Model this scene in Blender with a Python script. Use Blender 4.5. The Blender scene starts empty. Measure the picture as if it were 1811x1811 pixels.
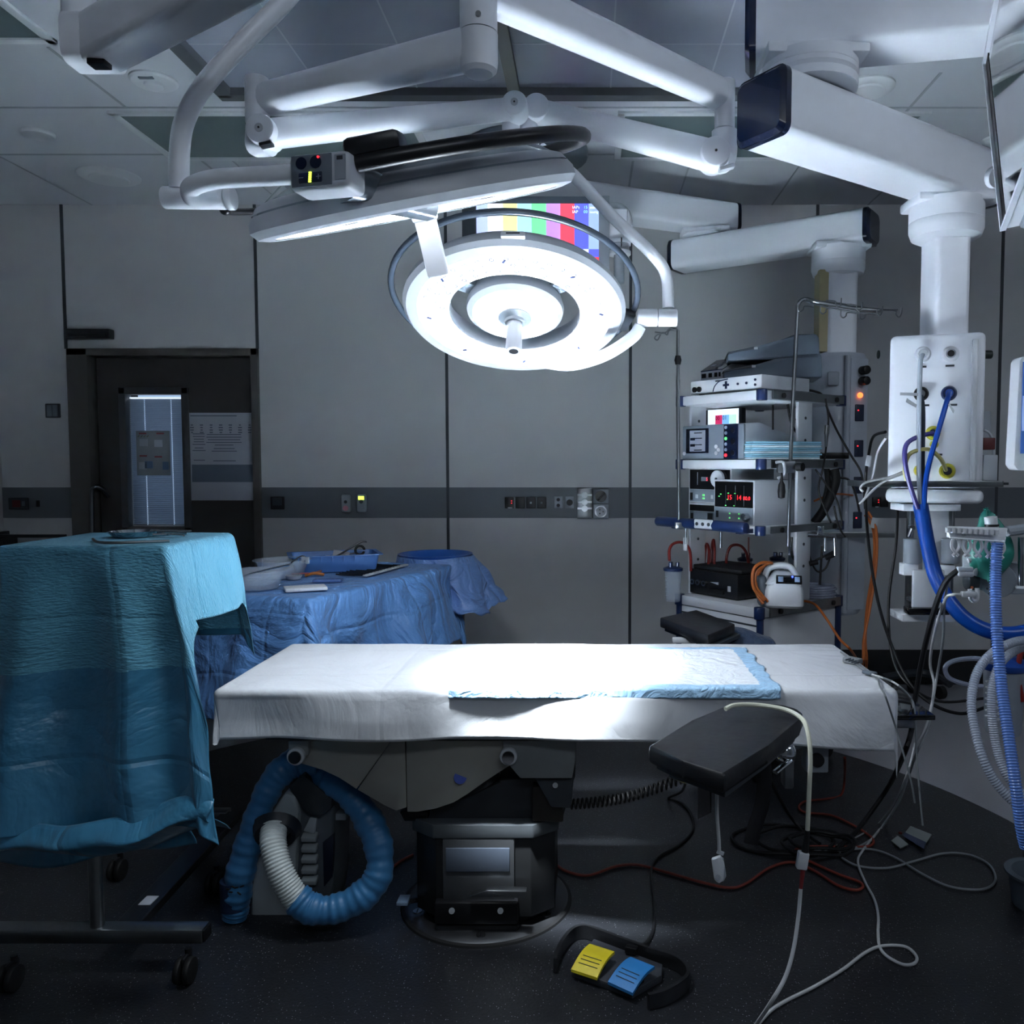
import bpy, bmesh, math, random
from mathutils import Vector, Matrix, noise
random.seed(7)
C = bpy.context.scene
COL = C.collection
PI = math.pi
R = math.radians

# ------------------------------------------------------------------ camera
F = 1480.0; CX = 1040.0; CY = 905.5; HC = 1.41
TH = math.atan((905.5-822)/F)
cam_d = bpy.data.cameras.new('camera'); cam = bpy.data.objects.new('camera', cam_d); COL.objects.link(cam)
cam.location = (0, 0, HC); cam.rotation_euler = (PI/2-TH, 0, 0)
cam_d.sensor_width = 36; cam_d.lens = 36*F/1811; cam_d.shift_x = -(CX-905.5)/1811
cam_d.clip_start = 0.05; cam_d.clip_end = 60
C.camera = cam

# ------------------------------------------------------------------ world, exposure
w = bpy.data.worlds.new('world'); C.world = w; w.use_nodes = True
w.node_tree.nodes['Background'].inputs[0].default_value = (.5, .6, .75, 1)
w.node_tree.nodes['Background'].inputs[1].default_value = 0.02
C.view_settings.view_transform = 'Standard'; C.view_settings.look = 'None'
C.view_settings.exposure = 0.44; C.view_settings.gamma = 1; C.view_settings.use_curve_mapping = False

C.cycles.sample_clamp_indirect = 0

def light(name, kind, loc, target, energy, color, **kw):
    d = bpy.data.lights.new(name, kind); d.energy = energy; d.color = color
    for k, v in kw.items(): setattr(d, k, v)
    o = bpy.data.objects.new(name, d); COL.objects.link(o); o.location = loc
    o.rotation_euler = (Vector(target)-Vector(loc)).to_track_quat('-Z', 'Y').to_euler()
    return o
COOL = (.80, .89, 1.0)
# unseen fill lights added to brighten the room, not fixtures of it
light('fill_light', 'AREA', (0.5, -.6, 3.0), (0.2, 3.0, .8), 15, COOL, shape='RECTANGLE', size=1.8, size_y=.6)
light('fill_light', 'AREA', (2.6, 1.2, 3.0), (1.2, 3.6, .9), 14, COOL, shape='RECTANGLE', size=1.2, size_y=.5)

# ------------------------------------------------------------------ helpers
def ray(px, py):
    u = (px-CX)/F; v = -(py-CY)/F
    f = Vector((0, math.cos(TH), -math.sin(TH))); up = Vector((0, math.sin(TH), math.cos(TH)))
    return f+Vector((1, 0, 0))*u+up*v
def at(px, py, Y):
    d = ray(px, py); return Vector((0, 0, HC))+d*(Y/d.y)
def onz(px, py, Z):
    d = ray(px, py); return Vector((0, 0, HC))+d*((Z-HC)/d.z)

def lin(h):
    h = h.lstrip('#'); c = [int(h[i:i+2], 16)/255 for i in (0, 2, 4)]
    return tuple((x/12.92 if x <= .04045 else ((x+.055)/1.055)**2.4) for x in c)+(1,)
MATS = {}
def mat(name, col, rough=.5, metal=0, var=.06, scale=40, bump=0, bscale=200, spec=.5, coat=0, emit=None, estr=0, alpha=1, trans=0, ior=1.45, coords='Object'):
    if name in MATS: return MATS[name]
    m = bpy.data.materials.new(name); m.use_nodes = True; MATS[name] = m
    nt = m.node_tree; N = nt.nodes; L = nt.links; b = N['Principled BSDF']
    c = lin(col) if isinstance(col, str) else col
    tc = N.new('ShaderNodeTexCoord'); nz = N.new('ShaderNodeTexNoise'); nz.inputs['Scale'].default_value = scale; nz.inputs['Detail'].default_value = 3
    L.new(tc.outputs[coords], nz.inputs['Vector'])
    mx = N.new('ShaderNodeMix'); mx.data_type = 'RGBA'
    mx.inputs[6].default_value = tuple(x*(1-var) for x in c[:3])+(1,); mx.inputs[7].default_value = tuple(min(1, x*(1+var)) for x in c[:3])+(1,)
    L.new(nz.outputs['Fac'], mx.inputs[0]); L.new(mx.outputs[2], b.inputs['Base Color'])
    mr = N.new('ShaderNodeMapRange'); mr.inputs[3].default_value = max(0, rough-.05); mr.inputs[4].default_value = min(1, rough+.05)
    L.new(nz.outputs['Fac'], mr.inputs[0]); L.new(mr.outputs[0], b.inputs['Roughness'])
    b.inputs['Metallic'].default_value = metal; b.inputs['Specular IOR Level'].default_value = spec
    b.inputs['Coat Weight'].default_value = coat; b.inputs['IOR'].default_value = ior
    b.inputs['Transmission Weight'].default_value = trans; b.inputs['Alpha'].default_value = alpha
    if bump:
        n2 = N.new('ShaderNodeTexNoise'); n2.inputs['Scale'].default_value = bscale; n2.inputs['Detail'].default_value = 4
        L.new(tc.outputs[coords], n2.inputs['Vector'])
        bp = N.new('ShaderNodeBump'); bp.inputs['Strength'].default_value = bump; bp.inputs['Distance'].default_value = .01
        L.new(n2.outputs['Fac'], bp.inputs['Height']); L.new(bp.outputs[0], b.inputs['Normal'])
    if emit:
        b.inputs['Emission Color'].default_value = lin(emit); b.inputs['Emission Strength'].default_value = estr
    return m

def basis(d):
    d = Vector(d).normalized(); a = Vector((0, 0, 1)) if abs(d.z) < .9 else Vector((0, 1, 0))
    x = a.cross(d).normalized(); y = d.cross(x); return x, y, d
def smooth(pts, n=8):
    P = [Vector(p) for p in pts]; out = []
    if len(P) < 3: return P
    for i in range(len(P)-1):
        p0 = P[max(0, i-1)]; p1 = P[i]; p2 = P[i+1]; p3 = P[min(len(P)-1, i+2)]
        for k in range(n):
            t = k/n
            out.append(.5*((2*p1)+(p2-p0)*t+(2*p0-5*p1+4*p2-p3)*t*t+(3*p1-p0-3*p2+p3)*t**3))
    out.append(P[-1]); return out

class MB:
    def __init__(s): s.bm = bmesh.new()
    def box(s, c, size, bev=0, rot=None, seg=2):
        M = Matrix.Translation(c)@(rot.to_4x4() if rot else Matrix())@Matrix.Diagonal((size[0], size[1], size[2], 1))
        g = bmesh.ops.create_cube(s.bm, size=1, matrix=M)
        if bev:
            ed = list({e for v in g['verts'] for e in v.link_edges})
            bmesh.ops.bevel(s.bm, geom=ed, offset=min(bev, min(size)*.45), segments=seg, affect='EDGES', profile=.5)
        return s
    def bx(s, x0, x1, y0, y1, z0, z1, bev=0):
        return s.box(((x0+x1)/2, (y0+y1)/2, (z0+z1)/2), (x1-x0, y1-y0, z1-z0), bev)
    def cyl(s, a, b, r, r2=None, n=28, bev=0):
        a = Vector(a); b = Vector(b); r2 = r if r2 is None else r2
        L = (b-a).length
        if bev: return s.lathe([(0, 0), (r-bev, 0), (r-bev*.3, bev*.3), (r, bev), (r2, L-bev), (r2-bev*.3, L-bev*.3), (r2-bev, L), (0, L)], a, b-a, n)
        return s.lathe([(0, 0), (r, 0), (r2, L), (0, L)], a, b-a, n)
    def lathe(s, prof, o=(0, 0, 0), axis=(0, 0, 1), n=40, arc=None):
        x, y, d = basis(axis); o = Vector(o); rings = []
        m = n if arc is None else n+1
        for (r, z) in prof:
            if r < 1e-6: rings.append([s.bm.verts.new(o+d*z)]*m)
            else:
                rg = []
                for k in range(m):
                    t = 2*PI*k/n if arc is None else arc[0]+(arc[1]-arc[0])*k/n
                    rg.append(s.bm.verts.new(o+d*z+(x*math.cos(t)+y*math.sin(t))*r))
                rings.append(rg)
        for i in range(len(rings)-1):
            A, B = rings[i], rings[i+1]
            for k in range(n if arc is None else n):
                k2 = (k+1) % m
                vs = []
                for v in (A[k], A[k2], B[k2], B[k]):
                    if v not in vs: vs.append(v)
                if len(vs) > 2:
                    try: s.bm.faces.new(vs)
                    except ValueError: pass
        return s
    def tube(s, pts, r, n=10, sm=8, rib=0, ribn=0, closed=False, rfun=None, flat=1):
        P = smooth(pts, sm) if sm else [Vector(p) for p in pts]
        if ribn:
            # resample evenly for ribs
            cum = [0]
            for i in range(1, len(P)): cum.append(cum[-1]+(P[i]-P[i-1]).length)
            tot = cum[-1]; cnt = int(ribn*4); Q = []; j = 0
            for i in range(cnt+1):
                t = tot*i/cnt
                while j < len(cum)-2 and cum[j+1] < t: j += 1
                f = (t-cum[j])/max(1e-9, cum[j+1]-cum[j]); Q.append(P[j].lerp(P[j+1], f))
            P = Q
        rings = []; up = None; N = len(P)
        for i, p in enumerate(P):
            if closed: d = (P[(i+1) % N]-P[i-1]).normalized()
            else: d = (P[min(N-1, i+1)]-P[max(0, i-1)])
            if d.length < 1e-9: d = Vector((0, 0, 1))
            d = d.normalized()
            if up is None: up = basis(d)[0]
            up = (up-d*up.dot(d))
            if up.length < 1e-6: up = basis(d)[0]
            up.normalize(); y = d.cross(up)
            rr = r if rfun is None else rfun(i/(N-1))
            if ribn: rr = rr*(1+rib*(1 if i % 4 in (1, 2) else -1))
            rings.append([s.bm.verts.new(p+(up*math.cos(2*PI*k/n)+y*math.sin(2*PI*k/n)*flat)*rr) for k in range(n)])
        M = N if closed else N-1
        for i in range(M):
            A = rings[i]; B = rings[(i+1) % N]
            for k in range(n): s.bm.faces.new((A[k], A[(k+1) % n], B[(k+1) % n], B[k]))
        if not closed:
            s.bm.faces.new(rings[0][::-1]); s.bm.faces.new(rings[-1])
        return s
    def prism(s, poly, vec, bev=0):
        vec = Vector(vec); A = [s.bm.verts.new(Vector(p)) for p in poly]; B = [s.bm.verts.new(Vector(p)+vec) for p in poly]
        fs = [s.bm.faces.new(A), s.bm.faces.new(B[::-1])]; n = len(A)
        for k in range(n): fs.append(s.bm.faces.new((A[k], B[k], B[(k+1) % n], A[(k+1) % n])))
        if bev:
            ed = list({e for f in fs for e in f.edges}); bmesh.ops.bevel(s.bm, geom=ed, offset=bev, segments=2, affect='EDGES', profile=.5)
        return s
    def sphere(s, c, r, sc=(1, 1, 1)):
        bmesh.ops.create_uvsphere(s.bm, u_segments=20, v_segments=12, radius=r, matrix=Matrix.Translation(c)@Matrix.Diagonal((*sc, 1))); return s
    def grid(s, fn, nu, nv, uvs=None):
        V = [[s.bm.verts.new(fn(i/nu, j/nv)) for j in range(nv+1)] for i in range(nu+1)]
        uvl = s.bm.loops.layers.uv.verify() if uvs else None
        for i in range(nu):
            for j in range(nv):
                f = s.bm.faces.new((V[i][j], V[i+1][j], V[i+1][j+1], V[i][j+1]))
                if uvs:
                    for lp, (a, b) in zip(f.loops, ((i, j), (i+1, j), (i+1, j+1), (i, j+1))): lp[uvl].uv = uvs(a/nu, b/nv)
        return s

MW = {}
def _finish(name, mb, material, ang=35, fixn=True):
    if fixn: bmesh.ops.recalc_face_normals(mb.bm, faces=mb.bm.faces)
    me = bpy.data.meshes.new(name); mb.bm.to_mesh(me); mb.bm.free()
    for m in (material if isinstance(material, (list, tuple)) else [material]): me.materials.append(m)
    me.polygons.foreach_set('use_smooth', [True]*len(me.polygons)); me.set_sharp_from_angle(angle=R(ang))
    return me
def part(name, mb, material, parent=None, world=False, ang=35, label=None):
    o = bpy.data.objects.new(name, _finish(name, mb, material, ang)); COL.objects.link(o)
    if parent is not None:
        o.parent = parent
        if world: o.matrix_parent_inverse = MW[parent.name].inverted(); MW[o.name] = Matrix()
        else: MW[o.name] = MW[parent.name]
    else: MW[o.name] = Matrix()
    if label: o['label'] = label
    return o
def thing(name, label, cat, loc=(0, 0, 0), rotz=0, group=None, rot=None):
    o = bpy.data.objects.new(name, None); COL.objects.link(o); o.empty_display_size = .05
    e = rot if rot else (0, 0, rotz)
    o.location = loc; o.rotation_euler = e; o['label'] = label; o['category'] = cat
    if group: o['group'] = group
    from mathutils import Euler
    MW[o.name] = Matrix.Translation(loc)@Euler(e).to_matrix().to_4x4()
    return o
def solo(name, mb, material, label, cat, group=None, ang=35, kind=None):
    o = part(name, mb, material, None, ang=ang); o['label'] = label; o['category'] = cat
    if group: o['group'] = group
    if kind: o['kind'] = kind
    return o
def struct(name, mb, material, parent=None):
    o = part(name, mb, material, parent)
    if parent is None: o['kind'] = 'structure'
    return o
def dup(root, loc=None, rotz=None, label=None, group=None):
    def cp(o, par):
        c = o.copy(); COL.objects.link(c); c.parent = par; c.matrix_parent_inverse = o.matrix_parent_inverse.copy()
        for ch in [x for x in bpy.data.objects if x.parent == o]: cp(ch, c)
        return c
    r = cp(root, None)
    if loc is not None: r.location = loc
    if rotz is not None: r.rotation_euler = (0, 0, rotz)
    if label: r['label'] = label
    if group: r['group'] = group
    MW[r.name] = Matrix.Translation(r.location)@r.rotation_euler.to_matrix().to_4x4()
    return r
def text(name, s, size, o, right, up, material, parent, world=False, depth=.0006, align='LEFT'):
    cu = bpy.data.curves.new(name, 'FONT'); cu.body = s; cu.size = size; cu.align_x = align; cu.resolution_u = 2
    t = bpy.data.objects.new(name, cu); COL.objects.link(t)
    bpy.context.view_layer.update()
    me = bpy.data.meshes.new_from_object(t.evaluated_get(bpy.context.evaluated_depsgraph_get()))
    bpy.data.objects.remove(t)
    rt = Vector(right).normalized(); u = Vector(up).normalized(); n = rt.cross(u)
    M = Matrix((rt, u, n)).transposed().to_4x4(); M.translation = Vector(o)
    me.transform(M); me.materials.clear(); me.materials.append(material)
    ob = bpy.data.objects.new(name, me); COL.objects.link(ob); ob.parent = parent
    if world: ob.matrix_parent_inverse = MW[parent.name].inverted()
    MW[ob.name] = Matrix()
    return ob
def fbox(name, parent, m, cx, cz, w_, h_, d=.004, y=0, bev=0):
    return part(name, MB().box((cx, y-d/2, cz), (w_, d, h_), bev), m, parent)
def fdisc(name, parent, m, cx, cz, r, d=.006, y=0, n=24):
    return part(name, MB().cyl((cx, y, cz), (cx, y-d, cz), r, n=n), m, parent)

# ------------------------------------------------------------------ materials
WHITE = mat('white_painted_metal', '#e8ecf2', .32, var=.02)
WHITE2 = mat('white_plastic', '#cfd3d8', .4, var=.02)
OFFW = mat('off_white_plastic', '#b9bec4', .45, var=.03)
LGREY = mat('light_grey_plastic', '#8f979f', .45, var=.04)
MGREY = mat('mid_grey_plastic', '#5f6872', .45, var=.05)
DGREY = mat('dark_grey_plastic', '#34393f', .45, var=.05)
BLACK = mat('black_plastic', '#121316', .4, var=.1)
RUBBER = mat('black_rubber', '#0e0f11', .6, var=.1)
GLOSSB = mat('glossy_black', '#0a0b0e', .12, var=.05, coat=.5)
NAVY = mat('navy_plastic', '#182a52', .3, var=.05, coat=.3)
DNAVY = mat('dark_navy_endcap', '#0c1733', .25, var=.05, coat=.3)
CHROME = mat('chrome', '#c9cdd2', .12, metal=1, var=.03)
STEEL = mat('brushed_steel', '#8b8f92', .3, metal=1, var=.08, scale=90)
DSTEEL = mat('dark_brushed_steel', '#4b4d50', .36, metal=1, var=.1, scale=60)
SHELLG = mat('glossy_grey_shell', '#8c96a0', .2, var=.03, coat=.6)
ORANGE = mat('orange_cable_rubber', '#b8642e', .45, var=.08)
REDCAB = mat('red_cable_rubber', '#8c3a2c', .5, var=.08)
REDTUBE = mat('red_rubber_tube', '#7a231f', .3, var=.08)
WCAB = mat('white_cable_rubber', '#b9bcbf', .45, var=.04)
GCAB = mat('grey_cable_rubber', '#8b9094', .45, var=.04)
YEL = mat('yellow_plastic', '#c9c23c', .4, var=.05)
YELP = mat('yellow_pedal_plastic', '#e3cf2c', .4, var=.04)
BLUP = mat('blue_pedal_plastic', '#2f7fc0', .4, var=.05)
BLUEH = mat('blue_hose_rubber', '#0d49a8', .3, var=.05)
PURP = mat('purple_hose_rubber', '#4b4590', .4, var=.05)
CREAM = mat('cream_panel', '#a79c78', .5, var=.04)
def led(col, s=4): return mat('led_'+col.strip('#'), col, .5, emit=col, estr=s)
LEDR = led('#ff2a35', 1.5); LEDG = led('#6ae87a', .45); LEDO = led('#ff6a35', 2.5); LEDY = led('#c9e84a', 2.0); LEDB = led('#3a50ff', 4)
CLEAR = mat('clear_plastic', '#c4d0e0', .15, alpha=.28, var=.02)
CLEARB = mat('clear_blue_plastic', '#6f8fd0', .2, alpha=.6, var=.02)

# ------------------------------------------------------------------ room
D = 5.33; CZ = at(900, 362, D).z
WX0 = -3.73; WX1 = 3.6; YB = -1.6
def W(px, py, y=D): return at(px, py, y)
wallm = mat('wall_panel', '#c0c2c3', .55, var=.02, scale=300, bump=.03, bscale=400)
bandm = mat('wall_band', '#646a70', .5, var=.03, scale=200)
jointm = mat('wall_joint', '#3a3f45', .5, var=.05)
ceilm = mat('ceiling_panel', '#c3c7cc', .5, var=.02, scale=30)
cjoint = mat('ceiling_joint', '#9da2a8', .5, var=.03)
fieldm = mat('laminar_field_panel', '#8b919d', .42, var=.04, scale=12)
barm = mat('laminar_bar', '#4c4f52', .4, var=.05)
trimw = mat('light_trim', '#c9cdd0', .4, var=.02)
greenm = mat('ceiling_lamp_cover', '#5b6c6e', .35, var=.03)
doorm = mat('door_leaf', '#3b3836', .4, var=.05, scale=20)
framem = mat('door_frame_metal', '#54524f', .4, var=.04)
basem = mat('baseboard', '#131518', .6, var=.1)

# floor: light grey vinyl with a large dark disc under the table, both speckled
fm = bpy.data.materials.new('floor_vinyl'); fm.use_nodes = True
nt = fm.node_tree; N = nt.nodes; L = nt.links; B = N['Principled BSDF']
geo = N.new('ShaderNodeNewGeometry')
vm = N.new('ShaderNodeVectorMath'); vm.operation = 'DISTANCE'; vm.inputs[1].default_value = (-.33, 2.64, 0)
L.new(geo.outputs['Position'], vm.inputs[0])
st = N.new('ShaderNodeMath'); st.operation = 'LESS_THAN'; st.inputs[1].default_value = 2.09; L.new(vm.outputs['Value'], st.inputs[0])
mx = N.new('ShaderNodeMix'); mx.data_type = 'RGBA'; mx.inputs[6].default_value = lin('#8f9096'); mx.inputs[7].default_value = lin('#1e2024')
L.new(st.outputs[0], mx.inputs[0])
vo = N.new('ShaderNodeTexVoronoi'); vo.inputs['Scale'].default_value = 130; L.new(geo.outputs['Position'], vo.inputs['Vector'])
lt = N.new('ShaderNodeMath'); lt.operation = 'LESS_THAN'; lt.inputs[1].default_value = .16; L.new(vo.outputs['Distance'], lt.inputs[0])
wn = N.new('ShaderNodeSeparateColor'); L.new(vo.outputs['Color'], wn.inputs[0])
gt = N.new('ShaderNodeMath'); gt.operation = 'GREATER_THAN'; gt.inputs[1].default_value = .55; L.new(wn.outputs[0], gt.inputs[0])
mu = N.new('ShaderNodeMath'); mu.operation = 'MULTIPLY'; L.new(lt.outputs[0], mu.inputs[0]); L.new(gt.outputs[0], mu.inputs[1])
mx2 = N.new('ShaderNodeMix'); mx2.data_type = 'RGBA'; mx2.inputs[7].default_value = lin('#9a9ca4'); L.new(mx.outputs[2], mx2.inputs[6])
L.new(mu.outputs[0], mx2.inputs[0]); L.new(mx2.outputs[2], B.inputs['Base Color'])
B.inputs['Roughness'].default_value = .36
bn = N.new('ShaderNodeTexNoise'); bn.inputs['Scale'].default_value = 120; L.new(geo.outputs['Position'], bn.inputs['Vector'])
bb = N.new('ShaderNodeBump'); bb.inputs['Strength'].default_value = .12; bb.inputs['Distance'].default_value = .01; L.new(bn.outputs['Fac'], bb.inputs['Height']); L.new(bb.outputs[0], B.inputs['Normal'])
struct('floor', MB().bx(WX0, WX1, YB, D+.1, -.1, 0), fm)

# far wall with door opening
dl = W(122, 640).x; dr = W(458, 640).x; dt = W(300, 617).z
wb = MB(); wb.bx(WX0, dl, D, D+.12, 0, CZ); wb.bx(dl, dr, D, D+.12, dt, CZ); wb.bx(dr, WX1, D, D+.12, 0, CZ)
struct('wall_far', wb, wallm)
struct('wall_left', MB().bx(WX0-.1, WX0, YB, D+.12, 0, CZ), wallm)
struct('wall_right', MB().bx(WX1, WX1+.1, YB, D+.12, 0, CZ), wallm)
struct('wall_back', MB().bx(WX0, WX1, YB-.1, YB, 0, CZ), wallm)
bz0 = W(900, 916).z; bz1 = W(900, 862).z
struct('trim_1', MB().bx(WX0, dl, D-.004, D+.01, bz0, bz1), bandm)
struct('trim_2', MB().bx(dr, WX1, D-.004, D+.01, bz0, bz1), bandm)
n = 3
for px, full in ((113+5, 1), (456, 0), (790, 1), (1115, 1), (1442, 1), (1768, 1)):
    x = W(px, 640).x
    z0 = 0.22
    if px in (118, 456): z0 = dt
    struct('trim_%d' % n, MB().bx(x-.009, x+.009, D-.006, D+.01, z0, CZ), jointm); n += 1
struct('baseboard_far', MB().bx(dr, WX1, D-.025, D+.01, 0, .222, .004), basem)
struct('baseboard_left', MB().bx(WX0, dl, D-.025, D+.01, 0, .222, .004), basem)

# ceiling with joints, laminar field, recessed lamps
struct('ceiling', MB().bx(WX0-.1, WX1+.1, YB, D+.12, CZ, CZ+.1), ceilm)
cj = MB()
def cl(px, py): return onz(px, py, CZ)
for py in (190, 273):
    y = cl(900, py).y
    cj.bx(WX0, WX1, y-.006, y+.006, CZ-.003, CZ+.01)
for px, py, p2, q2 in ((85, 83, 228, 191), (1597, 203, 1667, 128), (1120, 280, 1128, 330), (345, 275, 372, 300), (1430, 160, 1400, 190)):
    x = cl(px, py).x; y0 = cl(p2, q2).y; y1 = cl(px, py).y
    cj.bx(x-.006, x+.006, min(y0, y1), max(y0, y1), CZ-.003, CZ+.01)
for x in (-3.1, -1.9, -.66, .55, 1.15, 1.75, 2.95):
    cj.bx(x-.004, x+.004, 4.25, D, CZ-.003, CZ+.01)
struct('trim_%d' % n, cj, cjoint); n += 1
fy = cl(900, 155).y; fx0 = cl(395, 150).x; fx1 = .925
fl = MB(); fl.bx(fx0, fx1, .9, fy, CZ-.012, CZ+.01)
struct('trim_%d' % n, fl, fieldm); n += 1
fb = MB(); fb.bx(fx0-.03, fx1+.03, fy-.03, fy+.03, CZ-.045, CZ); fb.bx(fx0-.03, fx0+.03, .9, fy, CZ-.045, CZ); fb.bx(fx1-.03, fx1+.03, .9, fy, CZ-.045, CZ)
xm = cl(908, 145).x; fb.bx(xm-.025, xm+.025, .9, fy, CZ-.04, CZ)
struct('trim_%d' % n, fb, barm); n += 1
fj = MB()
for i in range(1, 6):
    x = fx0+(fx1-fx0)*i/6
    if abs(x-xm) > .1: fj.bx(x-.003, x+.003, .9, fy, CZ-.0135, CZ-.01)
for i in range(1, 7):
    y = .9+(fy-.9)*i/7
    fj.bx(fx0, fx1, y-.003, y+.003, CZ-.0135, CZ-.01)
struct('trim_%d' % n, fj, mat('laminar_joint', '#a4a9b1', .4, var=.03)); n += 1

def ceil_lamp(x0, x1, y0, y1, label):
    t = thing('ceiling_light', label, 'ceiling light', ((x0+x1)/2, (y0+y1)/2, CZ-.008), group=None)
    part('diffuser', MB().bx(x0+.03, x1-.03, y0+.03, y1-.03, CZ-.004, CZ+.01), greenm, t, True)
    f = MB(); f.bx(x0, x1, y0, y0+.035, CZ-.012, CZ+.01, .003); f.bx(x0, x1, y1-.035, y1, CZ-.012, CZ+.01, .003)
    f.bx(x0, x0+.035, y0, y1, CZ-.012, CZ+.01, .003); f.bx(x1-.035, x1, y0, y1, CZ-.012, CZ+.01, .003)
    part('frame', f, trimw, t, True)
y0 = cl(900, 196).y; y1 = cl(900, 281).y
ceil_lamp(cl(198, 203).x, cl(768, 278).x, y0, y1, 'long unlit greenish ceiling light left of the surgical lamps')
ceil_lamp(cl(1092, 205).x, cl(1640, 205).x, y0, y1, 'unlit greenish ceiling light behind the blue-capped boom arm')
ceil_lamp(cl(105, 75).x-1.9, cl(105, 75).x, cl(90, -60).y, cl(90, 73).y, 'unlit greenish ceiling light in the top left corner')

def ceil_disc(name, px, py, r, label, cat, inner=None):
    p = cl(px, py); t = thing(name, label, cat, (p.x, p.y, CZ))
    part('housing', MB().lathe([(0, 0), (r, 0), (r, -.008), (r*.92, -.016), (r*.7, -.02), (0, -.02)], (0, 0, 0), (0, 0, 1)), trimw, t)
    if inner == 'sensor':
        part('lens', MB().lathe([(r*.42, -.018), (r*.4, -.03), (r*.2, -.042), (0, -.045)]), WHITE2, t)
        part('indicator', MB().bx(-.03, .03, -r*.75, -r*.6, -.024, -.015), MGREY, t)
    if inner == 'ring':
        part('grille', MB().lathe([(r*.66, -.019), (r*.62, -.028), (r*.2, -.03), (0, -.03)]), trimw, t)
ceil_disc('smoke_detector', 272, 141, .095, 'round ceiling detector with a domed lens beside the bent tube', 'detector', 'sensor')
ceil_disc('ceiling_speaker', 67, 235, .075, 'small round ceiling disc near the left edge', 'ceiling disc')
ceil_disc('ceiling_speaker', 193, 310, .16, 'largest flat round speaker grille in the ceiling at left', 'speaker', 'ring')
ceil_disc('downlight', 1534, 153, .115, 'round ceiling downlight behind the large boom arms', 'downlight', 'ring')
ceil_disc('ceiling_speaker', 1762, 247, .07, 'small round ceiling disc beside the tilted monitor', 'ceiling disc')

# door
d = MB(); fw = .06
x0, x1 = dl, dr
d.bx(x0, x0+.13, D-.03, D+.14, 0, dt, .004); d.bx(x1-.045, x1, D-.03, D+.14, 0, dt, .004); d.bx(x0, x1, D-.03, D+.14, dt-.045, dt, .004)
dframe = struct('door_1', d, framem)
lx0 = W(164, 700).x; lx1 = x1-.045
wx0, wx1, wz0, wz1 = W(206, 800).x, W(330, 800).x, W(260, 945).z, W(260, 684).z
lf = MB(); Y0 = D+.05; Y1 = D+.1
lf.bx(lx0, wx0, Y0, Y1, .01, dt-.05); lf.bx(wx1, lx1, Y0, Y1, .01, dt-.05); lf.bx(wx0, wx1, Y0, Y1, .01, wz0); lf.bx(wx0, wx1, Y0, Y1, wz1, dt-.05)
part('leaf', lf, doorm, dframe, True)
part('gap', MB().bx(x0+.12, lx0+.01, D+.1, D+.12, 0, dt), BLACK, dframe, True)
wf = MB()
for a in ((wx0, wx0+.045, wz0, wz1), (wx1-.045, wx1, wz0, wz1)): wf.bx(a[0], a[1], Y0-.015, Y1+.01, a[2], a[3], .004)
wf.bx(wx0, wx1, Y0-.015, Y1+.01, wz1-.045, wz1, .004); wf.bx(wx0, wx1, Y0-.015, Y1+.01, wz0, wz0+.045, .004)
part('window_frame', wf, mat('door_window_frame', '#4b4c4e', .4), dframe, True)
hx = W(176, 900).x; hp = MB(); hz1 = W(176, 862).z
hp.tube([(hx+.04, Y0, .62), (hx+.0, Y0-.06, .62), (hx-.03, Y0-.08, .68), (hx-.03, Y0-.08, hz1-.08), (hx-.01, Y0-.08, hz1), (hx+.02, Y0-.05, hz1-.01), (hx+.03, Y0, hz1-.06)], .014, n=12)
part('door_handle', hp, STEEL, dframe, True)
# lit corridor seen through the blind
lit = mat('lit_corridor', '#9fb6d0', .6, emit='#a3bddb', estr=.75)
o = struct('window_1', MB().bx(wx0+.03, wx1-.03, Y1+.12, Y1+.13, wz0, wz1), lit)
bl = thing('window_blind', 'pale blue venetian blind lit from behind in the door window', 'blind', ((wx0+wx1)/2, Y1, wz0))
blm = mat('blind_slat', '#c8d2de', .4, var=.03)
blm.node_tree.nodes['Principled BSDF'].inputs['Transmission Weight'].default_value = .25
blm.node_tree.nodes['Principled BSDF'].inputs['Emission Color'].default_value = (0, 0, 0, 1)
s = MB(); nsl = 62
for i in range(nsl):
    z = wz0+.055+(wz1-wz0-.12)*i/(nsl-1)
    for xa, xb in ((wx0+.047, wx0+.135), (wx0+.139, wx1-.139), (wx1-.135, wx1-.047)):
        s.box(((xa+xb)/2, Y1-.005, z), (xb-xa, .021, .001), 0, Matrix.Rotation(R(-43), 3, 'X'))
part('slats', s, blm, bl, True)
part('top_light_gap', MB().bx(wx0+.05, wx1-.05, Y1-.02, Y1, wz1-.068, wz1-.06), mat('lit_gap', '#dfeaf5', .5, emit='#dbe8f7', estr=.9), bl, True)  # glowing strip stands in for light through the gap above the slats
part('bottom_rail', MB().bx(wx0+.047, wx1-.047, Y1-.02, Y1, wz0+.046, wz0+.054, .002), WHITE2, bl, True)
paper = mat('paper', '#a9aeb8', .7, var=.03); ink = mat('printed_ink', '#5d6472', .7); inkr = mat('printed_red', '#8f4a4f', .7); inkb = mat('printed_blue', '#5f7896', .7)
def sheet(name, label, px0, px1, py0, py1, y, m, cat='notice'):
    a = W(px0, py1, y); b = W(px1, py0, y); t = thing(name, label, cat, (a.x, y, a.z))
    part('paper', MB().bx(0, b.x-a.x, -.002, 0, 0, b.z-a.z), m, t)
    return t, b.x-a.x, b.z-a.z
t, w_, h_ = sheet('poster', 'white printed sheet with a grey block taped beside the door window', 335, 448, 730, 885, Y0, paper)
fbox('header_line', t, ink, w_*.4, h_*.965, w_*.7, .006, .003, -.001)
k = MB(); random.seed(3)
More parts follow.
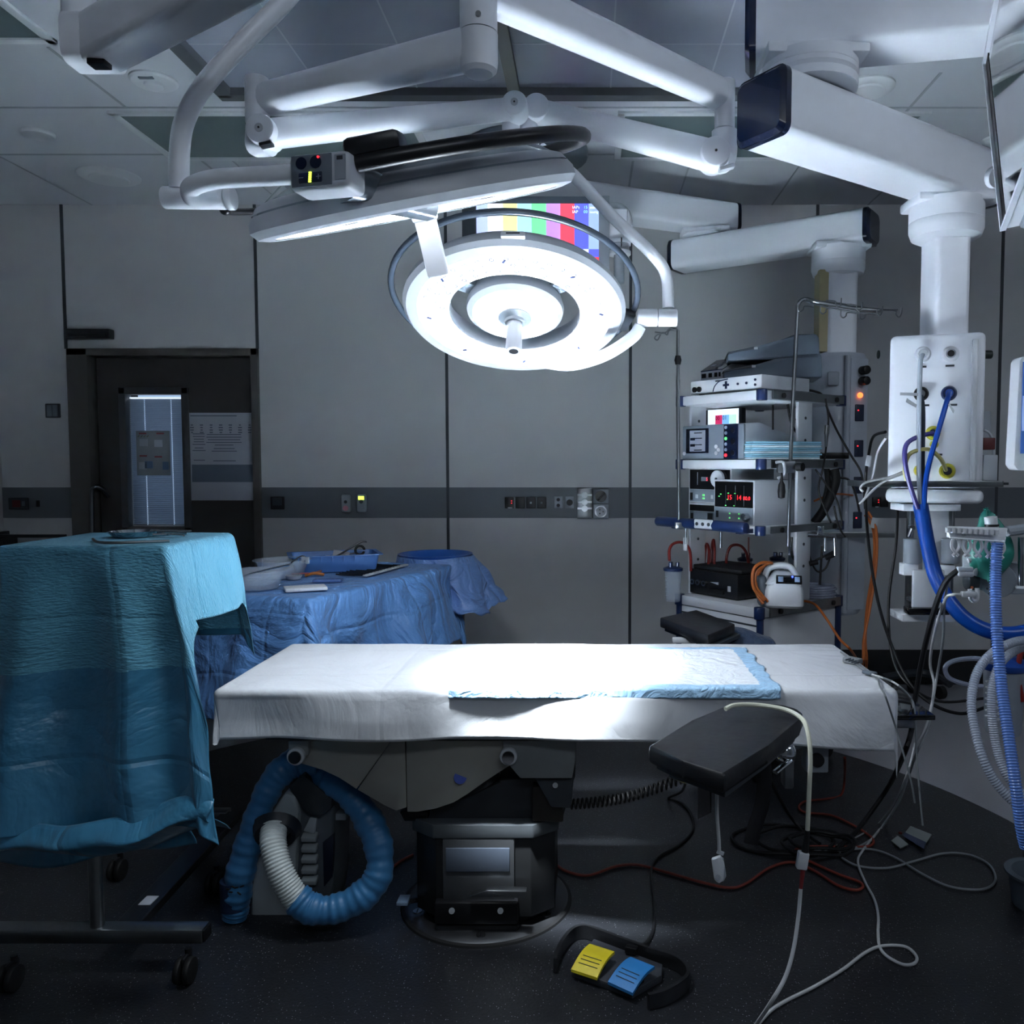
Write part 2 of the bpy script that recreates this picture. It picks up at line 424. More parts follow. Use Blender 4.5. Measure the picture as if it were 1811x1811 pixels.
for r_ in range(4):
    for c_ in range(7):
        k.box((.03+c_*w_*.145, -.0025, h_*(.86-.028*r_)), (w_*.05*random.uniform(.5, 1.3), .002, .007))
for z in (.76, .73, .70, .67, .64, .60, .57, .46):
    k.box((w_*.17, -.0025, h_*z), (w_*.2*random.uniform(.6, 1), .002, .005)); k.box((w_*.55, -.0025, h_*z-.004), (w_*.5*random.uniform(.5, 1.1), .002, .005))
part('printed_lines', k, ink, t)
fbox('grey_block', t, mat('poster_block', '#5f6a78', .7), w_*.52, h_*.31, w_*.93, h_*.2, .003, -.001)
t, w_, h_ = sheet('instruction_sheet', 'small sheet with four pictograms taped over the window blind', 243, 300, 762, 841, Y0+.02, mat('sheet_paper', '#8f969a', .7), 'notice')
for cx_, cz_ in ((.2, .94), (.72, .94), (.2, .44), (.65, .42)): fbox('red_heading', t, inkr, w_*cx_, h_*cz_, w_*.22, .01, .003, -.001)
for i in range(4): fbox('pictogram', t, (paper, mat('pictogram_white', '#b9c2cc', .7), paper, inkb)[i], w_*(.22, .66, .18, .36)[i], h_*(.74, .72, .22, .24)[i], w_*.24, h_*.16, .003, -.001)
fbox('pictogram', t, inkb, w_*.86, h_*.22, w_*.18, h_*.18, .003, -.001)
for i in range(4): part('stripe', MB().box((w_*(.08+.09*i), -.0025, h_*.88), (.016, .002, .006), 0, Matrix.Rotation(R(-40), 3, 'Y')), mat('stripe_olive', '#6d6d5a', .6), t)

# fittings on the wall
def onwall(name, label, cat, px0, px1, py0, py1, m, dep=.012, bev=.004, group=None):
    a = W(px0, py1); b = W(px1, py0)
    t = thing(name, label, cat, ((a.x+b.x)/2, D-.004, (a.z+b.z)/2), group=group)
    part('plate', MB().box((0, -dep/2, 0), (b.x-a.x, dep, b.z-a.z), bev), m, t)
    return t, b.x-a.x, b.z-a.z, dep
t, w_, h_, dp = onwall('door_sensor', 'black slim sensor box mounted above the door', 'sensor', 126, 203, 584, 601, BLACK, .06, .006)
fbox('lens_strip', t, GLOSSB, 0, -.01, w_*.85, .02, .003, -.06)
t, w_, h_, dp = onwall('light_switch', 'dark grey wall switch left of the door', 'switch', 83, 108, 714, 739, DGREY)
for s_ in (-1, 1): fbox('rocker', t, MGREY, s_*.018, 0, .034, .07, .004, -dp, .001)
t, w_, h_, dp = onwall('emergency_switch', 'dark red framed switch on the wall band at far left', 'switch', 18, 52, 880, 901, DGREY)
fbox('rocker', t, mat('dull_red', '#5a2223', .5), -.01, 0, .05, .045, .004, -dp); fbox('key_slot', t, MGREY, .035, 0, .02, .03, .004, -dp)
t, w_, h_, dp = onwall('key_switch', 'narrow black slot on the wall band between red switch and door', 'switch', 66, 71, 885, 896, BLACK, .006, .001)
t, w_, h_, dp = onwall('light_switch', 'black switch on the wall band right of the door', 'switch', 480, 504, 878, 901, BLACK)
fbox('rocker', t, DGREY, 0, .01, .06, .05, .004, -dp, .001)
t, w_, h_, dp = onwall('wall_dispenser', 'grey rounded wall control with a red symbol', 'wall control', 606, 622, 874, 906, LGREY, .03, .012)
fdisc('symbol', t, mat('pink_symbol', '#c88a98', .5), 0, -.03, .017, .004, -.03); fdisc('button', t, DGREY, 0, .01, .01, .004, -.03)
t, w_, h_, dp = onwall('wall_dispenser', 'grey rounded wall control with a lit yellow-green top', 'wall control', 633, 650, 874, 906, LGREY, .03, .012)
fbox('indicator_lamp', t, LEDY, 0, .035, .036, .022, .003, -.03, .002); fdisc('button', t, DGREY, 0, .012, .012, .004, -.03)
def socket(px, pxw, py0, py1, label, kind, m=BLACK):
    t, w_, h_, dp = onwall('wall_socket', label, 'socket', px, px+pxw, py0, py1, m, .012, .003)
    if kind == 'led':
        for z in (.012, -.002): fbox('indicator', t, LEDR, .015, z, .006, .005, .002, -dp)
        fbox('label_strip', t, OFFW, .005, -.032, w_*.5, .008, .002, -dp)
    if kind == 'round': fdisc('outlet', t, RUBBER, 0, 0, .02, .004, -dp)
    if kind == 'dot': fbox('key', t, LGREY, 0, .0, .012, .012, .002, -dp)
    if kind == 'two':
        for z in (-.018, .018): fdisc('outlet', t, RUBBER, .0, z, .011, .004, -dp)
    return t
fbp = MB(); a = W(888, 908); b = W(1078, 868); fbp.bx(a.x, b.x, D-.006, D+.01, a.z+.01, b.z-.01)
sp = solo('socket_panel', fbp, mat('socket_panel_grey', '#636970', .45), 'grey mounting panel behind the row of sockets on the wall band', 'panel')
socket(893, 16, 879, 899, 'socket module with red lights, leftmost of the row', 'led')
socket(912, 16, 879, 899, 'plain black socket second from the left in the row', 'plain')
socket(931, 16, 879, 899, 'black socket with a small square, third in the row', 'dot')
socket(950, 16, 879, 899, 'black socket with a small square, fourth in the row', 'dot')
socket(980, 15, 878, 899, 'grey double outlet right of the four black sockets', 'two', LGREY)
socket(1000, 15, 878, 899, 'grey plate with one round black outlet', 'round', LGREY)
t, w_, h_, dp = onwall('gas_outlet_box', 'steel box with protruding couplings beside the rotary switch', 'outlet box', 1021, 1047, 863, 917, STEEL, .04)
for z in (.055, .01, -.03): part('coupling', MB().cyl((0, -.04, z), (.0, -.075, z), .02, n=20), CHROME, t); part('bar', MB().bx(-.045, .045, -.055, -.04, z-.006, z+.006), CHROME, t)
t, w_, h_, dp = onwall('rotary_switch', 'grey box with a black rotary knob on the wall band', 'switch', 1049, 1076, 865, 890, LGREY, .04)
part('knob', MB().cyl((0, -.04, 0), (0, -.06, 0), .036), BLACK, t); part('pointer', MB().box((0, -.064, 0), (.012, .008, .06), .002, Matrix.Rotation(R(40), 3, 'Y')), GLOSSB, t)
t, w_, h_, dp = onwall('power_socket', 'grey box with a round steel-ringed power socket below the rotary knob', 'socket', 1049, 1076, 891, 917, LGREY, .04)
part('ring', MB().cyl((0, -.04, 0), (0, -.052, 0), .038), STEEL, t); part('face', MB().cyl((0, -.045, 0), (0, -.054, 0), .03), OFFW, t)
for a_ in (0, 1, 2): part('hole', MB().cyl((.014*math.cos(a_*2.1), -.05, .014*math.sin(a_*2.1)), (.014*math.cos(a_*2.1), -.0555, .014*math.sin(a_*2.1)), .005, n=10), BLACK, t)
socket(1542, 12, 879, 896, 'black socket with red light between the pendant columns, leftmost', 'led')
socket(1556, 14, 879, 896, 'plain black socket between the pendant columns', 'plain')
socket(1574, 13, 879, 896, 'black socket with red light between the pendant columns, rightmost', 'led')

# low rail at far left
t = thing('wall_rail', 'dark horizontal rail with clamps against the wall at far left', 'rail', (-3.4, D-.1, .9))
part('rail', MB().bx(WX0+.02, W(135, 940).x, D-.12, D-.1, .955, .975), DSTEEL, t, True)
part('bracket', MB().bx(W(8, 940).x, W(18, 940).x, D-.14, D-.004, .92, .99, .004), DSTEEL, t, True)
part('bracket', MB().bx(W(22, 950).x, W(32, 950).x, D-.14, D-.004, .87, .95, .004), DSTEEL, t, True)
part('shelf', MB().bx(WX0+.02, W(20, 950).x, D-.3, D-.06, .86, .9, .004), STEEL, t, True)

TZ_ = .77
# ------------------------------------------------------------------ surgical lamp arms
def arm_box(a, b, w_, h_, bev=.02, w2=None, h2=None, ext=0):
    """rounded box beam from a to b"""
    a = Vector(a); b = Vector(b); d = (b-a).normalized(); a = a-d*ext; b = b+d*ext
    up = Vector((0, 0, 1)) if abs(d.z) < .9 else Vector((0, 1, 0)); up = (up-d*up.dot(d)).normalized(); y = up.cross(d)
    m = MB(); n = 4; bev = min(bev, w_*.49, h_*.49)
    rings = []
    for t, ww, hh in ((0, w_, h_), (1, w2 or w_, h2 or h_)):
        c = a.lerp(b, t); rg = []
        for sx, sz, a0 in ((1, 1, 0), (-1, 1, 90), (-1, -1, 180), (1, -1, 270)):
            for k in range(n+1):
                an = R(a0+90*k/n)
                rg.append(m.bm.verts.new(c+y*(sx*(ww/2-bev)+bev*math.cos(an))+up*(sz*(hh/2-bev)+bev*math.sin(an))))
        rings.append(rg)
    A, Bv = rings; k2 = len(A)
    for k in range(k2): m.bm.faces.new((A[k], A[(k+1) % k2], Bv[(k+1) % k2], Bv[k]))
    m.bm.faces.new(A[::-1]); m.bm.faces.new(Bv)
    return m
hub = at(847, 125, 2.2)
t = thing('surgical_lamp_mount', 'white central ceiling column with two long arms branching to left and right', 'lamp mount', (hub.x, hub.y, CZ))
hm = MB(); hm.lathe([(0, -.012), (.035, -.01), (.046, 0), (.049, .02), (.049, .09)], (hub.x, hub.y, hub.z)); part('end_cap', hm, WHITE, t, True)
part('column', MB().cyl((hub.x, hub.y, hub.z+.093), (hub.x, hub.y, CZ-.03), .048), WHITE, t, True)
part('ceiling_flange', MB().cyl((hub.x, hub.y, CZ-.06), (hub.x, hub.y, CZ-.005), .16, bev=.01), WHITE, t, True)
part('screw', MB().cyl((hub.x+.005, hub.y-.044, hub.z+.115), (hub.x+.006, hub.y-.053, hub.z+.115), .007, n=14), STEEL, t, True)
# left extension arm
J1 = at(455, 175, 2.48); Zl = J1.z
part('extension_arm', arm_box((hub.x, hub.y, Zl+.01), (J1.x+.02, J1.y, Zl), .085, .105, .035, .07, .09), WHITE, t, True)
# right extension arm
J2 = at(1282, 168, 2.79)
part('extension_arm', arm_box((hub.x, hub.y+.03, J2.z+.035), (J2.x-.01, J2.y, J2.z), .085, .12, .03, .07, .1), WHITE, t, True)
# arm leaving to the upper left
q = at(560, -20, 1.9)
part('extension_arm', arm_box((hub.x, hub.y, 2.69), (q.x-.3, q.y-.12, 2.69), .08, .1, .03), WHITE, t, True)

# left spring arm holding the monitor
t = thing('spring_arm', 'white jointed spring arm sloping up from left, with a round pivot cover at each end', 'spring arm', (J1.x, J1.y, J1.z-.1))
part('joint', MB().cyl((J1.x-.0, J1.y, J1.z+.06), (J1.x, J1.y, J1.z-.075), .034, bev=.006), WHITE, t, True)
part('joint', MB().cyl((J1.x+.005, J1.y, J1.z-.078), (J1.x+.005, J1.y, J1.z-.15), .034, bev=.006), WHITE, t, True)
a = at(470, 238, 2.46); b = at(912, 192, 2.78)
part('elbow', arm_box((J1.x-.01, J1.y, a.z-.005), (a.x+.01, a.y, a.z-.01), .075, .095, .03), WHITE, t, True)
part('arm_tube', arm_box(a, b, .07, .082, .03, .06, .07), WHITE, t, True)
for p, r_ in ((a, .042), (b, .04)):
    part('pivot_cover', MB().cyl((p.x, p.y-.05, p.z), (p.x, p.y+.045, p.z), r_, bev=.008), WHITE, t, True)
    part('pivot_screw', MB().cyl((p.x, p.y-.049, p.z), (p.x, p.y-.053, p.z), .012, n=20), OFFW, t, True)
    part('pivot_hole', MB().cyl((p.x, p.y-.05, p.z), (p.x, p.y-.0545, p.z), .003, n=10), BLACK, t, True)
part('grip_slot', MB().box((a.x+.015, a.y-.035, a.z-.042), (.035, .03, .01), .002, Matrix.Rotation(R(-12), 3, 'Y')), BLACK, t, True)
part('spindle', MB().cyl((b.x-.02, b.y+.05, b.z-.0), (b.x-.02, b.y+.05, b.z-.2), .03), WHITE, t, True)

# right spring arm carrying the round lamp
t = thing('spring_arm', 'white jointed spring arm sloping down to the right towards a round pivot', 'spring arm', (J2.x, J2.y, J2.z-.1))
part('joint', MB().cyl((J2.x, J2.y, J2.z+.045), (J2.x, J2.y, J2.z-.11), .033, bev=.005), WHITE, t, True)
a = at(1262, 277, 2.75); b = at(950, 197, 2.86)
part('elbow', MB().tube([(J2.x, J2.y, J2.z-.115), (J2.x, J2.y, a.z+.03), (J2.x-.01, J2.y-.01, a.z), (a.x+.01, a.y, a.z-.01)], .042, n=18), WHITE, t, True)
part('arm_tube', arm_box(a, b, .075, .098, .03, .065, .08), WHITE, t, True)
part('pivot_cover', MB().cyl((a.x, a.y-.055, a.z), (a.x, a.y+.05, a.z), .047, bev=.007), WHITE, t, True)
part('pivot_hole', MB().cyl((a.x, a.y-.05, a.z), (a.x, a.y-.0575, a.z), .004, n=10), BLACK, t, True)
part('release_catch', MB().box((a.x+.035, a.y-.04, a.z-.05), (.05, .03, .012), .003, Matrix.Rotation(R(-15), 3, 'Y')), OFFW, t, True)
part('pivot_cover', MB().cyl((b.x, b.y-.05, b.z), (b.x, b.y+.05, b.z), .042, bev=.007), WHITE, t, True)
sb = at(937, 285, 2.9)
part('spindle', MB().tube([(b.x-.0, b.y, b.z), (b.x-.026, b.y+.0, b.z-.02), (sb.x, b.y, b.z-.08), (sb.x, b.y, sb.z)], .028, n=18), WHITE, t, True)
part('collar', MB().cyl((sb.x, b.y, sb.z+.02), (sb.x, b.y, sb.z+.055), .034), WHITE, t, True)

# top left lamp arm
c0 = at(158, 45, 1.75)
t = thing('spring_arm', 'white arm and hinge block hanging in from the top left corner', 'spring arm', (c0.x, c0.y, c0.z))
part('joint', MB().cyl((c0.x-.02, c0.y, c0.z-.02), (c0.x-.02, c0.y, c0.z+.26), .032), WHITE, t, True)
part('elbow', arm_box((c0.x-.035, c0.y, c0.z-.035), (c0.x+.05, c0.y, c0.z-.035), .09, .1, .025), WHITE, t, True)
c1 = at(440, -70, 1.45)
part('arm_tube', arm_box((c0.x+.02, c0.y, c0.z-.035), c1, .09, .1, .02), WHITE, t, True)
part('grip_slot', MB().box((c0.x+.035, c0.y-.03, c0.z-.09), (.035, .03, .012), .002), BLACK, t, True)

# ------------------------------------------------------------------ round lamp heads
LEDF = mat('lamp_led_face', '#ffffff', .4, emit='#e9f2ff', estr=9)
def led_face():
    m = bpy.data.materials.new('lamp_lens_face'); m.use_nodes = True; nt = m.node_tree; N = nt.nodes; L = nt.links; b = N['Principled BSDF']
    tc = N.new('ShaderNodeTexCoord'); v = N.new('ShaderNodeTexVoronoi'); v.inputs['Scale'].default_value = 34
    L.new(tc.outputs['Object'], v.inputs['Vector'])
    mr = N.new('ShaderNodeMapRange'); mr.inputs[1].default_value = .0; mr.inputs[2].default_value = .55; mr.inputs[3].default_value = 10; mr.inputs[4].default_value = 1.0
    L.new(v.outputs['Distance'], mr.inputs[0]); L.new(mr.outputs[0], b.inputs['Emission Strength'])
    b.inputs['Emission Color'].default_value = (.9, .95, 1, 1); b.inputs['Base Color'].default_value = (.8, .82, .85, 1)
    return m
LENS = led_face()
GRIPB = mat('black_handle_rubber', '#17181b', .35, var=.05)
LAMPW = mat('lamp_housing_white', '#b4b9c0', .35, var=.02)
def lamp_head(name, label, loc, rot, energy, back_style, grip=True):
    t = thing(name, label, 'surgical lamp', loc, rot=rot)
    # local: light leaves along -z
    part('ring_housing', MB().lathe([(.375, -.012), (.385, .0), (.382, .02), (.36, .05), (.30, .072), (.24, .06), (.224, .03), (.224, -.008), (.226, -.012)], n=96), LAMPW, t)
    part('rim', MB().lathe([(.335, -.0195), (.352, -.021), (.372, -.016), (.376, -.0105), (.37, -.006), (.335, -.008)], n=96), LAMPW, t)
    part('lens_ring', MB().lathe([(.228, -.012), (.232, -.018), (.335, -.018), (.338, -.012)], n=96), LENS, t)
    part('centre_housing', MB().lathe([(.145, -.018), (.166, -.004), (.17, .015), (.16, .05), (.1, .085), (0, .09)], n=72), LAMPW, t)
    part('lens_centre', MB().lathe([(0, -.026), (.05, -.026), (.13, -.023), (.147, -.017), (.147, -.01)], n=72), LENS, t)
    for k in range(3):
        an = R(90+120*k); ca, sa = math.cos(an), math.sin(an)
        part('spoke', MB().box((ca*.2, sa*.2, .045), (.09, .06, .03), .008, Matrix.Rotation(an, 3, 'Z')), SHELLG, t)
    if not grip: return t
    part('handle_flange', MB().lathe([(.02, -.02), (.056, -.022), (.058, -.03), (.045, -.036), (.036, -.04), (.034, -.05), (.0, -.05)]), LGREY, t)
    part('sterile_handle', MB().lathe([(.024, -.04), (.026, -.05), (.028, -.15), (.025, -.158), (.014, -.16)]).lathe([(.014, -.16), (.012, -.155), (0, -.155)]), LAMPW, t)
    part('camera_lens', MB().lathe([(.016, -.1605), (.0, -.1615)]), BLACK, t)
    return t

def focused(parent, energy, angle=70, r=.3, z=-.05, blend=.6, aim=None):
    d_ = bpy.data.lights.new('lamp_beam', 'SPOT'); d_.energy = energy; d_.color = (.86, .93, 1.0); d_.spot_size = R(angle); d_.spot_blend = blend; d_.shadow_soft_size = r
    o = bpy.data.objects.new('lamp_beam', d_); COL.objects.link(o); o.parent = parent; o.location = (0, 0, z)
    if aim:
        v = MW[parent.name].inverted()@Vector(aim)-o.location; o.rotation_euler = v.to_track_quat('-Z', 'Y').to_euler()
    return o

c1_ = at(911, 551, 2.95)
L1 = lamp_head('surgical_lamp', 'large round lit surgical lamp with its glowing face turned to the viewer', c1_, (R(-24), 0, 0), 0, 0)
t = L1
part('handle_rail', MB().tube([(.428*math.cos(2*PI*k/72), .428*math.sin(2*PI*k/72), .065) for k in range(72)], .0115, n=12, sm=0, closed=True), mat('handle_rail_grey', '#4e5965', .25, coat=.3), t)
for an in (128, 18):
    ca, sa = math.cos(R(an)), math.sin(R(an))
    part('rail_bracket', MB().box((ca*.395, sa*.395, .05), (.075, .11, .03), .008, Matrix.Rotation(R(an), 3, 'Z')), DGREY, t)
part('name_badge', MB().box((.025, -.387, .01), (.075, .02, .02), .005), WHITE2, t)
part('badge_mark', MB().box((.025, -.3972, .011), (.042, .0012, .005)), DGREY, t)
b1 = bpy.data.materials.new('mark_blue'); b1.use_nodes = True
mk = mat('lens_mark', '#3d4a78', .5)
for k in range(8):
    an = R(88+45*k); part('lens_mark', MB().box((.30*math.cos(an), .30*math.sin(an), -.0195), (.016, .007, .003), 0, Matrix.Rotation(an+.6, 3, 'Z')), mk, t)
lr = mat('lens_circle', '#6a7288', .5)
lc = MB(); random.seed(5)
for rr, nn in ((.25, 34), (.28, 38), (.31, 42)):
    for k in range(nn):
        an = 2*PI*k/nn+rr*20
        if math.sin(an) < -.15: lc.lathe([(.0055, -.0186), (.0075, -.0198), (.0088, -.0186)], (rr*math.cos(an), rr*math.sin(an), 0), (0, 0, 1), 12)
part('lens_rings', lc, lr, t)['kind'] = 'stuff'
# fork of the round lamp
f = [at(955, 262, 2.88), at(1012, 308, 2.88), at(1085, 385, 2.92), at(1152, 448, 2.97), at(1178, 487, 3.0), at(1182, 545, 3.0)]
part('fork_tube', MB().tube(f, .021, n=16), WHITE, t, True)
j = at(1160, 562, 3.0)
part('fork_joint', MB().cyl((j.x-.066, j.y, j.z), (j.x+.006, j.y, j.z), .031, bev=.004), WHITE, t, True)
part('fork_joint', MB().cyl((j.x+.008, j.y, j.z), (j.x+.075, j.y, j.z), .031, bev=.004), WHITE, t, True)
f = [at(1132, 577, 3.0), at(1118, 597, 3.0), at(1070, 628, 3.0), at(1010, 645, 3.02), at(960, 640, 3.06)]
part('fork_tube', MB().tube(f, .022, n=16), WHITE, t, True)
focused(t, 3200, 31, .10, -.19, 1, (-.10, 2.71, TZ_)); focused(t, 22, 130, .14, -.19, .8)

c2_ = at(737, 362, 2.03)
L2 = lamp_head('surgical_lamp', 'second lit surgical lamp seen edge-on with a white shell and control box', c2_, (R(16.6), R(-10.8), 0), 0, 0, False)
t = L2
part('shell', MB().lathe([(.384, .004), (.372, .035), (.3, .085), (.2, .108), (.08, .12), (0, .122)], n=96), SHELLG, t)
def arc(r_, z, a0, a1, n_=24): return [(r_*math.cos(R(a0+(a1-a0)*k/n_)), r_*math.sin(R(a0+(a1-a0)*k/n_)), z) for k in range(n_+1)]
part('handle_rail', MB().tube(arc(.42, .075, -95, 40), .016, n=12, sm=0), GRIPB, t)
part('handle_rail', MB().tube(arc(.42, .06, 150, 200), .008, n=12, sm=0).sphere((.42*math.cos(R(200)), .42*math.sin(R(200)), .06), .012), GRIPB, t)
part('rail_bracket', MB().box((.0, -.38, .105), (.11, .09, .035), .012), GRIPB, t)
part('hanging_grip', MB().box((.012, .0, -.095), (.052, .026, .15), .008).box((.012, 0, -.03), (.06, .034, .02), .006), WHITE, t)
focused(t, 2000, 33, .10, -.17, 1, (-.14, 2.60, TZ_)); focused(t, 28, 140, .14, -.17, .8)
# control box
cb = at(580, 312, 1.62)
t2 = L2
part('control_arm', arm_box((cb.x+.02, cb.y+.04, cb.z), (cb.x+.16, cb.y+.18, cb.z-.005), .09, .07, .02, .06, .05), SHELLG, t2, True)
rot = Matrix.Rotation(R(-14), 3, 'Z')
cbx = part('control_box', MB().box(cb, (.125, .07, .068), .012, rot, 3), OFFW, t2, True)
def cbp(x, z, yo=-.036): return Vector(cb)+rot@Vector((x, yo, z))
part('control_panel', MB().box(cbp(-.012, 0), (.084, .003, .058), .004, rot), MGREY, cbx, True)
bm_ = DNAVY
for x, z, r_ in ((-.032, .014, .011), (-.002, .014, .0115)): part('button', MB().cyl(cbp(x, z), cbp(x, z, -.0395), r_, n=24), bm_, cbx, True)
part('button', MB().box(cbp(-.014, -.013), (.05, .006, .02), .006, rot), bm_, cbx, True)
for i in range(5): part('level_light', MB().box(cbp(-.014+i*.0003, -.021+i*.004, -.04), (.005, .002, .0028), 0, rot), LEDY, cbx, True)
part('power_light', MB().cyl(cbp(.004, .022, -.037), cbp(.004, .022, -.041), .0022, n=10), LEDR, cbx, True)
for x in (-.032, .004): part('sign', MB().box(cbp(x, -.013, -.04), (.009, .001, .001), 0, rot), LGREY, cbx, True)
part('sign', MB().box(cbp(.004, -.013, -.04), (.001, .001, .009), 0, rot), LGREY, cbx, True)
part('type_label', MB().box(cbp(.047, .002), (.022, .002, .045), 0, rot), LGREY, cbx, True)
part('label_mark', MB().box(cbp(.047, .018, -.037), (.012, .002, .007), 0, rot), DGREY, cbx, True)
# bent tube of the edge-on lamp
f = [at(560, -70, 1.9), at(500, 5, 1.88), at(430, 75, 1.86), at(362, 150, 1.84), at(328, 210, 1.83), at(318, 262, 1.82), at(317, 335, 1.82)]
part('fork_tube', MB().tube(f, .0205, n=18), WHITE, L2, True)
j = at(350, 352, 1.82)
part('fork_joint', MB().cyl((j.x-.073, j.y, j.z+.003), (j.x+.06, j.y-.0, j.z+.001), .023, bev=.003), WHITE, L2, True)
part('fork_joint', MB().cyl((j.x+.061, j.y, j.z+.001), (j.x+.078, j.y, j.z+.001), .024, bev=.003), WHITE, L2, True)
f = [at(385, 352, 1.76), at(345, 352, 1.74), at(338, 332, 1.72), at(375, 318, 1.7), at(440, 313, 1.68), at(530, 308, 1.64)]
part('fork_tube', MB().tube(f, .019, n=18), WHITE, L2, True)

# ------------------------------------------------------------------ ceiling booms
ENDC = DNAVY
def boom(t, a, b, w_, h_, bev=.035, caps=(1, 1), under=.0):
    a = Vector(a); b = Vector(b); dd = (b-a).normalized()
    part('beam', arm_box(a, b, w_, h_, bev), WHITE, t, True)
    for flag, p, s_ in ((caps[0], a, -1), (caps[1], b, 1)):
        if flag:
            m = arm_box(p+dd*s_*.0, p+dd*s_*.02, w_*1.02, h_*1.02, bev); m2 = arm_box(p+dd*s_*.019, p+dd*s_*.034, w_*1.0, h_*1.0, bev, w_*.86, h_*.86) if s_ > 0 else arm_box(p-dd*.034, p-dd*.019, w_*.86, h_*.86, bev*.8, w_, h_)
            me = bpy.data.meshes.new('x'); m2.bm.to_mesh(me); m.bm.from_mesh(me); bpy.data.meshes.remove(me)
            part('end_cap', m, ENDC, t, True)
def ring(t, c, z0, z1, r_, flare=True):
    h = z1-z0
    m = MB().lathe([(0, 0), (r_*.72, 0), (r_*.93, h*.1), (r_, h*.28), (r_, h*.48), (r_*.985, h*.5), (r_, h*.52), (r_, h), (0, h)], (c[0], c[1], z0), n=56)
    part('swivel_joint', m, WHITE, t, True)
    part('joint_plate', MB().box((c[0], c[1], z1+.002), (r_*2.1, r_*1.5, .035), .008), WHITE, t, True)

# ceiling mount cover behind the lamps
mc = cl(930, 262)
t = thing('boom_ceiling_mount', 'round dark cover plate on the ceiling behind the lamps with a beam running right', 'boom mount', (mc.x, mc.y, CZ))
part('cover', MB().cyl((mc.x, mc.y, CZ-.05), (mc.x, mc.y, CZ), .32, bev=.012), MGREY, t, True)
part('cover_ring', MB().lathe([(.21, -.052), (.2, -.056), (.12, -.06), (.11, -.052)], (mc.x, mc.y, CZ), n=56), MGREY, t, True)
PX, PY = 1.295, 4.4   # rear pendant
gz = 2.61; hz = 2.81
gl = Vector((.66, 4.83, gz)); gr = Vector((PX, PY, gz)); gd = (gr-gl).normalized()
part('neck', MB().cyl((mc.x, mc.y, hz), (mc.x, mc.y, CZ-.05), .1), WHITE, t, True)
hd = (Vector((gl.x, gl.y, hz))-Vector((mc.x, mc.y, hz))).normalized()
boom(t, Vector((mc.x, mc.y, hz))-hd*.1, Vector((gl.x, gl.y, hz))+hd*.16, .2, .16, .03, (0, 1))
ring(t, gl, gz+.085, hz-.085, .125)
t = thing('ceiling_boom', 'white rear boom arm with a dark square end cap above the equipment trolley', 'boom arm', (gl.x, gl.y, gz))
boom(t, gl-gd*.16, gr+gd*.15, .2, .165, .035, (1, 1))
t = thing('supply_pendant', 'tall rounded grey supply column hanging behind the equipment trolley', 'pendant', (PX, PY, .8))
ring(t, (PX, PY), gz-.235, gz-.085, .135)
pz1 = at(1490, 622, PY-.15).z; pz0 = at(1490, 1090, PY-.15).z
part('drop_tube', arm_box((PX-.002, PY, pz1), (PX-.0, PY, gz-.2), .16, .2, .03), WHITE, t, True)
part('cream_strip', MB().box((PX-.088, PY-.04, (pz1+gz-.2)/2), (.06, .1, gz-.2-pz1-.02)), CREAM, t, True)
GREYP = mat('pendant_grey', '#b2bac4', .3, var=.03, coat=.3)
part('column', MB().lathe([(0, 0), (.13, 0), (.15, .03), (.15, pz1-pz0-.02), (.14, pz1-pz0), (0, pz1-pz0)], (PX, PY, pz0)), GREYP, t, True)
face = at(1522, 640, PY-.14); fn = Matrix.Rotation(R(20), 3, 'Z')
cc = Vector((PX, PY, 0))
def pf(x, z, o=.155):  # on the facet turned right-front
    v = fn@Vector((x, -o, 0)); return Vector((PX+v.x, PY+v.y, z))
zz = lambda py: at(1520, py, PY-.14).z
part('socket_strip', MB().box(pf(.03, (pz0+pz1)/2, .142), (.105, .02, pz1-pz0-.06), .004, fn), mat('pendant_strip', '#b4bcc6', .35), t, True)
part('side_profile', MB().tube([pf(-.045, pz0+.02, .152), pf(-.045, pz1-.02, .152)], .016, sm=0), GREYP, t, True)
for py in (655, 674):
    part('valve_knob', MB().cyl(pf(.04, zz(py), .152), pf(.04, zz(py), .2), .022, bev=.004), BLACK, t, True)
part('indicator_lamp', MB().sphere(pf(.03, zz(699), .158), .014), LEDO, t, True)
for py in (730, 793, 858, 920):
    s_ = part('socket', MB().box(pf(.03, zz(py), .155), (.052, .01, .085), .004, fn), mat('socket_navy', '#1c2740', .4), t, True)
    part('socket_light', MB().box(pf(.018, zz(py)+.012, .161), (.006, .004, .006), 0, fn), LEDR, s_, True)
part('phone_holder', MB().box((PX-.06, PY-.155, zz(670)), (.06, .02, .07), .008), LGREY, t, True)
part('side_rail', MB().box((PX+.05, PY-.17, zz(945)), (.42, .012, .03), .003), STEEL, t, True)

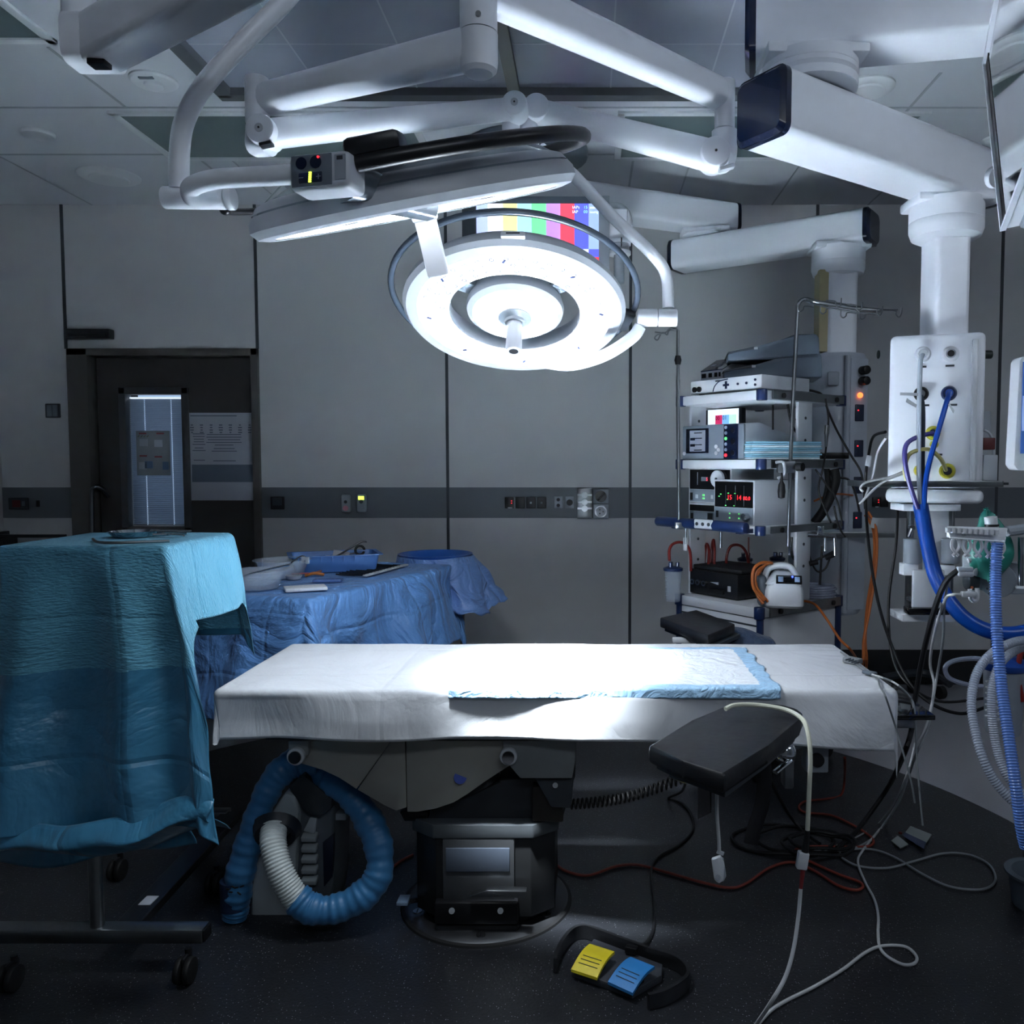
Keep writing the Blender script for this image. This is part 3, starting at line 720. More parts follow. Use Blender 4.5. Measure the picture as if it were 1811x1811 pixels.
# front boom (two stacked arms)
JX = at(1432, 140, 2.75)
ez, fz = 2.80, 2.50
J = Vector((JX.x, 2.75, 0))
t = thing('ceiling_boom', 'upper white boom arm crossing the top right of the room above its swivel', 'boom arm', (J.x, J.y, ez))
ed = Vector((1, -.2, 0)).normalized()
boom(t, J+Vector((0, 0, ez))-ed*.17, J+Vector((0, 0, ez))+ed*1.9, .2, .2, .02, (1, 0))
ring(t, (J.x, J.y), fz+.12, ez-.11, .15)
P1 = Vector((1.345, 3.2, 0)); fd = (P1-J).normalized()
t = thing('ceiling_boom', 'large lower white boom arm with a big navy end cap facing the viewer', 'boom arm', (J.x, J.y, fz))
boom(t, J+Vector((0, 0, fz))-fd*.2, P1+Vector((0, 0, fz))+fd*.2, .2, .2, .03, (1, 1))
part('top_plate', MB().cyl((J.x, J.y, fz+.1), (J.x, J.y, fz+.125), .15), WHITE, t, True)

t = thing('supply_pendant', 'white gas outlet pendant on a thick column with blue and yellow hoses plugged in', 'pendant', (P1.x, P1.y, 1.3))
rz0 = at(1660, 428, 3.2).z
ring(t, (P1.x, P1.y), rz0, fz-.11, .133)
bx0, bx1 = at(1572, 720, 3.05).x, at(1738, 720, 3.05).x
bz1_ = at(1655, 590, 3.08).z; bz0_ = at(1655, 878, 3.08).z; bc = (bx0+bx1)/2; bw = bx1-bx0
part('drop_tube', arm_box((P1.x, P1.y, bz1_-.02), (P1.x, P1.y, rz0+.02), .13, .16, .02), WHITE, t, True)
yf = 3.08; TB = R(-20); rb = Matrix.Rotation(TB, 3, 'Z'); FC = at(1655, 730, yf); nF = Vector((math.sin(TB), -math.cos(TB), 0)); rF = Vector((math.cos(TB), math.sin(TB), 0))
def PL(px, py, off=0):
    d = ray(px, py); o_ = Vector((0, 0, HC)); return o_+d*((FC+nF*off-o_).dot(nF)/d.dot(nF))
bw *= .95; bcv = FC-nF*.11
part('outlet_box', MB().box((bcv.x, bcv.y, (bz0_+bz1_)/2+.015), (bw, .22, bz1_-bz0_-.03), .02, rb, 3), WHITE, t, True)
part('bottom_cap', MB().box((bcv.x, bcv.y, bz0_), (bw+.012, .23, .05), .02, rb, 3), WHITE, t, True)
part('edge_profile', MB().box(FC+rF*(bw/2-.035)+Vector((0, 0, (bz0_+bz1_)/2+.015-FC.z)), (.02, .025, bz1_-bz0_-.08), .006, rb), WHITE2, t, True)
rl = MB(); ry = 3.02; rzz = at(1655, 856, ry).z
xa, xb = at(1532, 856, ry).x, at(1772, 856, ry).x
rl.box(((xa+xb)/2, ry, rzz), (xb-xa, .012, .022), .002); rl.box((xa, ry+.1, rzz), (.012, .2, .022)); rl.box((xb, ry+.1, rzz), (.012, .2, .022))
part('equipment_rail', rl, STEEL, t, True)
for px, s_ in ((1560, -1), (1748, 1)):
    q = at(px, 627, 3.2); part('side_knob', MB().cyl((bc+s_*bw/2, 3.2, q.z), (q.x+s_*.012, 3.2, q.z), .016, bev=.003), mat('dark_green_knob', '#14221f', .5), t, True)
def gas(px, py, r_, m, ringm=None, lab=None):
    q = PL(px, py)
    p_ = part('gas_outlet', MB().lathe([(0, .0), (r_, 0), (r_, .018), (r_*.8, .026), (r_*.55, .026), (r_*.5, .012), (0, .012)], q-nF*.004, nF), m, t, True)
    if ringm: part('outlet_bore', MB().cyl(q, q+nF*.03, r_*.5, n=20), ringm, p_, True)
    return q
gas(1632, 627, .028, WHITE2, OFFW); gas(1681, 627, .029, WHITE2, BLACK)
q = PL(1681, 627); part('outlet_thread', MB().lathe([(.016, .022), (.017, .034), (.012, .034)], q, nF), CHROME, t, True)
gas(1629, 697, .026, BLACK, STEEL); gas(1678, 696, .027, NAVY, mat('blue_plug', '#2a5ab8', .3))
gas(1650, 766, .026, YEL, DGREY); gas(1652, 786, .015, YEL); gas(1627, 832, .022, YEL, YEL); gas(1675, 833, .028, YEL, DGREY)
for px, py, s_ in ((1623, 645, 'O2'), (1672, 643, 'O2'), (1628, 713, 'AIR'), (1677, 712, 'N2O'), (1651, 800, 'VAC')):
    q = PL(px, py+4, .004); part('outlet_label', MB().box(q+rF*.015, (.03, .002, .007), .0005, rb), DGREY, t, True)
# lower frame of this pendant
def pb(name, px0, px1, py0, py1, y0, dep, m, bev=.003):
    a = at(px0, py1, y0); b = at(px1, py0, y0)
    return part(name, MB().bx(a.x, b.x, y0, y0+dep, a.z, b.z, bev), m, t, True)
pb('neck_block', 1614, 1690, 876, 894, 3.12, .12, LGREY); pb('cross_plate', 1598, 1700, 892, 904, 3.1, .14, WHITE)
pb('spine', 1640, 1682, 902, 1095, 3.18, .06, WHITE); pb('slide_rail', 1606, 1618, 902, 1090, 3.15, .04, STEEL); pb('slide_rail', 1680, 1690, 902, 1090, 3.15, .04, STEEL)
for px in (1599, 1666):
    a = at(px+15, 952, 3.14); b = at(px+15, 996, 3.14); part('clamp_cylinder', MB().cyl(b, a, .034, bev=.005), LGREY, t, True)
pb('clamp_block', 1598, 1625, 997, 1018, 3.12, .05, WHITE); pb('clamp_block', 1664, 1690, 1000, 1018, 3.12, .05, WHITE)
pb('tablet', 1614, 1672, 1008, 1080, 3.06, .02, WHITE2, .006); pb('tablet_ledge', 1608, 1680, 1076, 1088, 3.03, .06, GLOSSB); pb('foot_plate', 1596, 1690, 1087, 1100, 3.08, .14, WHITE)
for px, py in ((1610, 933), (1608, 1058)):
    a = at(px, py, 3.13); part('bolt', MB().cyl(a, a+Vector((0, -.02, 0)), .011, n=16), CHROME, t, True)
part('level_bracket', MB().tube([at(1613, 935, 3.1), at(1607, 950, 3.1)], .008, sm=0), CHROME, t, True)

# ------------------------------------------------------------------ cloth
def cloth_mat(name, col, rough, crease=.5, gx=.22, gy=.18, fine=.1, fscale=300, coat=0, sheen=.1, trans=0, stretch=(1, 1, 1), wr=6, wrs=.5, ws=1):
    """drape fabric: packaged fold lines, soft wrinkles and a fine weave as bump"""
    m = bpy.data.materials.new(name); m.use_nodes = True; nt = m.node_tree; N = nt.nodes; L = nt.links; b = N['Principled BSDF']
    uv = N.new('ShaderNodeTexCoord'); mp = N.new('ShaderNodeMapping'); L.new(uv.outputs['UV'], mp.inputs[0]); mp.inputs['Scale'].default_value = stretch
    nz = N.new('ShaderNodeTexNoise'); nz.inputs['Scale'].default_value = 3; L.new(uv.outputs['UV'], nz.inputs['Vector'])
    c = lin(col); mx = N.new('ShaderNodeMix'); mx.data_type = 'RGBA'; mx.inputs[6].default_value = tuple(x*.93 for x in c[:3])+(1,); mx.inputs[7].default_value = tuple(min(1, x*1.07) for x in c[:3])+(1,)
    L.new(nz.outputs['Fac'], mx.inputs[0]); L.new(mx.outputs[2], b.inputs['Base Color'])
    b.inputs['Roughness'].default_value = rough; b.inputs['Coat Weight'].default_value = coat; b.inputs['Coat Roughness'].default_value = .25
    b.inputs['Sheen Weight'].default_value = sheen; b.inputs['Subsurface Weight'].default_value = 0
    # wrinkles
    w1 = N.new('ShaderNodeTexNoise'); w1.inputs['Scale'].default_value = wr; w1.inputs['Detail'].default_value = 5; w1.inputs['Distortion'].default_value = 1.2; L.new(uv.outputs['UV'], w1.inputs['Vector'])
    rd = N.new('ShaderNodeMath'); rd.operation = 'SUBTRACT'; rd.inputs[1].default_value = .5; L.new(w1.outputs['Fac'], rd.inputs[0])
    ab = N.new('ShaderNodeMath'); ab.operation = 'ABSOLUTE'; L.new(rd.outputs[0], ab.inputs[0])
    b1 = N.new('ShaderNodeBump'); b1.inputs['Strength'].default_value = wrs; b1.inputs['Distance'].default_value = .06*ws; L.new(ab.outputs[0], b1.inputs['Height'])
    # fold lines
    sp = N.new('ShaderNodeSeparateXYZ'); L.new(uv.outputs['UV'], sp.inputs[0])
    hs = []
    for o_, g in ((sp.outputs[0], gx), (sp.outputs[1], gy)):
        pp = N.new('ShaderNodeMath'); pp.operation = 'PINGPONG'; pp.inputs[1].default_value = g/2; L.new(o_, pp.inputs[0])
        mn = N.new('ShaderNodeMath'); mn.operation = 'MINIMUM'; mn.inputs[1].default_value = .012; L.new(pp.outputs[0], mn.inputs[0]); hs.append(mn)
    ad = N.new('ShaderNodeMath'); L.new(hs[0].outputs[0], ad.inputs[0]); L.new(hs[1].outputs[0], ad.inputs[1])
    b2 = N.new('ShaderNodeBump'); b2.inputs['Strength'].default_value = crease; b2.inputs['Distance'].default_value = .5; L.new(ad.outputs[0], b2.inputs['Height']); L.new(b1.outputs[0], b2.inputs['Normal'])
    f1 = N.new('ShaderNodeTexNoise'); f1.inputs['Scale'].default_value = fscale; f1.inputs['Detail'].default_value = 2; L.new(mp.outputs[0], f1.inputs['Vector'])
    b3 = N.new('ShaderNodeBump'); b3.inputs['Strength'].default_value = fine; b3.inputs['Distance'].default_value = .01; L.new(f1.outputs['Fac'], b3.inputs['Height']); L.new(b2.outputs[0], b3.inputs['Normal'])
    L.new(b3.outputs[0], b.inputs['Normal'])
    return m
SHEET = cloth_mat('white_sheet', '#c4c8cd', .8, .3, .5, .34, .12, 700, wr=2.6, wrs=.35)
PADW = cloth_mat('underpad_white', '#dfe5ec', .75, .1, .3, .3, .3, 60, wr=9, wrs=.5)
PADB = cloth_mat('underpad_blue', '#9cc4e4', .6, .1, .3, .3, .3, 60, wr=12, wrs=.5)
TEALC = cloth_mat('teal_crepe', '#4c8ba3', .8, .55, .36, .32, .6, 55, stretch=(1, 3.2, 1), wr=3, wrs=.35)
TEALF = cloth_mat('teal_film', '#2f6e8e', .34, .5, .36, .42, .15, 12, coat=.4, wr=2.5, wrs=.7)
BLUEC = cloth_mat('blue_drape', '#5f92cf', .55, .6, .3, .24, .35, 18, wr=3.2, wrs=1.0, coat=.08, ws=1.4)
BLUEF = cloth_mat('blue_film_drape', '#6f95cf', .45, .5, .2, .2, .2, 20, wr=6, wrs=.9, coat=.2)
SLEEVE = cloth_mat('blue_sleeve', '#2f6f9f', .5, 0, 1, 1, .4, 25, wr=6, wrs=.8, coat=.15)
NAVYC = cloth_mat('navy_cloth', '#26374f', .7, .1, 1, 1, .3, 40, wr=5, wrs=.6)

def drape(center, rotz, a, b, Z, H, flare=.12, fold=.02, nf=9, n=150, noise_amp=.006, seed=0, rnd=.02, split=None, hem=None, top_noise=.0015, shape=None):
    """cloth lying on a rectangle of half sizes a,b at height Z; H = hang lengths (left,right,front,back)"""
    hl, hr, hf, hb = H; c, s = math.cos(rotz), math.sin(rotz)
    m = MB()
    P0, P1, Q0, Q1 = -a-hl, a+hr, -b-hf, b+hb
    def fn(u, v):
        p = P0+(P1-P0)*u; q = Q0+(Q1-Q0)*v
        cp = max(-a, min(a, p)); cq = max(-b, min(b, q)); dx, dy = p-cp, q-cq
        d = math.hypot(dx, dy)
        if d > 1e-6: ox, oy = dx/d, dy/d
        else: ox = oy = 0
        dd = d
        if rnd and d < rnd*1.57: out = rnd*math.sin(d/rnd)-0; dz = rnd*(1-math.cos(d/rnd))
        else: out = rnd if d > 0 else 0; dz = rnd+(d-rnd*1.57)
        if d == 0: out = 0; dz = 0
        fl = flare*max(0, d-.02)
        # perimeter coordinate
        per = cp*1.0+cq*1.3+math.atan2(oy, ox)*.18
        f = fold*min(1, d/.35)*(math.sin(per*nf*2+seed)+.5*math.sin(per*nf*4.3+seed*2+d*3))
        nv = noise.noise_vector(Vector((p*3.1+seed, q*3.1, seed*1.7)))*noise_amp*(min(1, d/.12)*2.2+.15)
        nv2 = noise.noise_vector(Vector((p*9+seed, q*9, seed)))*noise_amp*.6*min(1, d/.1)
        x = cp+ox*(out+fl+f); y = cq+oy*(out+fl+f)
        z = Z-dz*(1-flare*flare*.5)+(noise.noise(Vector((p*5, q*5, seed)))*top_noise)
        if shape: x, y, z = shape(p, q, x, y, z, d)
        v_ = Vector((x, y, 0))+nv+nv2
        return Vector((center[0]+c*v_.x-s*v_.y, center[1]+s*v_.x+c*v_.y, z+nv.z*.5))
    nu = n; nv_ = max(20, int(n*(Q1-Q0)/(P1-P0)))
    m.grid(fn, nu, nv_, lambda u, v: (P0+(P1-P0)*u+10, Q0+(Q1-Q0)*v+10))
    if split:
        for f_ in m.bm.faces:
            cc_ = f_.calc_center_median()
            f_.material_index = 1 if split(cc_) else 0
    return m
def cloth_part(name, mb, mats, t=None, label=None, thick=.0012):
    bmesh.ops.recalc_face_normals(mb.bm, faces=mb.bm.faces)
    o = part(name, mb, mats, t, True, ang=180) if t else part(name, mb, mats, None, ang=180)
    so = o.modifiers.new('thickness', 'SOLIDIFY'); so.thickness = thick; so.offset = 0
    return o

# ------------------------------------------------------------------ operating table
TX0, TX1, TY0, TY1, TZ = -1.06, .875, 2.38, 2.98, .765
t = thing('operating_table', 'operating table with steel side panels and dark column on a round floor plate', 'operating table', (-.33, 2.64, 0))
bcx, bcy = -.327, 2.64
part('floor_plate', MB().lathe([(0, 0), (.262, 0), (.262, .008), (.25, .014), (.2, .016), (0, .016)], (bcx, bcy, 0), n=72), mat('floor_plate_steel', '#5c5e62', .35, metal=.9, var=.2, scale=12), t, True)
part('plate_gasket', MB().lathe([(.262, 0), (.275, 0), (.272, .006), (.262, .008)], (bcx, bcy, 0), n=72), RUBBER, t, True)
for an in (-88, -30, 25, 150, 205):
    p = Vector((bcx+.228*math.cos(R(an)), bcy+.228*math.sin(R(an)), .0135)); s_ = part('plate_screw', MB().cyl(p, p+Vector((0, 0, .004)), .014, n=20), STEEL, t, True)
    part('screw_slot', MB().box(p+Vector((0, 0, .0042)), (.004, .022, .001)), BLACK, s_, True)
yf_ = 2.46
def ax(px, y=yf_): return at(px, 1500, y).x
def az(py, y=yf_): return at(900, py, y).z
COLM = mat('column_steel', '#3a3c3e', .32, metal=.7, var=.1, scale=20)
poly = lambda pts, y: [at(px, py, y) for px, py in pts]
# base column: octagonal
cx0, cx1 = ax(730), ax(980); ch = .035
def octo(x0, x1, y0, y1, z, c_=.05): return [Vector((x0+c_, y0, z)), Vector((x1-c_, y0, z)), Vector((x1, y0+c_*.8, z)), Vector((x1, y1-c_, z)), Vector((x1-c_, y1, z)), Vector((x0+c_, y1, z)), Vector((x0, y1-c_, z)), Vector((x0, y0+c_*.8, z))]
zc0, zc1 = az(1622), az(1480)
part('column_cover', MB().prism(octo(cx0, cx1, yf_, yf_+.36, zc0, .07), (0, 0, zc1-zc0+.0), .003), COLM, t, True)
part('column_collar', MB().prism(octo(cx0-.012, cx1+.012, yf_-.01, yf_+.37, az(1481), .075), (0, 0, az(1457)-az(1481)), .004), mat('collar_grey', '#474c50', .4), t, True)
part('column_foot', MB().prism(octo(cx0+.02, cx1-.02, yf_+.03, yf_+.33, .012, .06), (0, 0, zc0-.012), .01), BLACK, t, True)
fx = ax(783), ax(910)
part('front_panel', MB().bx(fx[0], fx[1], yf_-.008, yf_+.02, az(1600), az(1458), .004), mat('front_panel_metal', '#55585b', .3, metal=.5, var=.05), t, True)
part('type_plate', MB().bx(ax(789), ax(902), yf_-.012, yf_-.006, az(1539), az(1497), .005), mat('plate_dull_blue', '#4a5360', .5), t, True)
part('panel_base', MB().bx(ax(770), ax(917), yf_-.03, yf_+.02, az(1626), az(1588), .006), BLACK, t, True)
part('panel_skirt', MB().bx(ax(770), ax(918), yf_-.025, yf_+.02, az(1655), az(1629), .01), mat('skirt_dark', '#1c1d1f', .4), t, True)
for px in (799, 885): part('hex_bolt', MB().cyl(at(px, 1611, yf_-.03), at(px, 1611, yf_-.036), .009, n=18), STEEL, t, True)
part('pedal_lever', MB().prism([at(828, 1587, yf_-.06), at(929, 1589, yf_-.06), at(931, 1577, yf_-.06), at(860, 1575, yf_-.06)], (0, .03, 0), .002), STEEL, t, True)
part('brake_pedal', MB().box(at(714, 1592, 2.52), (.035, .05, .012), .003), mat('pale_blue_pedal', '#7d93ab', .4), t, True)
part('brake_bar', MB().tube([at(722, 1594, 2.54), at(745, 1590, 2.56)], .008, sm=0), DSTEEL, t, True)
# lifting block and lower housings
part('lift_block', MB().prism([at(755, 1457, 2.5), at(760, 1432, 2.5), at(830, 1412, 2.5), at(885, 1380, 2.5), at(1018, 1370, 2.5), at(997, 1440, 2.5), at(995, 1455, 2.5)], (0, .3, 0), .006), mat('lift_dark', '#2c2f33', .35), t, True)
part('joint_dome', MB().sphere(at(850, 1400, 2.56), .085, (1, .7, 1)), mat('dome_dark', '#34383d', .35), t, True)
part('side_block', MB().prism([at(706, 1436, 2.5), at(757, 1436, 2.5), at(757, 1453, 2.5), at(715, 1453, 2.5)], (0, .3, 0), .004), BLACK, t, True)
part('side_block', MB().prism([at(941, 1392, 2.46), at(996, 1392, 2.46), at(996, 1454, 2.46), at(941, 1453, 2.46)], (0, .3, 0), .004), mat('brown_black', '#211e1c', .4), t, True)
part('side_block', MB().prism([at(944, 1374, 2.44), at(1015, 1374, 2.44), at(1010, 1430, 2.44), at(975, 1428, 2.44)], (0, .3, 0), .004), DGREY, t, True)
part('hex_bolt', MB().cyl(at(982, 1389, 2.44), at(982, 1389, 2.43), .008, n=18), STEEL, t, True)
SSP = mat('table_side_steel', '#9a9992', .38, metal=.2, var=.08, scale=6, bump=.02, bscale=8)
y_ = 2.44
cur = [(548, 1332), (716, 1316), (714, 1434), (700, 1434), (680, 1424), (635, 1398), (600, 1375), (560, 1358), (534, 1350)]
part('side_panel', MB().prism([at(px, py, y_) for px, py in [(510, 1310), (692, 1310)]]+[at(px, py, y_) for px, py in [(630, 1396), (600, 1374), (570, 1360), (530, 1350)]], (0, .4, 0), .002), SSP, t, True)
part('side_panel', MB().prism([at(px, py, y_) for px, py in [(693, 1310), (716, 1310), (719, 1428), (700, 1434), (680, 1424), (632, 1397)]], (0, .4, 0), .002), SSP, t, True)
part('side_panel', MB().prism([at(px, py, y_) for px, py in [(718, 1310), (900, 1310), (905, 1352), (882, 1366), (852, 1386), (827, 1404), (802, 1420), (770, 1430), (740, 1436), (720, 1436)]], (0, .4, 0), .002), SSP, t, True)
part('bracket', MB().prism([at(px, py, y_-.02) for px, py in [(888, 1310), (1018, 1310), (1018, 1345), (1012, 1377), (920, 1377), (893, 1345)]], (0, .4, 0), .004), mat('bracket_grey', '#85898b', .4, metal=.2), t, True)
part('bracket', MB().prism([at(px, py, y_-.02) for px, py in [(509, 1310), (546, 1310), (545, 1335), (532, 1350), (511, 1342)]], (0, .4, 0), .004), mat('bracket_grey', '#85898b'), t, True)
for px in (526, 900):
    p = at(px, 1335, y_-.02); k_ = part('pivot_cap', MB().cyl(p, p+Vector((0, -.02, 0)), .026, bev=.004), OFFW, t, True)
    part('pivot_plug', MB().cyl(p+Vector((0, -.019, 0)), p+Vector((0, -.026, 0)), .018), BLACK, k_, True)
part('sticker', MB().cyl(at(814, 1375, y_), at(814, 1375, y_-.002), .019), mat('blue_sticker', '#2f4aa0', .4), t, True)
part('accessory_rail', MB().bx(-.9, .8, TY0+.012, TY0+.024, .62, .645, .002), STEEL, t, True)
part('accessory_rail', MB().bx(-.9, .8, TY1-.024, TY1-.012, .62, .645, .002), STEEL, t, True)
part('frame', MB().bx(-.95, .82, TY0+.04, TY1-.04, .60, .68, .006), DGREY, t, True)
part('mattress', MB().bx(TX0+.012, TX1-.012, TY0+.012, TY1-.012, .682, TZ-.006, .015), BLACK, t, True)
p = at(1438, 1335, 2.44)
part('rail_clamp', MB().bx(p.x-.03, p.x+.035, 2.4, 2.46, p.z-.04, p.z+.04, .004), LGREY, t, True)
part('clamp_hole', MB().cyl((p.x, 2.4, p.z), (p.x, 2.39, p.z), .02), BLACK, t, True)
part('headrest_plate', MB().bx(.86, at(1636, 1240, 2.5).x, 2.42, 2.9, .66, .675, .003), GLOSSB, t, True)
a = at(1600, 1245, 2.45)
part('rail_end', MB().bx(a.x-.03, a.x+.035, 2.44, 2.5, .63, .665, .003), STEEL, t, True)

def shp(p, q, x, y, z, d):
    # right end of the front hem hangs lower, left end lifts
    if q < -.3 and d > .03: z -= .03*max(0, (p-.5))/.5*min(1, d/.15); y -= .012*math.sin(p*9)*min(1, d/.1)
    if p < 0: z = max(z, TZ-.158)
    return x, y, z
sh = drape(((TX0+TX1)/2, (TY0+TY1)/2), 0, (TX1-TX0)/2, (TY1-TY0)/2, TZ, (.16, .17, .155, .15), flare=.03, fold=.007, nf=6, n=300, noise_amp=.005, seed=2.2, rnd=.018, top_noise=.003, shape=shp)
o = cloth_part('table_sheet', sh, SHEET); o['label'] = 'white sheet covering the operating table and hanging over its edges'; o['category'] = 'sheet'

def padfn():
    x0, x1 = onz(790, 1226, TZ).x, onz(1385, 1226, TZ).x; m = MB()
    y1 = onz(900, 1148, TZ).y; y0 = TY0-.012
    def fn(u, v):
        x = x0+(x1-x0)*u; s_ = -.028+(y1-y0+.028)*v
        y = y0+max(0, s_); z = TZ+.005
        if s_ < 0: z = TZ+.005+s_; y = y0-.008-.1*-s_
        z += .0035*noise.noise(Vector((x*9, s_*14, 3)))+.002*noise.noise(Vector((x*30, s_*30, 1)))+.001
        ex = .012*noise.noise(Vector((s_*14, 7, 1)))*(1 if u > .5 else -1)*abs(u*2-1)
        return Vector((x+ex, y+.004*noise.noise(Vector((x*8, 1, 9)))*(v > .9), z))
    m.grid(fn, 150, 110, lambda u, v: (x0+(x1-x0)*u, y0+(y1-y0)*v))
    for f_ in m.bm.faces:
        c_ = f_.calc_center_median()
        if c_.x < x0+.05 or c_.x > x1-.05 or c_.y > y1-.03 or c_.y < y0+.035: f_.material_index = 1
    return m
o = cloth_part('underpad', padfn(), [PADW, PADB], thick=.002); o['label'] = 'crinkled white absorbent pad with pale blue border on the operating table'; o['category'] = 'pad'

# ------------------------------------------------------------------ teal draped instrument stand
iz = 1.198; ix0, ix1, iy0, iy1 = -1.545, -1.125, 2.2, 2.6
t = thing('instrument_stand', 'tall wheeled instrument stand hidden under a long teal drape at left', 'instrument stand', (-1.33, 2.45, 0))
part('tray_top', MB().bx(ix0+.01, ix1-.01, iy0+.01, iy1-.01, iz-.03, iz-.006, .006), STEEL, t, True)
fy_ = 2.27
part('post', MB().cyl((at(171, 1600, fy_).x, fy_, .1), (at(171, 1600, fy_).x, fy_, iz-.03), .019), STEEL, t, True)
part('foot_bar', MB().bx(-1.75, at(366, 1690, fy_).x, fy_-.025, fy_+.025, .085, .125, .004), STEEL, t, True)
part('end_plug', MB().bx(at(366, 1690, fy_).x-.001, at(369, 1690, fy_).x, fy_-.022, fy_+.022, .088, .122, .002), BLACK, t, True)
bar_ = MB(); A = Vector((-1.30, fy_+.02, .105)); Bp = Vector((-1.33, 3.05, .105)); 
part('long_bar', arm_box(A, Bp, .07, .03, .004), DSTEEL, t, True)
part('foot_bar', MB().bx(-1.75, at(405, 1500, 3.05).x, 3.03, 3.08, .085, .125, .004), STEEL, t, True)
part('type_label', MB().box((-1.302, fy_+.14, .1215), (.035, .05, .002)), paper, t, True)
def caster(px, py, label=None, r_=.035, y=None):
    p = onz(px, py, 0); 
    c_ = part('caster', MB().cyl((p.x-.022, p.y, r_), (p.x-.004, p.y, r_), r_, bev=.006).cyl((p.x+.004, p.y, r_), (p.x+.022, p.y, r_), r_, bev=.006), RUBBER, t, True)
    part('fork', MB().box((p.x, p.y+.01, r_+.015), (.012, .05, .05), .005).cyl((p.x, p.y+.02, r_+.02), (p.x, p.y+.02, .086), .009), BLACK, c_, True)
caster(328, 1738); caster(18, 1752); caster(208, 1556); caster(380, 1580)
def tsplit(c_): return c_.z < .88+.03*(c_.x+1.3) and c_.y < iy1+.2 and not (c_.x > ix1+.05 and c_.z > 1.05)
def tshape(p, q, x, y, z, d):
    # front hangs straight with two broad vertical folds; right side sags
    if d > .03 and q < -.2:
        k = min(1, d/.3)
        y -= k*(.045*math.exp(-((p-.085)/.045)**2)+.02*math.exp(-((p+.13)/.04)**2)); y += k*.03*math.exp(-((p+.02)/.07)**2); x += .21*max(0, d-.02)*max(0, min(1, (p+.15)/.3))
    return x, y, z
m_ = drape(((ix0+ix1)/2, (iy0+iy1)/2), 0, (ix1-ix0)/2, (iy1-iy0)/2, iz, (.34, .23, .73, .35), flare=.16, fold=.012, nf=7, n=220, noise_amp=.011, seed=4.4, rnd=.018, split=tsplit, shape=tshape)
# the edge of the side part folds up slightly
o = cloth_part('drape', m_, [TEALC, TEALF], None); o['label'] = 'long teal surgical drape hanging over the tall instrument stand'; o['category'] = 'drape'
o.name = 'teal_drape'
# turned-up film along the hem
hem = MB(); hz_ = .49
def hemfn(u, v):
    x = -1.66+(.70)*u; zb = hz_-.045+.09*u+.02*math.sin(u*9)*u
    y = 2.075+.02*math.sin(u*7+1)+.05*math.sin(v*PI)*-1+(.05 if v > .5 else 0)*v
    z = zb+.02-.085*v-.02*u*v
    nv = noise.noise_vector(Vector((u*5, v*2.2, 3)))*.022*(.4+u)
    return Vector((x+.02*v, y, z))+nv
hem.grid(hemfn, 110, 26, lambda u, v: (u*.7, v*.13))
o = cloth_part('drape_cuff', hem, [TEALF], None); 
o.parent = bpy.data.objects['teal_drape']
MW['teal_drape'] = Matrix()
def linfn(u, v):
    x = -1.72+.68*u; z = .56-.2*v-.03*math.sin(u*PI)*v+.05*u*v
    return Vector((x, 2.17+.025*math.sin(u*11), z))+noise.noise_vector(Vector((u*4, v*2, 9)))*.02
o = cloth_part('drape_lining', MB().grid(linfn, 80, 24, lambda u, v: (u*.7, v*.2)), [TEALF]); o.parent = bpy.data.objects['teal_drape']
# things on the stand
t = thing('instrument_dish', 'shallow oval steel dish lying on the teal drape', 'dish', onz(240, 949, iz))
p = onz(237, 946, iz+.008)
part('dish', MB().lathe([(0, .004), (.05, .004), (.066, .016), (.07, .016), (.054, 0), (0, 0)], (p.x, p.y, iz+.004), n=40), CHROME, t, True)
part('handle', MB().box((p.x+.115, p.y+.0, iz+.02), (.1, .016, .004), .001), STEEL, t, True)
o = solo('retractor', MB().tube([onz(165, 953, iz+.006), onz(185, 960, iz+.008), onz(300, 957, iz+.008)], .004, n=8), STEEL, 'thin steel instrument in front of the oval dish on the teal drape', 'instrument')
o = solo('scissors', MB().tube([onz(270, 946, iz+.01), onz(330, 944, iz+.01)], .004, n=8).tube([onz(275, 943, iz+.01), onz(325, 947, iz+.012)], .003, n=8), CHROME, 'bright steel instrument lying right of the oval dish', 'instrument')

# ------------------------------------------------------------------ blue back table
BZ = .905; rz_ = R(-18.5); u_ = Vector((-math.cos(rz_), -math.sin(rz_), 0)); v_ = Vector((-math.sin(rz_), math.cos(rz_), 0))
nc = onz(545, 1058, BZ); nc.z = 0
bw_, bl_ = .66, 1.12
bcn = nc+u_*(bw_/2)+v_*(bl_/2)
def BT(px, py, dz=0):
    p = onz(px, py, BZ+dz); return p
t = thing('back_table', 'steel instrument table under the blue drape', 'table', (bcn.x, bcn.y, 0), rz_)
part('tabletop', MB().bx(-bw_/2+.01, bw_/2-.01, -bl_/2+.01, bl_/2-.01, BZ-.03, BZ-.006, .005), STEEL, t)
for sx in (-1, 1):
    for sy in (-1, 1): part('leg', MB().cyl((sx*.27, sy*.5, .0), (sx*.27, sy*.5, BZ-.03), .015), STEEL, t)
def bshape(p, q, x, y, z, d):
    if d > .02 and p > bw_/2-.01 and q > -.5: z += .02*max(0, q+.2)/.8*min(1, d/.3); x += .05*math.sin(q*6+.5)*min(1, d/.3)
    return x, y, z
m_ = drape((bcn.x, bcn.y), rz_, bw_/2, bl_/2, BZ, (.3, .38, .5, .34), flare=.17, fold=.022, nf=7, n=230, noise_amp=.02, seed=8.1, rnd=.025, top_noise=.003, shape=bshape)
o = cloth_part('blue_drape', m_, [BLUEC]); o['label'] = 'creased blue surgical drape covering the back instrument table'; o['category'] = 'drape'

def frame_rot(t_): return t_
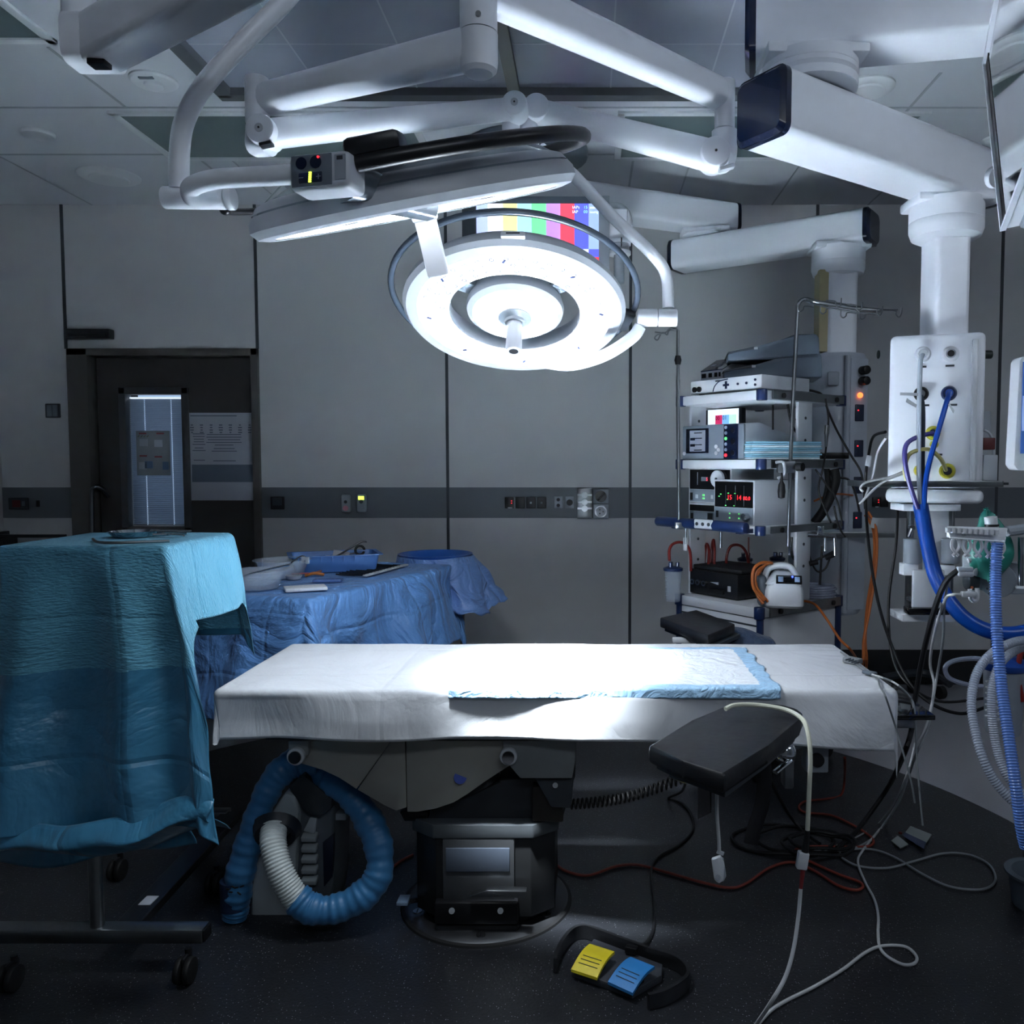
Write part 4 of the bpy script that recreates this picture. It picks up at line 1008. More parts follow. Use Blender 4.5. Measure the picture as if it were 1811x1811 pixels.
# blue rectangular tray
tp = BT(583, 1002); tw = Vector((1, 0, 0))
trc = (BT(540, 1006)+BT(672, 985))/2; trz = R(-6)
t = thing('instrument_tray', 'blue rectangular plastic tray holding instruments on the back table', 'tray', (at(592, 1000, 3.98).x, 3.98, BZ+.006), R(22))
TR = mat('blue_tray_plastic', '#4a78b8', .4, var=.03)
tw_, td_, th_ = .40, .25, .075
mb = MB(); k = .012
def ringr(x, y, z, r_=.02):
    out = []
    for sx, sy, a0 in ((1, 1, 0), (-1, 1, 90), (-1, -1, 180), (1, -1, 270)):
        for q_ in range(5): an = R(a0+22.5*q_); out.append(Vector((sx*(x-r_)+r_*math.cos(an), sy*(y-r_)+r_*math.sin(an), z)))
    return out
def loft(mb, rings, cap0=True, cap1=False):
    V = [[mb.bm.verts.new(p) for p in r_] for r_ in rings]; n_ = len(V[0])
    for i in range(len(V)-1):
        for k_ in range(n_): mb.bm.faces.new((V[i][k_], V[i][(k_+1) % n_], V[i+1][(k_+1) % n_], V[i+1][k_]))
    if cap0: mb.bm.faces.new(V[0][::-1])
    if cap1: mb.bm.faces.new(V[-1])
    return mb
loft(mb, [ringr(tw_/2-.02, td_/2-.02, 0), ringr(tw_/2-.005, td_/2-.005, th_), ringr(tw_/2+.012, td_/2+.012, th_), ringr(tw_/2+.012, td_/2+.012, th_+.003), ringr(tw_/2-.008, td_/2-.008, th_+.003), ringr(tw_/2-.022, td_/2-.022, .004)], True, True)
part('tray_body', mb, TR, t)
rb_ = MB()
for i in range(6): rb_.box((-tw_/2+.03+i*.05, -td_/2-.004, th_-.012), (.004, .01, .02))
part('rim_ribs', rb_, TR, t)
TW = lambda x, y, z: Vector((trx.x, trx.y, trx.z))
def inT(x, y, z):
    M = MW[t.name]; return M@Vector((x, y, z))
o = solo('paper_pack', MB().box(inT(.03, .03, .055), (.075, .004, .06), 0, Matrix.Rotation(R(20), 3, 'Z')@Matrix.Rotation(R(12), 3, 'Y')), paper, 'white printed packet standing in the blue tray', 'packet')
o = solo('forceps', MB().tube([inT(-.09, -.03, .03), inT(.0, -.01, .06), inT(.07, .02, .095), inT(.13, .03, .125), inT(.155, .03, .125)], .0045, n=8), DSTEEL, 'long dark curved clamp rising out of the blue tray', 'clamp')
o = solo('forceps', MB().tube([inT(-.07, .0, .03), inT(.02, .02, .06), inT(.1, .045, .07)], .0035, n=8), STEEL, 'steel clamp lying under the long dark one in the blue tray', 'clamp')
cm = MB()
for r_ in (.018, .024): cm.tube([inT(.12+r_*math.cos(q_*.5), .02, .085+r_*math.sin(q_*.5)) for q_ in range(13)], .003, n=6, closed=False)
o = solo('coiled_tube', cm, RUBBER, 'small coiled dark tube at the right end of the blue tray', 'tube')
o = solo('swab', MB().sphere(inT(-.03, -.0, .055), .016, (1.6, 1, .8)).sphere(inT(0, .0, .058), .013, (1.6, 1, .8)), paper, 'white swab lying in the blue tray', 'swab')
# clear plastic bowls
def bowl(px, py, r_, h_, label, z0=BZ+.008):
    p = onz(px, py, z0)
    t = thing('plastic_bowl', label, 'bowl', (p.x, p.y, z0))
    part('bowl', MB().lathe([(0, .003), (r_*.72, .003), (r_*.94, h_*.97), (r_*1.04, h_), (r_*1.04, h_+.003), (r_*.97, h_+.003), (r_*.92, h_-.004), (r_*.7, 0), (0, 0)], n=48), CLEAR, t); return p
p1 = bowl(455, 1040, .115, .07, 'round clear plastic bowl nearest the teal drape on the back table')
p2 = bowl(500, 1020, .12, .075, 'round clear plastic bowl beside the blue tray')
o = solo('spoon', MB().tube([p1+Vector((-.05, .02, .05)), p1+Vector((.05, -.02, .078)), p1+Vector((.15, -.05, .1))], .004, n=8), CHROME, 'steel instrument resting across the rim of the nearest clear bowl', 'instrument')
for dx_, lb_ in ((.10, 'left'), (.125, 'right')): solo('white_clip', MB().box(p2+Vector((dx_, -.02-(dx_-.1)*.8, .078)), (.016, .012, .03), .003), paper, 'small white clip on the rim of the rear clear bowl, %s one' % lb_, 'clip')
o = solo('forceps', MB().tube([BT(515, 995, .085), BT(534, 983, .1), BT(545, 990, .085)], .003, n=6), STEEL, 'ring-handled instrument leaning on the left rim of the blue tray', 'clamp')
o = solo('gauze', MB().box(BT(540, 1040, .012), (.16, .1, .014), .004, Matrix.Rotation(R(25), 3, 'Z')), mat('gauze_white', '#d5dae2', .9, bump=.4, bscale=60), 'stack of white gauze swabs at the front of the back table', 'gauze')
t = thing('small_dish', 'small white oval dish with a red line behind the gauze', 'dish', BT(520, 1024, .006)); p = BT(520, 1024, .006)
part('dish', MB().lathe([(0, 0), (.028, 0), (.036, .016), (.033, .018), (.026, .006), (0, .006)], p), paper, t, True)
part('rim_line', MB().tube([p+Vector((-.02, .02, .02)), p+Vector((.05, .045, .02))], .003, sm=0), mat('red_line', '#a04a55', .4), t, True)
o = solo('orange_clip', MB().tube([BT(540, 1018, .01), BT(556, 1014, .02), BT(572, 1016, .01)], .007, n=8).tube([BT(556, 1014, .02), BT(568, 1010, .012)], .006, n=8), mat('orange_plastic', '#c8783a', .4), 'small orange plastic clip on the back table', 'clip')
o = solo('plastic_pouch', MB().box(BT(580, 1026, .012), (.12, .06, .012), .004, Matrix.Rotation(R(5), 3, 'Z')), CLEARB, 'small clear pouch lying behind the gauze', 'pouch')
# row of clamps
random.seed(11)
fc = thing('artery_clamp', 'curved artery clamp with ringed handles in the row on the blue back table', 'clamp', (0, 0, 0), group='artery clamps laid in a row on the back table')
part('jaws', MB().tube([(-.13, .012, .006), (-.09, .0, .005), (-.03, 0, .005)], .004, n=6).tube([(-.03, 0, .005), (.02, .004, .006)], .003, n=6, sm=0).tube([(-.03, .0, .008), (.02, -.004, .008)], .003, n=6, sm=0), DSTEEL, fc)
rg = MB()
for s_ in (-1, 1): rg.tube([(.032+.012*math.cos(q_*PI/6), s_*.011+.009*math.sin(q_*PI/6), .008) for q_ in range(12)], .0036, n=6, sm=0, closed=True)
part('ring_handles', rg, OFFW, fc)
A_, B_ = BT(638, 1020, .004), BT(705, 1002, .004)
for i in range(13):
    p = A_.lerp(B_, i/12); o = fc if i == 0 else dup(fc)
    o.location = p; o.rotation_euler = (0, 0, R(-14+random.uniform(-3, 3)))
# round blue basin on its stand
bp = onz(770, 979, .93); bp = Vector((at(770, 979, 4.45).x, 4.45, 0)); bzz = at(770, 980, 4.45).z
t = thing('basin_stand', 'round blue basin on a stand beyond the back table', 'basin stand', (bp.x, bp.y, 0))
part('basin', MB().lathe([(0, -.1), (.12, -.1), (.17, -.02), (.195, 0), (.198, .004), (.19, .006), (.165, -.015), (.115, -.09), (0, -.09)], (bp.x, bp.y, bzz), n=56), mat('basin_blue', '#2a62b5', .3, coat=.3), t, True)
for an in (30, 150, 270): part('leg', MB().cyl((bp.x+.15*math.cos(R(an)), bp.y+.15*math.sin(R(an)), 0), (bp.x+.15*math.cos(R(an)), bp.y+.15*math.sin(R(an)), bzz-.06), .012), STEEL, t, True)
def bsk(u, v):
    an = 2*PI*u; rr = .2+.03*v+(.12*max(0, math.cos(an-.25)))*v+.03*math.sin(an*6)*v; z = bzz-.004-.26*v*(1-.2*math.sin(an*3))
    return Vector((bp.x+rr*math.cos(an), bp.y+rr*math.sin(an)*.9, z))+noise.noise_vector(Vector((math.cos(an)*3, math.sin(an)*3, v*2)))*.04*v+noise.noise_vector(Vector((math.cos(an)*9, math.sin(an)*9, v*5)))*.02*v
o = cloth_part('basin_drape', MB().grid(bsk, 120, 30, lambda u, v: (u*1.3, v*.3)), [BLUEF]); o['label'] = 'pale blue film drape hanging around the round basin stand'; o['category'] = 'drape'

# ------------------------------------------------------------------ arm board and what hangs there
ABZ = .765
t = thing('arm_board', 'black padded arm board clamped to the near side of the operating table', 'arm board', onz(1370, 1260, .7))
nl, nr = onz(1145, 1318, ABZ), onz(1281, 1372, ABZ); fr, fl_ = onz(1440, 1252, ABZ), onz(1296, 1238, ABZ)
dv = ((fr-nr)+(fl_-nl))/2; 
def lerp2(u, v): return nl.lerp(nr, u).lerp(fl_.lerp(fr, u), v)
out = [lerp2(0, 0), lerp2(.5, -.01), lerp2(1, 0), lerp2(1.03, .4), lerp2(1, .8)]
for an in (0, 25, 50, 75, 100, 130, 155, 180): out.append(lerp2(.5+.5*math.cos(R(an)), .82+.2*math.sin(R(an))))
out += [lerp2(-.02, .5)]
padm = mat('black_leather', '#15161a', .42, var=.1, bump=.25, bscale=14)
part('pad', MB().prism([p-Vector((0, 0, .042)) for p in out], (0, 0, .042), .01), padm, t, True)
cen = lerp2(.5, .5)
part('base_plate', MB().prism([cen+(p-cen)*.9-Vector((0, 0, .06)) for p in out], (0, 0, .02), .002), DGREY, t, True)
q0 = lerp2(.7, .75)-Vector((0, 0, .1)); 
j_ = at(1388, 1330, 2.2)
part('swivel_joint', MB().sphere(j_, .03).cyl(j_, j_+Vector((0, .0, .08)), .022), CHROME, t, True)
part('clamp_lever', MB().tube([j_+Vector((.01, -.02, -.015)), at(1371, 1366, 2.14)], .009, sm=0, flat=.6), CHROME, t, True)
part('support_arm', MB().tube([j_, j_+Vector((.01, .2, -.05))], .016, sm=0), STEEL, t, True)
part('rail_clamp', MB().box(j_+Vector((.012, .02, -.06)), (.025, .05, .08), .004), STEEL, t, True)
# blade clamp under the near corner
t2 = t
b0 = at(1265, 1392, 1.86)
part('side_clamp', MB().tube([at(1188, 1371, 1.9), at(1215, 1382, 1.86), at(1262, 1388, 1.84), at(1270, 1384, 1.86), at(1262, 1378, 1.9)], .009, n=8, flat=.5), STEEL, t, True)
part('clamp_knob', MB().cyl(at(1250, 1370, 1.88), at(1250, 1388, 1.88), .016), BLACK, t, True)
part('hanging_strap', MB().prism([at(1235, 1364, 1.9), at(1259, 1366, 1.9), at(1258, 1437, 1.9), at(1234, 1449, 1.9)], (0, .006, 0)), GLOSSB, t, True)

# second board behind the table with a navy cloth
sz = .80
t = thing('arm_board', 'flat black padded board behind the operating table in front of the trolley', 'arm board', onz(1230, 1120, .7))
pl = [onz(1167, 1092, sz), onz(1252, 1123, sz), onz(1300, 1103, sz), onz(1232, 1078, sz)]
part('pad', MB().prism([p-Vector((0, 0, .04)) for p in pl], (0, 0, .04), .006), padm, t, True)
part('base_plate', MB().prism([p-Vector((0, 0, .055))+Vector((.02, .0, 0)) for p in pl], (0, 0, .014)), DGREY, t, True)
part('rail_clamp', MB().box(onz(1210, 1132, .74), (.09, .03, .02), .004), OFFW, t, True)
part('post', MB().cyl(onz(1240, 1120, .76)-Vector((0, 0, .1)), onz(1240, 1120, .745), .02), DGREY, t, True)
c_ = at(1290, 1125, 3.28)
def nvf(u, v):
    x = -.14+.3*u; a_ = PI*(v*1.0); 
    return Vector((c_.x+x, c_.y-.1*math.cos(a_)+.02*math.sin(u*5), c_.z-.03+.075*math.sin(a_)**.6*(1-.4*abs(u-.5))-.03*u))+noise.noise_vector(Vector((u*3, v*3, 1)))*.012
t = thing('boot_rest', 'dark padded rest draped with navy cloth behind the operating table', 'rest', (c_.x, c_.y, .6))
part('pad', MB().box((c_.x+.02, c_.y, c_.z-.05), (.24, .16, .05), .02), RUBBER, t, True)
part('post', MB().cyl((c_.x, c_.y+.05, .5), (c_.x, c_.y+.05, c_.z-.07), .018), DGREY, t, True)
o = cloth_part('navy_cloth', MB().grid(nvf, 50, 40, lambda u, v: (u*.3, v*.3)), [NAVYC]); o['label'] = 'navy cloth thrown over the padded rest behind the operating table'; o['category'] = 'cloth'
o = solo('white_string', MB().tube([at(1237, 1118, 3.17), at(1243, 1132, 3.16), at(1250, 1146, 3.15)], .002, n=6), WCAB, 'thin white cord hanging across the navy cloth', 'cord')

# ------------------------------------------------------------------ equipment trolley
TC = Vector((.744, 3.6, 0)); EX = Vector((.615, -.788, 0)).normalized(); EY = Vector((.788, .615, 0)).normalized()
RZ = math.atan2(EX.y, EX.x)
HWx, DPy = .51, .58
def T(x, y, z=0): return TC+EX*(x-HWx/2)+EY*y+Vector((0, 0, z))   # x -.255..+.255, y 0 front .. .58 back
t = thing('equipment_trolley', 'white tall equipment trolley with navy corner caps and steel side rails', 'trolley', T(0, 0), RZ)
S1, S2, S3, S4 = 1.731, 1.432, 1.142, .787
def shelf(z, th, x0=-.255, x1=.255, y0=0, y1=.58):
    s_ = part('shelf', MB().bx(x0, x1, y0, y1, z-th, z, .004), WHITE2, t)
    for cx_, cy_ in ((x0, y0), (x1, y0), (x1, y1), (x0, y1)): part('corner_cap', MB().cyl((cx_-.008*(1 if cx_ > 0 else -1), cy_+.008*(1 if cy_ < .3 else -1), z-th-.004), (cx_-.008*(1 if cx_ > 0 else -1), cy_+.008*(1 if cy_ < .3 else -1), z+.004), .024, bev=.004), NAVY, s_)
    part('side_rail', MB().bx(x1+.012, x1+.018, y0+.05, y1-.02, z-th+.004, z+.0), STEEL, s_)
    for yy in (.12, .5): part('rail_screw', MB().cyl((x1+.018, yy, z-th/2), (x1+.024, yy, z-th/2), .012, n=18), BLACK, s_)
    return s_
shelf(S1, .042); shelf(S2, .04); shelf(S3, .035); shelf(S4, .045)
part('cabinet', MB().bx(-.245, .245, .01, .57, .25, S4-.05, .004), WHITE2, t)
part('drawer_gap', MB().bx(-.247, .247, .007, .02, S4-.085, S4-.078), DGREY, t)
for cx_ in (-.25, .25):
    for cy_ in (.01, .57): part('corner_post', MB().cyl((cx_, cy_, .15), (cx_, cy_, S4-.04), .016), NAVY, t)
for cx_ in (-.22, .22):
    for cy_ in (.05, .53): part('caster', MB().cyl((cx_-.015, cy_, .05), (cx_+.015, cy_, .05), .05, bev=.006), RUBBER, t)
part('base', MB().bx(-.25, .25, .0, .58, .1, .18, .01), MGREY, t)
for cx_, yy in ((-.245, .12), (.245, .3)):
    part('post', MB().bx(cx_-.008, cx_+.008, yy-.05, yy+.05, S4, S1-.04, .003), WHITE2, t)
    for zz_ in (.95, 1.05, 1.25, 1.35, 1.52, 1.62): part('post_hole', MB().cyl((cx_-.0095, yy, zz_), (cx_+.0095, yy, zz_), .007, n=12), DGREY, t)
part('post', MB().bx(-.03, .03, .545, .56, S4, S1-.04, .003), WHITE2, t)
part('push_handle', MB().cyl((-.30, -.09, S3-.0), (.255, -.09, S3-.0), .024, bev=.008), NAVY, t)
for cx_ in (-.2, .2): part('handle_mount', MB().bx(cx_-.015, cx_+.015, -.08, .01, S3-.03, S3-.01), NAVY, t)
part('button_plate', MB().box((.02, -.108, S3+.004), (.11, .012, .042), .005), OFFW, t)
for i in range(3): part('button', MB().cyl((-.015+.036*i, -.113, S3+.004), (-.015+.036*i, -.117, S3+.004), .008, n=16), DGREY, t)
for cx_ in (-.14, .08): part('hook', MB().cyl((cx_, -.06, S3-.1), (cx_, -.06, S3-.02), .006), STEEL, t)
part('cable_tag', MB().bx(-.155, -.13, -.062, -.058, S3-.13, S3-.07), OFFW, t)

def dev(name, label, cat, x, y, z): return thing(name, label, cat, T(x, y, z), RZ)
# top shelf: endoscopy processor
d_ = dev('camera_processor', 'flat white processor with blue buttons on the top trolley shelf', 'processor', .01, .02, S1+.001)
part('body', MB().bx(-.205, .225, 0, .33, .008, .068, .004), WHITE2, d_)
for x in (-.17, .19): part('foot', MB().cyl((x, .04, 0), (x, .04, .01), .014), BLACK, d_)
for x in (-.175, -.145): fdisc('socket', d_, BLACK, x, .028, .0125, .008)
part('blue_curve', MB().tube([(-.06, -.001, .012), (-.05, -.001, .035), (-.02, -.001, .056), (.03, -.001, .062)], .0025, n=6), NAVY, d_)
part('cross_button', MB().box((.02, -.002, .036), (.034, .004, .01)).box((.02, -.002, .036), (.01, .004, .034)), NAVY, d_)
for x, z in ((.09, .036), (.14, .036), (.19, .047), (.19, .025)): fdisc('button', d_, NAVY, x, z, .0055, .004)
fbox('label', d_, DGREY, -.03, .058, .03, .006, .002)
# black-faced unit
d_ = dev('control_unit', 'white unit with sloping black panel and four sockets at the left of the top shelf', 'control unit', -.155, .12, S1+.07)
part('body', MB().prism([(-.075, 0, .012), (-.075, 0, .055), (-.075, .11, .115), (-.075, .2, .115), (-.075, .2, .012)], (.15, 0, 0), .004), WHITE2, d_)
part('sloped_panel', MB().prism([(-.072, -.002, .057), (-.072, .108, .118), (-.072, .11, .114), (-.072, .002, .053)], (.144, 0, 0)), GLOSSB, d_)
part('blue_strip', MB().box((0, .004, .058), (.14, .012, .004), 0, Matrix.Rotation(R(29), 3, 'X')), NAVY, d_)
for x, z, s_ in ((-.035, .082, .03), (.02, .095, .03), (.02, .075, .02)): part('panel_display', MB().box((x, (z-.055)*1.85, z+.003), (s_, .025, .003), 0, Matrix.Rotation(R(29), 3, 'X')), MGREY, d_)
for x, w_ in ((-.05, .026), (-.008, .02), (.028, .016), (.052, .01)): fbox('socket', d_, BLACK, x, .033, w_, .02, .004)
for x in (-.045, .045): part('foot', MB().cyl((x, .05, -.012), (x, .05, .014), .022), BLACK, d_)
# two grey wedge-shaped printers
wz = S1+.073
def wedge(z0, label, sx):
    c_ = Vector((.895, 3.95, z0)); d = thing('wedge_unit', label, 'device', c_, R(-6)); sx *= 1.12
    pr = [(-.235, 0, .0), (-.235, 0, .03), (-.17, 0, .047), (-.11, 0, .052), (-.03, 0, .085), (.06, 0, .112), (.14, 0, .115), (.155, 0, .10), (.16, 0, .0)]
    pr = [(x*sx, y-.12, z) for x, y, z in pr]
    m = MB().prism(pr, (0, .24, 0), .008)
    part('body', m, mat('slate_plastic', '#5c6875', .4, var=.04), d)
    part('flap', MB().prism([(-.24*sx, -.125, .03), (-.235*sx, -.125, .037), (-.12*sx, -.125, .062), (-.10*sx, -.125, .052)], (0, .25, 0), .003), DGREY, d)
    part('flap_edge', MB().box((-.115*sx, -.1265, .053), (.018, .004, .012), .002), OFFW, d)
    part('top_cover', MB().prism([(-.02, -.08, .09), (.06, -.08, .12), (.13, -.08, .121), (.13, -.08, .11)], (0, .17, 0), .004), mat('slate_dark', '#3c444d', .4), d)
    return d
wedge(wz, 'slate grey wedge-shaped unit, lower of the pair on the top shelf', 1.0)
wedge(wz+.082, 'slate grey wedge-shaped unit, upper of the pair on the top shelf', .93)
# small monitor seen between the two top shelves
d_ = dev('small_monitor', 'small lit display with pink and blue squares between the top two shelves', 'monitor', -.20, .25, S2+.205)
part('frame', MB().bx(-.12, .12, 0, .03, -.035, .045, .004), DGREY, d_)
SCRW = mat('screen_white', '#dcebff', .4, emit='#dcecff', estr=.9)
fbox('screen', d_, SCRW, 0, .008, .2, .072, .003)
fbox('pink_tile', d_, mat('screen_pink', '#d0306a', .4, emit='#d0356a', estr=.7), -.025, -.006, .044, .044, .003, -.003); fbox('blue_tile', d_, mat('screen_blue', '#7ab4ef', .4, emit='#7ab4ef', estr=.8), .021, -.006, .044, .044, .003, -.003)
fbox('green_tile', d_, mat('screen_mint', '#b8e0d0', .4, emit='#b8e0d0', estr=.8), .067, -.006, .044, .044, .003, -.003)
text('digits', '00', .028, (-.045, -.0075, -.008), (1, 0, 0), (0, 0, 1), DNAVY, d_); text('digits', '01', .03, (.001, -.0075, -.008), (1, 0, 0), (0, 0, 1), NAVY, d_)
# second shelf: generator
d_ = dev('energy_generator', 'grey generator with a grey display and navy control strip on the second shelf', 'generator', -.055, .03, S2+.001)
GEN = mat('generator_grey', '#79838e', .35, var=.03)
part('body', MB().prism([(-.19, 0, 0), (-.19, 0, .158), (-.19, .1, .168), (-.19, .36, .105), (-.19, .36, 0)], (.38, 0, 0), .006), OFFW, d_)
part('front_plate', MB().bx(-.192, .192, -.012, .004, 0, .16, .006), GEN, d_)
fbox('display_frame', d_, DNAVY, -.09, .088, .145, .115, .005, -.012, .003); fbox('display', d_, mat('lcd_grey', '#858a95', .3, emit='#858a95', estr=.12), -.085, .088, .1, .098, .002, -.017)
for z in (.125, .1, .07, .045): fbox('display_text', d_, DNAVY, -.08, z, .05, .004, .001, -.019)
for z in (.097, .068): fbox('soft_key', d_, DNAVY, -.115, z, .03, .012, .001, -.019)
fbox('control_strip', d_, DNAVY, .12, .08, .085, .155, .004, -.012, .002)
for i, z in enumerate((.145, .12, .095, .07, .045, .02)): fdisc('key', d_, (LGREY, LGREY, LEDG, LGREY, LGREY, LEDR)[i], .092, z, .0075, .003, -.016)
for z in (.13, .08, .03): fdisc('outlet', d_, BLACK, .135, z, .012, .004, -.016)
for x, z in ((.03, .06), (.045, .045), (.03, .03)): fdisc('button', d_, WHITE2, x, z, .009, .004, -.012)
fdisc('button', d_, WHITE2, -.175, .03, .009, .004, -.012)
# folded blue packs
PKB = mat('pack_blue', '#8fbfd6', .7, var=.04); PKW = mat('pack_white', '#d3e2ea', .7)
random.seed(4)
for i in range(9):
    c_ = at(1372, 800, 3.78)
    o = solo('folded_drape', MB().box((c_.x+random.uniform(-.004, .004), c_.y, S2+.006+i*.0088), (.33+random.uniform(-.006, .006), .22, .0078), .0025, Matrix.Rotation(R(12+random.uniform(-1, 1)), 3, 'Z')), PKB if i % 3 else PKW,
        'folded pale blue sheet in the stack on the second trolley shelf', 'folded sheet', 'folded sheets stacked on the second trolley shelf')
c_ = T(.2, .52, S2)
o = solo('power_strip', MB().box(at(1475, 806, 4.0), (.13, .05, .03), .004, Matrix.Rotation(R(5), 3, 'Z')), BLACK, 'black power adapter at the right end of the second shelf', 'adapter')
# third shelf
def faced(name, label, cat, x, y, z, w_, h_, dp_, split=.42):
    d = dev(name, label, cat, x, y, z)
    part('body', MB().bx(-w_/2, w_/2, 0, dp_, 0, h_, .004), OFFW, d)
    part('lower_face', MB().bx(-w_/2+.008, w_/2-.008, -.003, 0, .006, h_*split), GEN, d)
    part('upper_face', MB().bx(-w_/2+.008, w_/2-.008, -.003, 0, h_*split+.002, h_-.008), GLOSSB if split else GEN, d)
    return d
d_ = faced('light_source', 'lower narrow grey unit under the insufflator on the third shelf', 'device', -.105, .06, S3+.001, .27, .085, .3, .55)
fbox('switch', d_, BLACK, -.11, .022, .014, .03, .004, -.003); fbox('media_slot', d_, BLACK, .01, .026, .035, .03, .003, -.003); fbox('slot_panel', d_, MGREY, .06, .026, .07, .028, .003, -.003)
d_ = faced('insufflator', 'black-faced unit with a large white dial and red digit on the third shelf', 'device', -.105, .06, S3+.088, .27, .165, .3, .38)
part('dial', MB().cyl((.06, -.003, .115), (.06, -.02, .115), .04, bev=.004), OFFW, d_); part('dial_hub', MB().cyl((.06, -.02, .115), (.06, -.024, .115), .006), DGREY, d_)
fbox('display', d_, MGREY, -.03, .113, .04, .02, .003, -.003); text('digits', '5', .022, (-.016, -.008, .105), (1, 0, 0), (0, 0, 1), LEDR, d_)
fbox('level_bar', d_, LGREY, -.075, .115, .002, .06, .003, -.003)
fbox('switch', d_, BLACK, -.115, .03, .014, .035, .004, -.003)
for x in (-.08, .02): fbox('key', d_, OFFW, x, .03, .014, .018, .003, -.003)
fbox('key', d_, LEDG, -.035, .037, .012, .01, .003, -.003); fbox('key', d_, LEDG, -.035, .022, .012, .008, .003, -.003)
part('connector', MB().cyl((.08, -.003, .033), (.08, -.035, .033), .01), CHROME, d_)
d_ = faced('gas_controller', 'wide unit showing red digits at the front of the third shelf', 'device', .1, .0, S3+.001, .24, .2, .36, .38)
for x, s_ in ((-.02, '15'), (.035, '14'), (.075, '00.0')): text('digits', s_, .03 if len(s_) == 2 else .024, (x-.016, -.0055, .112), (1, 0, 0), (0, 0, 1), LEDR, d_)
for x in (-.045, .012, .062): fbox('divider', d_, MGREY, x, .13, .0012, .09, .001, -.003)
for x, z in ((-.075, .135), (-.085, .125), (-.03, .14), (-.035, .112), (-.045, .085), (.01, .14), (.005, .085)): fbox('indicator', d_, LEDG, x, z, .007, .004, .002, -.003)
fbox('switch', d_, BLACK, -.095, .045, .012, .03, .004, -.003)
for x in (-.02, .035):
    for z in (.05, .03): fbox('key', d_, LEDG, x, z, .006, .006, .003, -.003)
part('connector', MB().cyl((.082, -.003, .04), (.082, -.03, .04), .015).cyl((.095, -.003, .038), (.095, -.045, .038), .007), CHROME, d_)
part('foot', MB().bx(-.1, .1, .02, .3, -.004, .002), BLACK, d_)
# fourth shelf
d_ = dev('light_box', 'black box with round connectors and a slider on the lowest trolley shelf', 'light source', -.1, .07, S4+.001)
part('body', MB().bx(-.145, .165, 0, .26, .004, .12, .006), BLACK, d_)
part('top_cover', MB().bx(-.15, .17, .02, .27, .12, .14, .006), RUBBER, d_)
for x in (-.115, -.08, -.04): p_ = fdisc('connector', d_, STEEL, x, .06, .014, .012); fdisc('connector_bore', d_, BLACK, x, .06, .007, .0135)
part('slider', MB().prism([(.0, -.002, .07), (.05, -.002, .074), (.05, -.002, .062)], (0, -.004, 0)), LGREY, d_)
fbox('latch', d_, RUBBER, .04, .03, .09, .02, .01); fbox('sticker', d_, OFFW, .115, .05, .018, .025, .002)
# white rounded device with handle
wc = at(1388, 1040, 3.66); wzb = S4+.002
d_ = thing('warming_pump', 'rounded white pump with a carrying handle and lit blue panel on the lowest shelf', 'pump', (wc.x-.01, 3.68, wzb), R(-12))
def rbody(x0, x1, y0, y1, z0, z1, m, nm, inset=.012):
    return part(nm, loft(MB(), [[p+Vector(((x0+x1)/2, (y0+y1)/2, 0)) for p in ringr((x1-x0)/2-i_, (y1-y0)/2-i_, z_, .03)] for z_, i_ in ((z0, .008), (z0+.01, 0), (z0+(z1-z0)*.6, .002), (z1-.02, .01), (z1-.006, .02), (z1, .04))], True, True), m, d_)
rbody(-.075, .095, -.09, .07, 0, .12, WHITE2, 'body')
part('rear_housing', MB().box((-.085, .01, .07), (.05, .16, .135), .02, Matrix.Rotation(R(-6), 3, 'Y'), 3), MGREY, d_)
part('top_slope', MB().prism([(-.075, -.085, .1), (.09, -.085, .095), (.05, -.0, .15), (-.03, -.0, .155)], (0, .06, 0), .01), WHITE2, d_)
part('carry_handle', MB().tube([(-.075, -.02, .11), (-.06, -.02, .16), (-.02, -.02, .178), (.03, -.02, .175), (.055, -.02, .15), (.07, -.02, .115)], .014, n=12), WHITE2, d_)
part('control_panel', MB().box((.03, -.058, .122), (.11, .05, .005), .002, Matrix.Rotation(R(38), 3, 'X')), GLOSSB, d_)
for x in (-.005, .065): part('panel_key', MB().box((x, -.062, .124), (.022, .03, .003), .001, Matrix.Rotation(R(38), 3, 'X')), mat('pale_blue_key', '#9db4d6', .4), d_)
part('indicator_lamp', MB().sphere((.045, -.05, .134), .004), LEDB, d_)
o = solo('orange_cable', MB().tube([at(1352, 1062, 3.6), at(1333, 1040, 3.6), at(1332, 1010, 3.6), at(1345, 996, 3.62), at(1365, 996, 3.66), at(1352, 1000, 3.7), at(1340, 1020, 3.66), at(1338, 1048, 3.62), at(1350, 1068, 3.6)], .007, n=8)
    .tube([at(1358, 1064, 3.61), at(1338, 1038, 3.61), at(1338, 1012, 3.61), at(1352, 1000, 3.63)], .006, n=8), ORANGE, 'orange cable wound around the white pump', 'cable')
